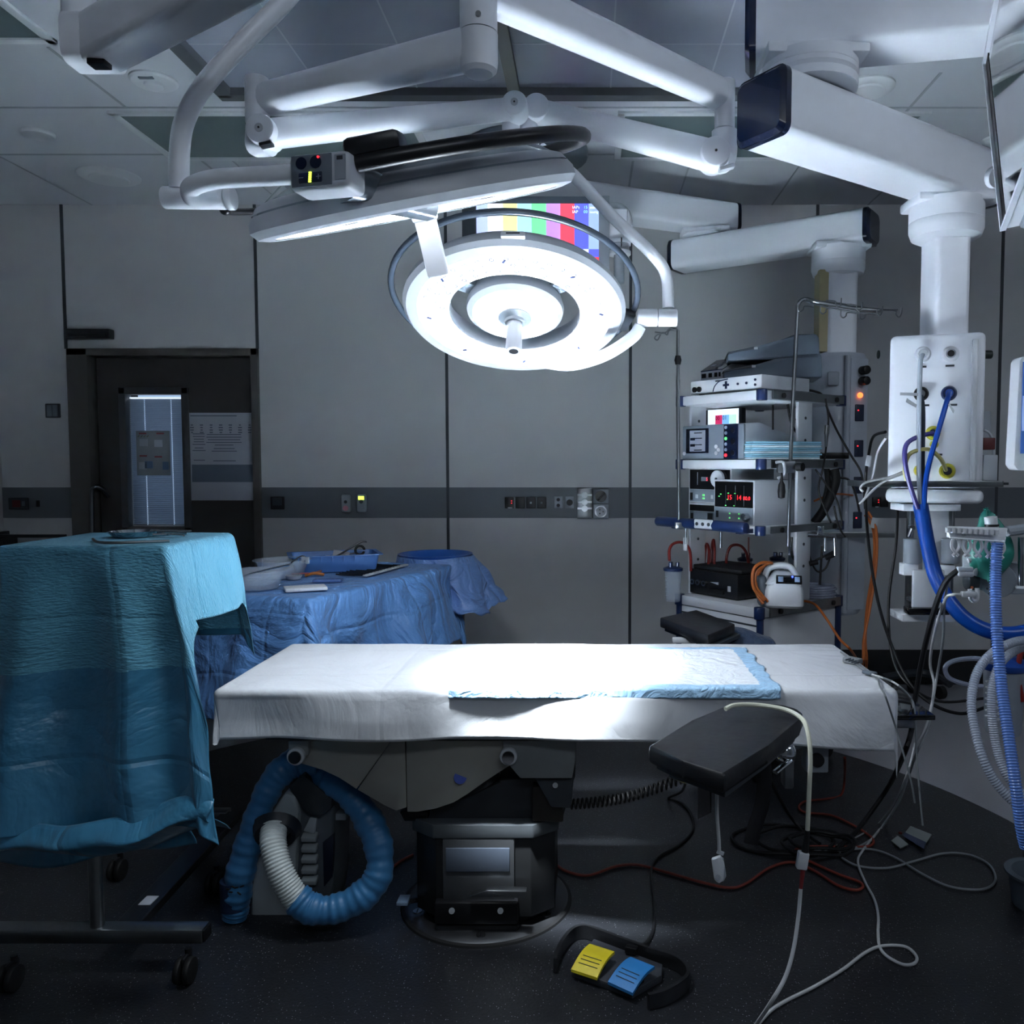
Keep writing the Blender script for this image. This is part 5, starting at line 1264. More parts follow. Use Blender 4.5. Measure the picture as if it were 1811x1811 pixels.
# coil of clear tubing
cm = MB(); cc_ = at(1440, 1052, 3.9)
for i in range(5): cm.tube([(cc_.x+(.09+.008*(i % 2))*math.cos(k_*PI/12), cc_.y+.08*math.sin(k_*PI/12), S4+.012+i*.011) for k_ in range(24)], .006, n=8, sm=0, closed=True)
o = solo('tubing_coil', cm, mat('clear_tube', '#9aa2b8', .25, alpha=.6), 'coil of clear bluish tubing at the right end of the lowest shelf', 'tubing')
cm = MB(); cc_ = T(.0, .42, 0)
for i in range(4): cm.tube([(cc_.x+(.08+.006*(i % 2))*math.cos(k_*PI/12), cc_.y+.08*math.sin(k_*PI/12), S4+.05+i*.014) for k_ in range(24)], .008, n=8, sm=0, closed=True)
o = solo('cable_coil', cm, DGREY, 'dark coiled cable behind the white pump on the lowest shelf', 'cable')
# suction canisters
def canister(p, label, r_=.042, h_=.15, lid=NAVY, body=None):
    d = thing('suction_canister', label, 'canister', p)
    part('jar', MB().lathe([(0, 0), (r_*.8, 0), (r_*.84, .01), (r_, h_), (r_*.96, h_), (r_*.8, .012), (0, .012)]), body or CLEAR, d)
    part('lid', MB().lathe([(r_*1.1, h_-.004), (r_*1.12, h_+.008), (r_*.6, h_+.016), (0, h_+.016)]), lid, d)
    for a_ in (0, 2, 4): part('port', MB().cyl((r_*.5*math.cos(a_), r_*.5*math.sin(a_), h_+.01), (r_*.5*math.cos(a_), r_*.5*math.sin(a_), h_+.035), .009), lid, d)
    return d
p = at(1190, 1063, 3.95); canister(p, 'clear suction canister with navy lid hanging at the left side of the trolley')
for i in range(6): part('scale_mark', MB().box((p.x-.036, p.y-.02, p.z+.03+.018*i), (.012, .004, .002)), OFFW, bpy.data.objects['suction_canister'], True)
pb_ = T(-.2, .42, S4+.002); canister(pb_, 'dark-lidded canister behind the black box, left one', .035, .14)
pb2 = T(-.06, .5, S4+.002); canister(pb2, 'dark-lidded canister behind the black box, right one', .035, .15)
def tubing(name, pts, r_, m, label, cat='tube', n=8, **k): return solo(name, MB().tube(pts, r_, n=n, **k), m, label, cat)
tubing('suction_tube', [at(1184, 992, 3.93), at(1184, 972, 3.93), at(1192, 961, 3.95), at(1208, 960, 3.98), at(1220, 974, 4.0), at(1222, 1010, 4.0)], .007, REDTUBE, 'dark red tube looping from the left suction canister')
tubing('suction_tube', [at(1245, 1006, 4.1), at(1247, 976, 4.1), at(1250, 962, 4.08), at(1254, 975, 4.05), at(1252, 1004, 4.05)], .007, REDTUBE, 'narrow dark red tube loop behind the black box, left')
tubing('suction_tube', [at(1258, 1004, 4.1), at(1259, 970, 4.1), at(1262, 955, 4.08), at(1264, 975, 4.05), at(1263, 1004, 4.05)], .007, REDTUBE, 'narrow dark red tube loop behind the black box, right')
tubing('suction_tube', [at(1285, 1012, 4.1), at(1285, 985, 4.08), at(1293, 966, 4.08), at(1309, 965, 4.1), at(1320, 978, 4.1), at(1324, 1000, 4.1)], .007, REDTUBE, 'wide dark red tube arch behind the white pump')
tubing('hanging_cord', [at(1324, 950, 4.15), at(1324, 975, 4.15), at(1326, 1000, 4.15)], .004, REDTUBE, 'thin red cord hanging below the third shelf', 'cord')
# infusion poles
t = thing('infusion_pole', 'thin steel pole with two hooks at the left of the trolley', 'infusion pole', at(1199, 960, 3.85))
pt = at(1199, 584, 3.85); pbm = at(1201, 925, 3.85)
part('pole', MB().cyl(at(1199, 672, 3.85), pbm, .0085), STEEL, t, True); part('pole', MB().cyl(pt, at(1199, 672, 3.85), .0065), STEEL, t, True)
part('clamp_knob', MB().lathe([(0, -.02), (.012, -.02), (.017, 0), (.012, .02), (0, .02)], at(1199, 637, 3.85), n=16), BLACK, t, True)
part('hook', MB().tube([pt, at(1187, 583, 3.85), at(1182, 586, 3.84), at(1180, 592, 3.84), at(1174, 589, 3.83), at(1163, 592, 3.82), at(1158, 598, 3.82), at(1163, 601, 3.82), at(1168, 592, 3.82)], .0035, n=8), STEEL, t, True)
part('hook', MB().tube([pt, at(1188, 580, 3.88), at(1182, 583, 3.89), at(1176, 588, 3.9), at(1158, 587, 3.9)], .0035, n=8), STEEL, t, True)
part('foot_bracket', MB().box(pbm+Vector((0, 0, -.01)), (.04, .06, .03), .004), STEEL, t, True)
t = thing('infusion_pole', 'bent steel pole with a row of hooks clamped to the right side of the trolley', 'infusion pole', at(1394, 966, 3.62))
part('pole', MB().tube([at(1394, 966, 3.62), at(1398, 820, 3.62), at(1404, 680, 3.62), at(1410, 560, 3.62), at(1412, 538, 3.62), at(1424, 529, 3.62), at(1450, 535, 3.6), at(1510, 545, 3.58), at(1555, 549, 3.56)], .0085, n=12), STEEL, t, True)
for px, py, s_ in ((1415, 545, -1), (1455, 549, -1), (1491, 556, -1), (1524, 559, -1), (1483, 536, 1), (1520, 543, 1), (1556, 550, 1), (1590, 553, 1)):
    y = 3.6-.0008*(px-1420)+.03*s_; x0_ = px-22 if s_ > 0 else px+24
    base = at(x0_, py+(-5 if s_ > 0 else -2), y-.0)
    pts = [base, at(px-6 if s_ > 0 else px+8, py-3, y), at(px-5 if s_ > 0 else px+5, py+3, y), at(px, py+8 if s_ > 0 else py+6, y), at(px+4 if s_ > 0 else px-4, py+2, y), at(px+5 if s_ > 0 else px-4, py-9, y)]
    part('hook', MB().tube(pts, .0028, n=6), STEEL, t, True)
part('hook_bar', MB().tube([at(1425, 531, 3.6), at(1480, 536, 3.6), at(1520, 543, 3.58), at(1560, 548, 3.57), at(1588, 548, 3.56)], .004, n=6).tube([at(1425, 533, 3.63), at(1470, 545, 3.63), at(1530, 554, 3.6), at(1560, 552, 3.58)], .004, n=6), STEEL, t, True)
q = at(1390, 826, 3.6)
part('rail_clamp', MB().box(q, (.075, .04, .05), .004), STEEL, t, True); part('clamp_hook', MB().tube([at(1372, 818, 3.56), at(1385, 818, 3.56), at(1387, 838, 3.56), at(1376, 846, 3.56)], .011, n=8, flat=.6), OFFW, t, True)
part('clamp_knob', MB().cyl(at(1410, 826, 3.58), at(1420, 826, 3.56), .018), BLACK, t, True)
o = solo('black_bulb', MB().lathe([(0, 0), (.014, .004), (.017, .03), (.014, .06), (.006, .075), (.004, .11), (0, .11)], at(1382, 882, 3.55), n=20), BLACK, 'black hand bulb hanging from the trolley clamp hook', 'bulb')
o = solo('black_foot_switch_plug', MB().box(at(1448, 803, 3.95), (.05, .03, .015), .003), GLOSSB, 'small black connector lying on the second shelf', 'connector')

# rear monitor with colour bars
my = 4.15
a = at(818, 488, my); b = at(1078, 352, my)
t = thing('ceiling_monitor', 'ceiling-hung monitor showing vertical colour bars behind the round lamp', 'monitor', ((a.x+b.x)/2, my, (a.z+b.z)/2))
part('housing', MB().bx(a.x, b.x, my, my+.05, a.z-.02, b.z+.015, .008), MGREY, t, True)
part('side_bezel', MB().bx(at(1059, 400, my).x, b.x, my-.006, my+.01, a.z-.02, b.z+.015, .003), LGREY, t, True)
part('side_bezel', MB().bx(a.x, at(841, 400, my).x, my-.006, my+.01, a.z-.02, b.z+.015, .003), DGREY, t, True)
cols = [(843, 863, '#a9b8e0'), (863, 889, '#e6e8fa'), (889, 915, '#e3e29c'), (915, 940, '#a5d8ec'), (940, 966, '#74dd97'), (966, 991, '#bd8de6'), (991, 1016, '#dc4a5e'), (1016, 1041, '#5a62e6'), (1041, 1059, '#93abd2')]
for x0_, x1_, c in cols:
    p0 = at(x0_, 441, my-.003); p1 = at(x1_, 360, my-.003)
    part('colour_bar', MB().bx(p0.x, p1.x, my-.004, my, p0.z, p1.z), mat('bar_'+c[1:], c, .4, emit=c, estr=.85), t, True)
p0 = at(843, 466, my); p1 = at(1041, 441, my); part('white_bar', MB().bx(p0.x, p1.x, my-.004, my, p0.z, p1.z), SCRW, t, True)
p0 = at(1041, 455, my); p1 = at(1059, 441, my); part('blue_patch', MB().bx(p0.x, p1.x, my-.004, my, p0.z, p1.z), mat('patch_blue', '#5a62e6', .4, emit='#5a62e6', estr=.8), t, True)
p0 = at(1041, 467, my); p1 = at(1059, 455, my); part('red_patch', MB().bx(p0.x, p1.x, my-.004, my, p0.z, p1.z), mat('patch_red', '#ee4550', .4, emit='#ee4550', estr=.85), t, True)
p0 = at(843, 482, my); p1 = at(1059, 467, my); part('dark_bar', MB().bx(p0.x, p1.x, my-.004, my, p0.z, p1.z), mat('patch_navy', '#38466a', .4, emit='#38466a', estr=.5), t, True)
TXW = mat('screen_text', '#e8f6ff', .4, emit='#eaf6ff', estr=1.1); TXC = mat('screen_text_cyan', '#8fe0ff', .4, emit='#8fe0ff', estr=1.0)
for px, py, s_, mm in ((1012, 369, 'IAPs', TXW), (1032, 369, '15', TXC), (1043, 369, 'mmHg', TXW), (1012, 377, 'IAP', TXW), (1032, 377, '00', TXC), (1043, 377, 'mmHg', TXW), (868, 371, '14.0', TXC), (888, 371, 'liters', TXC)):
    p0 = at(px, py, my-.006); text('screen_text', s_, .02 if s_ != 'mmHg' else .015, p0, (1, 0, 0), (0, 0, 1), mm, t, True)
cb_ = at(1095, 428, 4.2)
part('cross_tube', MB().cyl((at(1074, 0, 4.2).x, 4.2, cb_.z), (at(1117, 0, 4.2).x, 4.2, cb_.z), .021, bev=.003), WHITE, t, True)
part('collar', MB().cyl((cb_.x+.008, 4.2, cb_.z), (cb_.x+.014, 4.2, cb_.z), .0225), BLACK, t, True)
part('flange', MB().cyl(cb_-Vector((0, 0, .065)), cb_-Vector((0, 0, .045)), .058, bev=.004), WHITE2, t, True)
part('clear_cup', MB().cyl(cb_-Vector((0, 0, .045)), cb_-Vector((0, 0, .012)), .05), CLEAR, t, True)
part('post', MB().cyl(cb_-Vector((0, 0, .2)), cb_-Vector((0, 0, .064)), .026), LGREY, t, True)
part('bent_arm', MB().tube([(cb_.x+.03, 4.2, cb_.z), at(1112, 400, 4.22), at(1108, 378, 4.25), at(1095, 366, 4.3), at(1078, 366, 4.3)], .02, n=14), WHITE, t, True)
part('mount_block', MB().bx(b.x-.02, at(1110, 0, 4.26).x, 4.2, 4.3, at(0, 430, 4.2).z, at(0, 368, 4.2).z, .01), WHITE, t, True)

# ------------------------------------------------------------------ tilted monitor at the top right
t = thing('tilted_monitor', 'large dark glossy monitor with white frame tilted at the upper right edge', 'monitor', at(1850, 250, 1.75))
A = at(1748, 110, 2.0); B_ = at(1779, 405, 2.0); wv = Vector((-.363, -.932, 0)); hv = (A-B_).normalized(); HH = (A-B_).length
nv_ = hv.cross(wv).normalized()
if nv_.x > 0: nv_ = -nv_
def mq(u, v, o_=0): return B_+wv*u+hv*v+nv_*o_
part('housing', MB().prism([mq(0, 0), mq(.66, 0), mq(.66, HH), mq(0, HH)], -nv_*.055, .004), WHITE, t, True)
part('bezel', MB().prism([mq(.008, .008, .0), mq(.652, .008, .0), mq(.652, HH-.008, 0), mq(.008, HH-.008, 0)], nv_*.003), BLACK, t, True)
part('screen', MB().prism([mq(.018, .016, .002), mq(.642, .016, .002), mq(.642, HH-.016, .002), mq(.018, HH-.016, .002)], nv_*.003), mat('mirror_screen', '#14161b', .06, coat=1, spec=1.0, ior=1.8), t, True)
rm = MB().prism([mq(-.003, -.003), mq(.006, -.003), mq(.006, HH+.003), mq(-.003, HH+.003)], nv_*.013, .001).prism([mq(0, -.003), mq(.66, -.003), mq(.66, .004), mq(0, .004)], nv_*.012).prism([mq(0, HH-.004), mq(.66, HH-.004), mq(.66, HH+.003), mq(0, HH+.003)], nv_*.012)
part('rim', rm, WHITE, t, True)
part('black_border', MB().prism([mq(.006, .004, .003), mq(.06, .004, .003), mq(.06, HH-.004, .003), mq(.006, HH-.004, .003)], nv_*.003), BLACK, t, True)
p = at(1762, 313, 2.06); part('mount_lug', MB().lathe([(.012, -.01), (.026, -.01), (.026, .01), (.012, .01), (.012, -.01)], p, (.2, -1, -.3), n=24), WHITE2, t, True)
part('grip', MB().tube([mq(.06, -.012, -.03), mq(.25, -.012, -.03)], .009, n=8), LGREY, t, True)

# ------------------------------------------------------------------ anaesthesia workstation at the right edge
t = thing('patient_monitor', 'white-framed monitor with a blue screen cut by the right edge', 'monitor', at(1830, 800, 2.6))
a = at(1796, 826, 2.6); b = at(1990, 636, 2.6)
part('housing', MB().prism([at(1793, 822, 2.6), at(1803, 638, 2.6), at(1808, 630, 2.6), at(2000, 628, 2.55), at(2000, 838, 2.55), at(1800, 832, 2.6)], (0, .06, 0), .008), WHITE2, t, True)
part('screen', MB().prism([at(1804, 802, 2.595), at(1809, 640, 2.595), at(1995, 640, 2.545), at(1995, 806, 2.545)], (0, -.004, 0)), mat('monitor_blue', '#2c4a86', .3, emit='#35588f', estr=.5), t, True)
part('screen_block', MB().prism([at(1807, 762, 2.588), at(1809, 700, 2.588), at(1990, 700, 2.538), at(1990, 762, 2.538)], (0, -.002, 0)), mat('monitor_white', '#7f97c8', .3, emit='#7f97c8', estr=.6), t, True)
part('stand', MB().box(at(1900, 900, 2.66), (.06, .06, .3), .01), LGREY, t, True)

t = thing('hose_rack', 'white plastic rack of round caps with five hose clips hanging below', 'hose rack', at(1730, 950, 2.35))
yr = 2.3
a = at(1678, 944, yr); b = at(1780, 958, yr)
part('rack_plate', MB().prism([at(1679, 931, yr), at(1783, 934, yr+.02), at(1778, 957, yr), at(1678, 951, yr)], (0, .018, 0), .003), WHITE2, t, True)
for i in range(10): p = at(1676+9.6*i, 938+.5*i, yr-.008); part('cap', MB().cyl(p+Vector((0, 0, -.006)), p+Vector((0, 0, .008)), .0065, n=16), WHITE2, t, True)
part('frame_wire', MB().tube([at(1679, 945, yr-.012), at(1680, 951, yr-.012), at(1777, 958, yr-.012), at(1778, 950, yr-.012)], .0022, n=6, sm=0), WHITE, t, True)
for i in range(5):
    px = 1690+19.8*i; py = 953+1.1*i
    for s_ in (-1, 1):
        part('hose_clip', MB().tube([at(px-0*s_+3*s_, py, yr), at(px+6*s_, py+5, yr), at(px+6.5*s_, py+14, yr), at(px+2*s_, py+22, yr), at(px-5*s_, py+30, yr)], .0032, n=6, flat=1.5), WHITE2, t, True)
for px, s_ in ((1701, '120'), (1757, 'CM')):
    p0 = at(px, 948, yr-.012); text('rack_text', s_, .008, p0, (1, 0, 0), (0, 0, 1), DGREY, t, True)
part('support_bar', MB().tube([at(1780, 940, yr+.03), at(1811, 936, yr+.05), at(1900, 932, yr+.1)], .015, sm=0), LGREY, t, True)
part('post', MB().cyl(at(1806, 950, 2.4), at(1806, 1040, 2.4), .009), CHROME, t, True)
part('post_foot', MB().cyl(at(1806, 1040, 2.4), at(1806, 1036, 2.4), .016), WHITE2, t, True)
def bagf(u, v):
    an = 2*PI*u; h = v; rr = .075*math.sin(PI*min(1, .06+h*.94))**.6*(1-.45*h)
    c_ = at(1748, 925, 2.42)
    return Vector((c_.x+rr*math.cos(an)*1.0+.012*math.sin(h*4), c_.y+rr*.8*math.sin(an), c_.z-.16+.2*h))+noise.noise_vector(Vector((math.cos(an)*1.5, math.sin(an)*1.5, h*3)))*.016
t = thing('breathing_bag', 'green rubber breathing bag with a white neck behind the hose rack', 'breathing bag', at(1748, 960, 2.42))
part('bag', MB().grid(bagf, 36, 24), mat('bag_green', '#257c70', .4, var=.1, bump=.2, bscale=20), t, True, ang=180)
part('neck', MB().cyl(at(1754, 936, 2.34), at(1752, 914, 2.34), .017).cyl(at(1754, 935, 2.34), at(1754, 929, 2.34), .018), WHITE2, t, True)
part('neck_ring', MB().cyl(at(1754, 931, 2.34), at(1754, 927, 2.34), .019), BLACK, t, True)
t = thing('module_rack', 'grey instrument arm with plugged grey connectors below the hose rack', 'monitor module', at(1745, 1030, 2.45))
part('arm_body', MB().prism([at(1727, 988, 2.45), at(1760, 992, 2.45), at(1900, 1010, 2.5), at(1900, 1050, 2.5), at(1760, 1052, 2.45), at(1728, 1040, 2.45)], (0, .1, 0), .006), LGREY, t, True)
part('pivot_cover', MB().cyl(at(1765, 1027, 2.45), at(1765, 1027, 2.435), .05, bev=.004), LGREY, t, True)
for px, py in ((1742, 994), (1745, 1008), (1746, 1041), (1750, 1050), (1777, 1022), (1783, 1010), (1785, 1040)): part('screw', MB().cyl(at(px, py, 2.44), at(px, py, 2.43), .0035, n=10), DGREY, t, True)
part('handle_loop', MB().tube([at(1712, 992, 2.42), at(1722, 990, 2.42), at(1726, 1003, 2.42), at(1723, 1018, 2.42)], .008, n=8), WHITE2, t, True)
part('handle_loop', MB().tube([at(1715, 1042, 2.42), at(1718, 1060, 2.42), at(1727, 1060, 2.42), at(1728, 1040, 2.42)], .007, n=8), WHITE2, t, True)
part('knob', MB().cyl(at(1708, 1027, 2.45), at(1727, 1027, 2.45), .028, bev=.005), DGREY, t, True)
for px, py in ((1698, 1007), (1699, 1015), (1705, 1051)): part('plug', MB().box(at(px+8, py, 2.4), (.045, .022, .016), .005), OFFW, t, True)
part('indicator', MB().cyl(at(1719, 1039, 2.43), at(1719, 1039, 2.42), .004), mat('dull_orange', '#b06040', .4), t, True)
def rib(name, pts, r_, m, label, ribn, rb=.09, **k): return solo(name, MB().tube(pts, r_, n=14, rib=rb, ribn=ribn, **k), m, label, 'hose', ang=60)
HC_ = mat('clear_hose', '#aab4c6', .25, alpha=.72, coat=.3); HB_ = mat('clear_blue_hose', '#5b82cc', .22, alpha=.88, coat=.4)
rib('corrugated_hose', [at(1764, 960, 2.28), at(1761, 1010, 2.27), at(1762, 1100, 2.24), at(1770, 1200, 2.2), at(1782, 1290, 2.15), at(1795, 1380, 2.1), at(1806, 1460, 2.08), at(1815, 1500, 2.08)], .0145, HB_, 'blue corrugated breathing hose running straight down at right', 110)
rib('corrugated_hose', [at(1830, 1132, 2.5), at(1795, 1135, 2.48), at(1755, 1155, 2.45), at(1728, 1190, 2.42), at(1718, 1240, 2.38), at(1724, 1290, 2.34), at(1738, 1340, 2.3), at(1762, 1385, 2.28), at(1800, 1425, 2.26), at(1830, 1440, 2.25)], .0125, HC_, 'clear corrugated hose, outer left one of the two looping hoses', 95)
rib('corrugated_hose', [at(1830, 1142, 2.55), at(1800, 1148, 2.53), at(1772, 1170, 2.5), at(1756, 1210, 2.47), at(1754, 1260, 2.45), at(1762, 1320, 2.43), at(1780, 1370, 2.4), at(1815, 1412, 2.38)], .0125, HC_, 'clear corrugated hose, inner one of the two looping hoses', 85)
# big blue gas hose bundle
solo('gas_hose', MB().tube([at(1628, 892, 3.0), at(1640, 960, 2.98), at(1655, 1020, 2.95), at(1680, 1065, 2.9), at(1712, 1098, 2.87), at(1755, 1118, 2.85), at(1800, 1120, 2.85), at(1860, 1105, 2.85)], .026, n=18), BLUEH, 'thick blue sleeve bundling the gas hoses and curving off to the right', 'hose')
tubing('gas_hose', [at(1632, 628, 3.03), at(1628, 640, 3.0), at(1626, 700, 2.99), at(1625, 800, 2.99), at(1626, 860, 2.99), at(1630, 900, 2.99)], .0085, mat('white_hose', '#b7c3cd', .35), 'pale grey gas hose hanging straight down the white pendant', 'hose')
tubing('gas_hose', [at(1629, 700, 3.02), at(1633, 730, 3.0), at(1632, 830, 3.0), at(1634, 900, 3.0)], .0075, mat('black_hose', '#3a4350', .35), 'dark gas hose from the black outlet', 'hose')
tubing('gas_hose', [at(1679, 694, 3.03), at(1674, 712, 2.99), at(1660, 760, 2.98), at(1643, 820, 2.98), at(1636, 860, 2.98), at(1634, 900, 2.98)], .0095, BLUEH, 'blue gas hose slanting down from the blue outlet', 'hose')
tubing('gas_hose', [at(1650, 766, 3.03), at(1625, 772, 3.0), at(1604, 785, 2.98), at(1600, 810, 2.98), at(1607, 850, 2.98), at(1623, 900, 2.98)], .0085, PURP, 'violet vacuum hose curving left from the yellow outlet', 'hose')
tubing('gas_hose', [at(1673, 832, 3.03), at(1664, 812, 3.0), at(1645, 796, 2.99), at(1625, 796, 2.99), at(1607, 805, 2.99), at(1600, 830, 2.99), at(1604, 850, 2.99)], .0075, mat('clear_yellow_tube', '#c9c27c', .3, alpha=.8), 'pale yellow tube arching between the two lower yellow outlets', 'hose')
for pts, lab in (([(1592, 694), (1624, 695), (1624, 700), (1592, 699)], 'white tag on the pale grey hose, upper one'), ([(1604, 704), (1622, 716), (1620, 721), (1602, 711)], 'white tag on the pale grey hose, lower one'), ([(1679, 712), (1688, 726), (1686, 731), (1677, 716)], 'small white tag on the blue hose')):
    solo('hose_tag', MB().prism([at(px, py, 2.975) for px, py in pts], (0, .001, 0)), OFFW, lab, 'tag')
tubing('white_cable', [at(1600, 833, 3.0), at(1570, 845, 3.0), at(1535, 852, 3.0), at(1522, 862, 3.0), at(1526, 870, 3.0)], .0045, WCAB, 'white cable looping left from the white pendant, upper one', 'cable')
tubing('white_cable', [at(1602, 836, 3.0), at(1570, 848, 3.0), at(1545, 866, 3.0), at(1520, 892, 3.0)], .0045, WCAB, 'white cable looping left from the white pendant, lower one', 'cable')
tubing('white_cable', [at(1567, 774, 3.2), at(1552, 800, 3.3), at(1544, 840, 3.4), at(1530, 880, 3.45)], .005, WCAB, 'white cable pair beside the grey pendant column', 'cable')
tubing('black_cable', [at(1566, 764, 3.2), at(1545, 772, 3.4), at(1537, 800, 3.5), at(1531, 850, 3.6), at(1535, 950, 3.4), at(1552, 1060, 3.2), at(1580, 1150, 3.0), at(1610, 1210, 2.9), at(1650, 1246, 2.85), at(1700, 1262, 2.85), at(1745, 1250, 2.85)], .006, BLACK, 'long black cable falling between the pendants and curving right', 'cable')
tubing('black_cable', [at(1588, 880, 3.3), at(1585, 960, 3.2), at(1572, 1060, 3.15), at(1576, 1150, 3.05), at(1600, 1205, 2.95), at(1660, 1240, 2.9), at(1740, 1235, 2.85)], .005, BLACK, 'thinner black cable falling from the wall sockets', 'cable')
solo('cable_tag', MB().box(at(1536, 815, 3.48), (.022, .002, .045), 0, Matrix.Rotation(R(12), 3, 'Y')), OFFW, 'white tag on the long black cable', 'tag')
solo('cable_tag', MB().box(at(1546, 925, 3.98), (.03, .002, .05), 0, Matrix.Rotation(R(12), 3, 'Y')), OFFW, 'white tag on the orange cables by the pendant', 'tag')
t = thing('drip_stand_base', 'dim wheeled equipment foot standing by the far wall', 'stand base', at(1650, 1180, 4.8))
part('bar', MB().tube([onz(1560, 1198, .09), onz(1620, 1190, .09), onz(1655, 1196, .08), onz(1680, 1210, .06)], .025, n=8), DGREY, t, True)
for px, py in ((1611, 1215), (1660, 1225)): part('caster', MB().cyl(onz(px, py, .04), onz(px, py, .04)+Vector((.03, .01, 0)), .038), RUBBER, t, True)
# supply items behind the white pendant
t = thing('wall_bottle_holder', 'dark holder with a red box and blue-white pack behind the white pendant', 'holder', at(1745, 830, 3.6))
part('shelf', MB().box(at(1748, 855, 3.5), (.12, .1, .01)), DGREY, t, True); part('pack', MB().box(at(1748, 830, 3.5), (.06, .04, .12), .004), OFFW, t, True)
part('red_box', MB().box(at(1746, 785, 3.5), (.05, .04, .05), .004), mat('dull_red', '#5a2223'), t, True); part('bottle', MB().cyl(at(1742, 790, 3.52), at(1742, 728, 3.52), .022), CLEAR, t, True); part('frame', MB().tube([at(1740, 760, 3.5), at(1752, 770, 3.5), at(1757, 800, 3.5), at(1757, 860, 3.5)], .005), OFFW, t, True)

# floor-standing graduated canister with blue lid, right
cp = onz(1776, 1300, .0); cp = Vector((at(1775, 1240, 2.75).x, 2.75, at(1775, 1296, 2.75).z))
t = thing('large_canister', 'large graduated clear canister with blue lid and white scale numbers at right', 'canister', cp)
ch_ = at(1775, 1178, 2.75).z-cp.z
part('jar', MB().lathe([(0, 0), (.052, 0), (.056, .01), (.066, ch_), (.062, ch_), (.052, .012), (0, .012)]), mat('milky_plastic', '#9aa3b0', .3, alpha=.6), t)
part('lid', MB().lathe([(.068, ch_-.01), (.074, ch_+.0), (.074, ch_+.012), (.05, ch_+.03), (0, ch_+.034)]), mat('lid_blue', '#173f8c', .3), t)
for px, py, n_ in [(1760, 1212+i*10.4, s_) for i, s_ in enumerate(('1500', '1300', '1100', '900', '700', '500', '300'))]:
    p0 = at(px, py, 2.68); text('scale_number', n_, .013, (p0.x-cp.x, p0.y-cp.y, p0.z-cp.z), (1, 0, 0), (0, 0, 1), WHITE2, t)
    part('scale_lug', MB().box((-.062, -.02, p0.z-cp.z), (.016, .01, .004)), OFFW, t)
part('bracket', MB().box((.08, .02, ch_*.6), (.04, .05, .1), .005), DGREY, t)
part('pole', MB().cyl((.11, .03, -cp.z), (.11, .03, ch_), .012), DGREY, t)
solo('clear_tube', MB().tube([at(1770, 1176, 2.7), at(1730, 1165, 2.7), at(1690, 1168, 2.7), at(1672, 1180, 2.7), at(1680, 1200, 2.7), at(1715, 1212, 2.7), at(1738, 1214, 2.7)], .008, n=8), mat('clear_tube', '#9aa2b8'), 'clear tube looping left from the blue-lidded canister', 'tube')
solo('red_tube', MB().tube([at(1806, 1150, 2.7), at(1800, 1190, 2.7), at(1808, 1240, 2.7)], .009, n=8), REDTUBE, 'dark red tube at the right edge beside the canister', 'tube')
# bucket
bpz = onz(1835, 1600, 0)
t = thing('bucket', 'dark grey round bucket on the floor at the lower right edge', 'bucket', bpz)
part('body', MB().lathe([(0, 0), (.075, 0), (.088, .1), (.1, .1), (.1, .108), (.078, .108), (.068, .01), (0, .01)]), mat('bucket_grey', '#545d66', .5), t)
t = thing('machine_foot', 'pale round end of the breathing system at the right edge', 'connector', at(1818, 1490, 2.08))
part('body', MB().cyl(at(1822, 1470, 2.08), at(1822, 1500, 2.08), .02, bev=.004), OFFW, t, True)

# ------------------------------------------------------------------ patient warmer under the table
def wz_(px, py, y=2.5): return at(px, py, y)
t = thing('air_warmer', 'grey air warming unit with a wide hose standing under the table', 'air warmer', onz(510, 1632, 0))
GW = mat('warmer_grey', '#a3abae', .45, var=.04)
base_y = 2.55
bp_ = [(440, 1632), (445, 1575), (455, 1510), (478, 1440), (506, 1385), (530, 1368), (560, 1368), (560, 1400), (588, 1412), (592, 1440), (588, 1560), (584, 1620), (512, 1634)]
front = [at(px, py, base_y) for px, py in bp_]
front[0].z = front[-1].z = .006
part('side_shell', MB().prism([at(px, py, base_y) for px, py in [(441, 1632), (446, 1575), (456, 1510), (478, 1440), (503, 1402), (524, 1408), (527, 1440), (521, 1545), (512, 1632)]], (0, .22, 0), .012), GW, t, True)
part('front_body', MB().prism([at(px, py, base_y+.03) for px, py in [(505, 1625), (522, 1440), (525, 1380), (560, 1372), (591, 1410), (589, 1560), (582, 1618)]], (0, .19, 0), .012), mat('warmer_dark', '#555c62', .45), t, True)
part('top_hood', MB().prism([at(px, py, base_y-.0) for px, py in [(508, 1392), (540, 1362), (552, 1392), (588, 1408), (586, 1432), (566, 1446), (540, 1440)]], (0, .2, 0), .01), mat('warmer_hood', '#2f3439', .35), t, True)
for i in range(5):
    p = at(548, 1480+i*19, base_y+.02); part('vent_louvre', MB().box(p, (.048, .03, .018), .004, Matrix.Rotation(R(18), 3, 'X')), GW, t, True)
part('vent_louvre', MB().prism([at(536, 1470, base_y+.02), at(548, 1446, base_y+.02), at(560, 1448, base_y+.02), at(556, 1476, base_y+.02)], (0, .04, 0), .003), GW, t, True)
part('side_label', MB().prism([at(571, 1490, base_y+.025), at(590, 1475, base_y+.025), at(588, 1550, base_y+.025), at(573, 1568, base_y+.025)], (0, .02, 0)), mat('label_navy', '#141a2c', .3), t, True)
part('bracket', MB().bx(at(580, 1458, base_y+.05).x, at(612, 1458, base_y+.05).x, base_y+.05, base_y+.1, at(0, 1463, base_y).z, at(0, 1451, base_y).z, .002), LGREY, t, True)
part('bracket_knob', MB().lathe([(0, -.016), (.016, -.012), (.018, 0), (.016, .012), (0, .016)], at(634, 1441, base_y+.02), (0, -1, 0), n=8), BLACK, t, True)
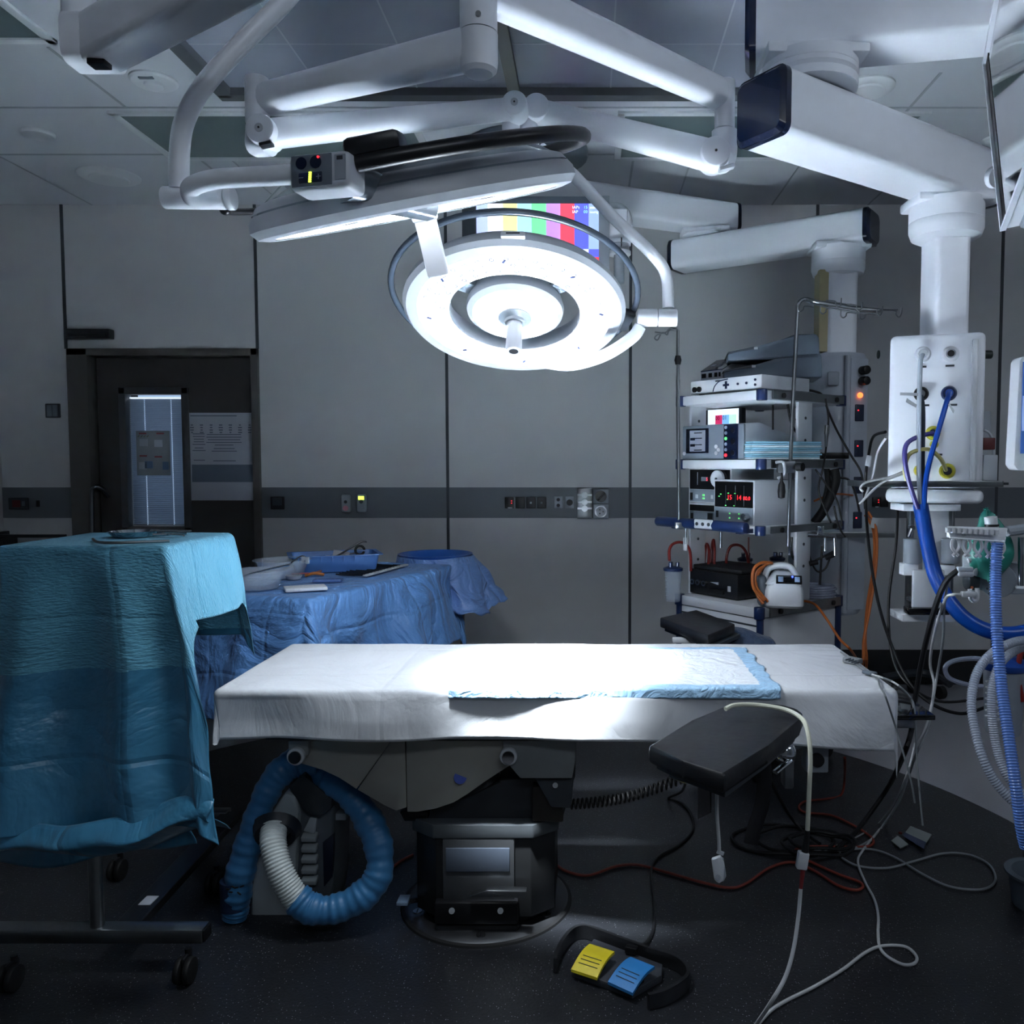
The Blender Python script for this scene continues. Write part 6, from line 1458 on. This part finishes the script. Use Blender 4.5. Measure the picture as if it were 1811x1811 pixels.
hs = [at(485, 1462, 2.5), at(483, 1490, 2.46), at(492, 1530, 2.43), at(508, 1565, 2.42), at(530, 1598, 2.42)]
part('hose_socket', MB().lathe([(.075, -.01), (.06, .02), (.048, .02), (.046, -.02)], at(488, 1470, 2.52), (hs[0]-hs[1])*-1+Vector((0, -.02, 0)), n=28), mat('socket_dark', '#20262f', .4), t, True)
part('white_hose', MB().tube(hs, .037, n=24, rib=.045, ribn=26), mat('white_corrugated', '#c3cbcb', .4), t, True, ang=60)
rf = lambda f: .043+.002*math.sin(f*61)+.0016*math.sin(f*173+1)+.002*math.sin(f*23)
so = part('hose_sleeve', MB().tube([at(524, 1588, 2.42), at(548, 1606, 2.42), at(590, 1608, 2.43), at(640, 1585, 2.45), at(670, 1545, 2.47), at(668, 1490, 2.5), at(648, 1445, 2.53), at(618, 1405, 2.56), at(580, 1375, 2.6), at(545, 1352, 2.62)], .046, n=28, sm=14, rfun=rf), SLEEVE, t, True, ang=180)
# second sleeve to the left, hanging from the table
o = solo('air_hose', MB().tube([at(560, 1345, 2.6), at(520, 1350, 2.58), at(486, 1378, 2.56), at(460, 1430, 2.54), at(440, 1490, 2.53), at(424, 1550, 2.52), at(418, 1600, 2.52), at(415, 1622, 2.52)], .046, n=28, sm=14, rfun=lambda f: .044+.002*math.sin(f*57)+.0015*math.sin(f*151)+.003*math.sin(f*11)-.005*f), SLEEVE, 'blue fabric-sleeved air hose hanging at the left of the grey warmer', 'hose', ang=180)
sm_ = Vector(at(415, 1618, 2.52)); sm_.z = max(sm_.z, .04)
e_ = part('hose_end', MB().cyl(sm_+Vector((0, 0, .0)), sm_+Vector((0, 0, .09)), .041), mat('hose_end_navy', '#1b2c4a', .5), o)
st_ = MB(); random.seed(9)
for i in range(6): p = at(400+i*5, 1572+6*math.sin(i*2), 2.46); st_.tube([p, p+Vector((.012, -.005, .01*math.sin(i*3)))], .0025, n=6, sm=0)
part('strap', st_, RUBBER, o)

# ------------------------------------------------------------------ foot switch
FZ = .0
def fl(px, py, z=0): return onz(px, py, z)
t = thing('foot_switch', 'foot switch with yellow and blue pedals inside a dark metal guard', 'foot switch', fl(1105, 1725))
BM = mat('pedal_base', '#3a3d44', .45, var=.05)
YB_ = [fl(1060, 1670), fl(1175, 1715), fl(1130, 1765), fl(1010, 1725)]
part('base', MB().prism([fl(1050, 1672), fl(1172, 1718), fl(1170, 1738), fl(1118, 1768), fl(1010, 1728)], (0, 0, .022), .004), BM, t, True)
g = [fl(982, 1722, .0), fl(990, 1695, .0), fl(1010, 1668, .0), fl(1032, 1660, .0), fl(1060, 1668, .0), fl(1140, 1698, .0), fl(1190, 1714), fl(1212, 1730), fl(1216, 1748), fl(1200, 1764), fl(1175, 1778), fl(1146, 1786)]
gs = smooth(g, 6); gm = MB()
def wallstrip(pts, th, zt):
    L_ = []; R_ = []
    for i, p in enumerate(pts):
        d = (pts[min(len(pts)-1, i+1)]-pts[max(0, i-1)]); d.z = 0; d.normalize(); nn_ = Vector((-d.y, d.x, 0))*th/2
        L_.append(p+nn_); R_.append(p-nn_)
    V = []
    for i in range(len(pts)):
        f = i/(len(pts)-1); h = zt*(1-.0*f)
        V.append([gm.bm.verts.new(Vector((L_[i].x, L_[i].y, .002))), gm.bm.verts.new(Vector((L_[i].x, L_[i].y, h))), gm.bm.verts.new(Vector((R_[i].x, R_[i].y, h))), gm.bm.verts.new(Vector((R_[i].x, R_[i].y, .002)))])
    for i in range(len(V)-1):
        for k_ in range(4): gm.bm.faces.new((V[i][k_], V[i][(k_+1) % 4], V[i+1][(k_+1) % 4], V[i+1][k_]))
    gm.bm.faces.new(V[0]); gm.bm.faces.new(V[-1][::-1])
wallstrip(gs, .01, .043)
part('guard', gm, mat('guard_metal', '#4a4c50', .3, metal=.8, var=.08), t, True)
def pedal(c4, m, nm):
    a, b, c, d = [Vector(p) for p in c4]   # rear-left, rear-right, front-right, front-left
    o_ = MB()
    def f(u, v):
        p = a.lerp(b, u).lerp(d.lerp(c, u), v); p.z = .05+.012*math.sin(PI*(1-v)*.9)-.018*v; return p
    top = [[f(u/8, v/10) for v in range(11)] for u in range(9)]
    V = [[o_.bm.verts.new(p) for p in r_] for r_ in top]; V2 = [[o_.bm.verts.new(p-Vector((0, 0, .008))) for p in r_] for r_ in top]
    for i in range(8):
        for j in range(10):
            o_.bm.faces.new((V[i][j], V[i+1][j], V[i+1][j+1], V[i][j+1])); o_.bm.faces.new((V2[i][j], V2[i][j+1], V2[i+1][j+1], V2[i+1][j]))
    for j in range(10):
        for i in (0, 8): o_.bm.faces.new((V[i][j], V[i][j+1], V2[i][j+1], V2[i][j]))
    for i in range(8):
        for j in (0, 10): o_.bm.faces.new((V[i][j], V[i+1][j], V2[i+1][j], V2[i][j]))
    pp = part(nm, o_, m, t, True)
    gr = MB()
    for v in (.55, .67, .79): gr.tube([f(.14+.72*q_/6, v)+Vector((0, 0, .0006)) for q_ in range(7)], .0011, n=5, sm=0)
    part('grooves', gr, DGREY, pp, True)
    part('pedal_stem', MB().prism([p-Vector((0, 0, p.z-.02)) for p in (f(.15, .3), f(.85, .3), f(.9, .95), f(.1, .95))], (0, 0, .008), .002), BLACK, pp, True)
pedal([fl(1043, 1665, .06), fl(1087, 1679, .06), fl(1056, 1727, .035), fl(1010, 1712, .035)], YELP, 'yellow_pedal')
pedal([fl(1115, 1688, .06), fl(1158, 1705, .06), fl(1119, 1754, .035), fl(1075, 1734, .035)], BLUP, 'blue_pedal')
part('connector_block', MB().box(fl(1117, 1677, .04)-Vector((0, 0, .004)), (.036, .022, .02), .004, Matrix.Rotation(R(-18), 3, 'Z')), BLACK, t, True)

# ------------------------------------------------------------------ cables on and above the floor
def FL(*pts, z=.006): return [onz(px, py, z) for px, py in pts]
tubing('black_cable', [fl(1128, 1676, .03), fl(1145, 1665, .01), fl(1156, 1640, .006), fl(1157, 1600, .006), fl(1152, 1540, .006), fl(1165, 1515, .006), fl(1200, 1495, .006), fl(1225, 1468, .006), fl(1222, 1440, .006), fl(1205, 1420, .006), fl(1182, 1412, .006), fl(1205, 1400, .1), fl(1213, 1380, .3), at(1212, 1355, 2.3)], .005, BLACK, 'black cable rising from the foot switch to the operating table', 'cable')
# coiled cord
hx_ = []; A = at(1006, 1422, 2.46); B2 = at(1215, 1372, 2.3); nt_ = 26
for i in range(nt_*12+1):
    f = i/(nt_*12); p = A.lerp(B2, f); p.z -= .02*math.sin(PI*f); an = 2*PI*i/12
    hx_.append(p+Vector((0, math.cos(an)*.014, math.sin(an)*.014)))
tubing('spiral_cable', hx_, .0032, RUBBER, 'black spiral cord stretched from the table column to the arm board', 'cord', n=5, sm=0)
tubing('remote_cord', [at(1268, 1392, 1.86), at(1268, 1440, 1.86), at(1271, 1480, 1.86), at(1272, 1505, 1.86)], .0042, WCAB, 'white cord hanging from the arm board corner to the white clip', 'cord')
t = thing('finger_sensor', 'white plastic clip sensor dangling on a cord near the floor', 'sensor clip', at(1272, 1540, 1.86))
part('upper_jaw', MB().prism([at(px, py, 1.86) for px, py in [(1259, 1521), (1276, 1515), (1282, 1530), (1280, 1558), (1272, 1564), (1264, 1558)]], (0, .014, 0), .004), WHITE2, t, True)
part('lower_jaw', MB().prism([at(px, py, 1.878) for px, py in [(1270, 1520), (1280, 1518), (1285, 1550), (1280, 1560), (1272, 1560)]], (0, .01, 0), .003), LGREY, t, True)
part('dimple', MB().cyl(at(1270, 1552, 1.859), at(1270, 1552, 1.857), .006), LGREY, t, True)
part('tag', MB().box(at(1274, 1508, 1.86), (.016, .004, .008), 0, Matrix.Rotation(R(20), 3, 'Y')), OFFW, t, True)
tubing('sensor_cable', [at(1283, 1254, 2.08), at(1300, 1247, 2.1), at(1340, 1247, 2.12), at(1385, 1254, 2.1), at(1412, 1266, 2.06), at(1426, 1285, 2.0), at(1433, 1330, 1.96), at(1431, 1400, 1.95), at(1428, 1468, 1.95)], .0058, mat('ivory_cable', '#c6c8b8', .4), 'ivory cable lying over the arm board and falling towards the floor', 'cable')
t = thing('cable_junction', 'small white and silver cable junction box hanging above the floor', 'junction box', at(1421, 1520, 1.95))
part('housing', MB().box(at(1419, 1521, 1.95), (.026, .02, .042), .004, Matrix.Rotation(R(8), 3, 'Y')), WHITE2, t, True)
part('strain_relief', MB().cyl(at(1428, 1468, 1.95), at(1424, 1506, 1.95), .006, .009), BLACK, t, True)
part('red_sleeve', MB().cyl(at(1420, 1538, 1.95), at(1416, 1574, 1.94), .006, .004), mat('red_sleeve', '#6f1f22', .4), t, True)
tubing('white_cable', [at(1416, 1572, 1.94), at(1412, 1620, 1.92), at(1403, 1680, 1.88), at(1388, 1730, 1.84), at(1362, 1775, 1.82), onz(1335, 1815, .02), onz(1310, 1850, .006)], .0048, WCAB, 'white cable from the junction box running out at the bottom edge', 'cable')
tubing('white_cable', FL((1330, 1825), (1360, 1790), (1390, 1770), (1440, 1745), (1490, 1715), (1530, 1685), (1560, 1673), (1600, 1674), (1620, 1690), (1618, 1703), (1598, 1706), (1570, 1692), (1556, 1675), (1553, 1650), (1553, 1620), (1546, 1590), (1530, 1560), (1517, 1525), (1525, 1505), (1545, 1480), (1565, 1455))+[onz(1585, 1425, .15), onz(1600, 1390, .35), at(1615, 1330, 2.6), at(1635, 1290, 2.6), at(1647, 1250, 2.65), at(1652, 1210, 2.7), at(1645, 1170, 2.7), at(1655, 1110, 2.6), at(1672, 1060, 2.45), at(1685, 1052, 2.4), at(1700, 1052, 2.4)], .0045, WCAB, 'long white cable snaking over the dark floor with a small loop', 'cable')
tubing('white_cable', [at(1695, 1014, 2.4), at(1680, 1020, 2.42), at(1670, 1070, 2.5), at(1668, 1130, 2.6), at(1658, 1190, 2.7), at(1648, 1250, 2.65), at(1640, 1290, 2.6), at(1618, 1340, 2.6), onz(1590, 1420, .15)]+FL((1560, 1462), (1540, 1485), (1500, 1503), (1440, 1505)), .004, GCAB, 'grey-white cable running from the grey plugs down to the floor coil', 'cable')
tubing('grey_cable', FL((1440, 1508), (1490, 1503), (1540, 1502), (1580, 1515), (1630, 1545), (1680, 1568), (1735, 1573), (1760, 1558), (1750, 1530), (1715, 1512), (1670, 1509), (1620, 1522), (1570, 1535), (1520, 1532), (1490, 1518), (1485, 1508)), .0042, GCAB, 'grey cable making a large loop on the dark floor at right', 'cable')
# black coils
cm = MB(); c_ = onz(1400, 1492, .0)
for i, (rx, ry, dx, dy) in enumerate(((.19, .125, -.03, .02), (.165, .11, .03, -.0), (.13, .09, .08, -.06), (.12, .07, .1, -.05))):
    cm.tube([(c_.x+dx+rx*math.cos(k_*PI/14), c_.y+dy+ry*math.sin(k_*PI/14), .008+.009*i+.004*math.sin(k_)) for k_ in range(28)], .0065, n=8, sm=0, closed=True)
solo('cable_coil', cm, BLACK, 'black cable coiled on the dark floor beneath the arm board', 'cable')
tubing('black_cable', [onz(1480, 1500, .01), onz(1510, 1475, .03), onz(1545, 1430, .1), onz(1575, 1385, .22), at(1600, 1330, 2.55), at(1612, 1290, 2.6), at(1618, 1240, 2.65), at(1632, 1160, 2.6), at(1652, 1080, 2.5), at(1672, 1030, 2.43), at(1695, 1008, 2.4)], .0085, BLACK, 'thick black cable sweeping from the grey plugs down to the floor coil', 'cable')
tubing('black_cable', [at(1342, 1330, 2.45), onz(1370, 1395, .25), onz(1395, 1440, .08), onz(1420, 1470, .02), onz(1450, 1492, .01)], .006, BLACK, 'black cable slanting down from under the table to the coil', 'cable')
solo('curved_strap', MB().tube([at(1348, 1325, 2.42), at(1352, 1370, 2.42), at(1348, 1420, 2.42), at(1335, 1462, 2.42), at(1328, 1492, 2.42)], .022, n=10, flat=.3), mat('strap_black', '#121318', .55), 'wide curved black strap hanging from the table towards the floor', 'strap')
tubing('red_cable', [at(1494, 1340, 2.75), onz(1494, 1370, .12), onz(1488, 1405, .006)]+FL((1460, 1413), (1425, 1417), (1413, 1427), (1425, 1437), (1470, 1442), (1510, 1460), (1540, 1480), (1543, 1493), (1520, 1498), (1450, 1497), (1415, 1500), (1405, 1508), (1425, 1520), (1480, 1545), (1520, 1560), (1525, 1570), (1510, 1574), (1480, 1565), (1440, 1540), (1400, 1525), (1360, 1535), (1320, 1562), (1290, 1570), (1240, 1560), (1180, 1543), (1130, 1530), (1090, 1532), (1040, 1548), (1000, 1540), (980, 1525)), .0048, REDCAB, 'orange-red cable winding across the dark floor to the table base', 'cable')
tubing('red_cable', FL((730, 1512), (710, 1522), (690, 1535), (660, 1540)), .0048, REDCAB, 'short piece of orange-red cable left of the table base', 'cable')
tubing('orange_cable', [at(1412, 1062, 3.75), at(1440, 1068, 3.7), at(1462, 1095, 3.6), at(1485, 1130, 3.55), at(1505, 1150, 3.5), onz(1520, 1175, .5)], .0055, ORANGE, 'orange cable falling from the white pump off the trolley', 'cable')
tubing('orange_cable', [at(1535, 905, 4.0), at(1549, 935, 3.98), at(1550, 990, 3.95), at(1541, 1060, 3.9), at(1528, 1130, 3.85), at(1524, 1180, 3.8), onz(1500, 1240, .01)], .007, ORANGE, 'thick orange cable hanging beside the pendant column, front one', 'cable')
tubing('orange_cable', [at(1530, 910, 4.02), at(1545, 940, 4.0), at(1545, 1000, 3.98), at(1534, 1070, 3.93), at(1530, 1130, 3.9), at(1532, 1180, 3.85), onz(1520, 1235, .01)], .007, ORANGE, 'thick orange cable hanging beside the pendant column, rear one', 'cable')
tubing('orange_cable', [at(1440, 886, 3.9), at(1475, 874, 4.0), at(1508, 876, 4.24)], .005, ORANGE, 'orange cable crossing behind the trolley at the third shelf', 'cable')
# cable bundle at the trolley
bpts = [at(1475, 830, 3.9), at(1478, 850, 3.9), at(1468, 880, 3.9), at(1455, 905, 3.9), at(1440, 925, 3.9)]
solo('cable_bundle', MB().tube(bpts, .022, n=12).tube([at(1462, 828, 3.92), at(1464, 860, 3.92), at(1455, 900, 3.92)], .014, n=10), RUBBER, 'bundle of black cables behind the right side of the trolley', 'cable')
for i, (pts, lab) in enumerate((
    ([(1422, 689), (1440, 692), (1455, 700), (1466, 730), (1482, 765), (1505, 805), (1524, 840), (1530, 900)], 'black cable draping from the top shelf past the column'),
    ([(1460, 705), (1465, 740), (1463, 765), (1460, 800), (1455, 830), (1448, 870), (1470, 925)], 'black cable with a steel plug hanging from the top shelf'),
    ([(1393, 715), (1400, 750), (1415, 775), (1424, 800)], 'black cable behind the pole between the upper shelves'),
    ([(1367, 716), (1367, 760)], 'short straight black cable between the top two shelves'),
    ([(1408, 740), (1420, 765), (1428, 790)], 'short slanting black cable by the perforated post'),
    ([(1442, 830), (1460, 855), (1480, 885), (1490, 930)], 'black cable slanting down under the second shelf'),
    ([(1478, 845), (1500, 848), (1512, 870), (1520, 905)], 'thin black cable arching to the column sockets'),
    ([(1475, 895), (1483, 930), (1495, 950)], 'black cable reaching the third shelf corner'),
    ([(1400, 950), (1402, 985), (1425, 1000), (1445, 990), (1475, 975)], 'black cable with plug looping under the third shelf'),
    ([(1430, 955), (1432, 985), (1445, 1010), (1460, 1005), (1470, 980)], 'black cable loop under the trolley rail'),
    ([(1454, 965), (1452, 1000), (1450, 1034)], 'thin straight black cord hanging to the tubing coil'))):
    y_b = 3.82 if i not in (0, 6) else 3.95
    tubing('black_cable', [at(px, py, y_b) for px, py in pts], .0045 if i % 2 else .0055, BLACK, lab, 'cable')
solo('steel_plug', MB().cyl(at(1463, 752, 3.81), at(1462, 768, 3.81), .011).cyl(at(1462, 768, 3.81), at(1461, 790, 3.81), .009, .006), STEEL, 'steel cable plug hanging beside the column', 'plug')
solo('inline_plug', MB().cyl(at(1432, 997, 3.8), at(1446, 994, 3.8), .012).cyl(at(1460, 987, 3.8), at(1474, 981, 3.8), .012), BLACK, 'black inline plug pair under the third shelf', 'plug')
t = thing('rail_clamp', 'chrome clamp cluster on the side rail of the third shelf', 'clamp', at(1455, 945, 3.8))
part('block', MB().box(at(1450, 938, 3.78), (.03, .03, .04), .003), CHROME, t, True); part('bar', MB().cyl(at(1428, 946, 3.78), at(1475, 948, 3.78), .01), CHROME, t, True)
part('pin', MB().cyl(at(1459, 945, 3.78), at(1459, 975, 3.78), .006), CHROME, t, True); part('pin', MB().cyl(at(1476, 945, 3.78), at(1477, 982, 3.78), .008), CHROME, t, True)
# ECG leads on the sheet
zt = TZ+.012
t = thing('ecg_lead_block', 'grey ribbed electrode lead block lying on the white sheet at the right end', 'lead block', onz(1508, 1168, zt))
part('block', MB().box(onz(1508, 1168, zt), (.055, .035, .018), .004, Matrix.Rotation(R(-50), 3, 'Z')), GCAB, t, True)
for i in range(4): part('rib', MB().box(onz(1500+i*5, 1166+i*2, zt+.011), (.003, .03, .005), 0, Matrix.Rotation(R(-50), 3, 'Z')), MGREY, t, True)
part('splitter', MB().box(onz(1538, 1190, zt), (.045, .018, .012), .004, Matrix.Rotation(R(-50), 3, 'Z')), MGREY, t, True)
for i in range(3): part('lead', MB().tube([onz(1514+i*3, 1174, zt), onz(1524+i*3, 1182, zt), onz(1535+i, 1190, zt)], .0025, n=6), GCAB, t, True)
part('lead', MB().tube([onz(1487, 1153, zt), onz(1495, 1158, zt), onz(1503, 1164, zt)], .003, n=6), GCAB, t, True)
LD = mat('lead_grey', '#6c7276', .45)
tubing('ecg_lead', [onz(1542, 1193, zt), onz(1560, 1198, zt), onz(1583, 1208, zt), at(1606, 1228, 2.48), at(1617, 1250, 2.45), at(1620, 1300, 2.4), at(1622, 1350, 2.36), at(1628, 1420, 2.33), at(1632, 1460, 2.32)], .0028, LD, 'thin grey lead going over the sheet edge to the larger electrode card', 'cable')
tubing('ecg_lead', [onz(1542, 1195, zt), onz(1552, 1200, zt), onz(1556, 1213, zt), onz(1566, 1232, zt), at(1582, 1280, 2.3), at(1600, 1340, 2.28), at(1612, 1385, 2.27), at(1618, 1420, 2.27)], .0028, LD, 'thin grey lead slanting down the front of the sheet corner', 'cable')
tubing('ecg_lead', [onz(1542, 1193, zt), onz(1570, 1202, zt), onz(1592, 1215, zt), at(1612, 1240, 2.5), at(1620, 1290, 2.45), at(1600, 1380, 2.35), onz(1560, 1450, .03), onz(1520, 1478, .006), onz(1480, 1495, .006)], .0028, WCAB, 'pale lead curving from the sheet edge to the floor coil', 'cable')
t = thing('electrode_card', 'larger white card with a navy stripe lying on the dark floor', 'card', onz(1615, 1478, .004))
part('card', MB().prism(FL((1602, 1472), (1610, 1462), (1648, 1477), (1636, 1494), (1598, 1478), z=.01), (0, 0, .003)), mat('card_grey', '#8b9291', .6), t, True)
part('stripe', MB().prism(FL((1600, 1472), (1638, 1490), (1634, 1502), (1596, 1478), z=.014), (0, 0, .001)), NAVY, t, True)
t = thing('electrode_card', 'smaller pale card beside the striped one on the dark floor', 'card', onz(1590, 1490, .004))
part('card', MB().prism(FL((1576, 1488), (1588, 1479), (1606, 1494), (1592, 1501), z=.006), (0, 0, .003)), mat('card_grey', '#8b9291'), t, True)
part('red_clip', MB().box(onz(1592, 1473, .012), (.012, .01, .008), .002), mat('dull_red', '#5a2223'), t, True)
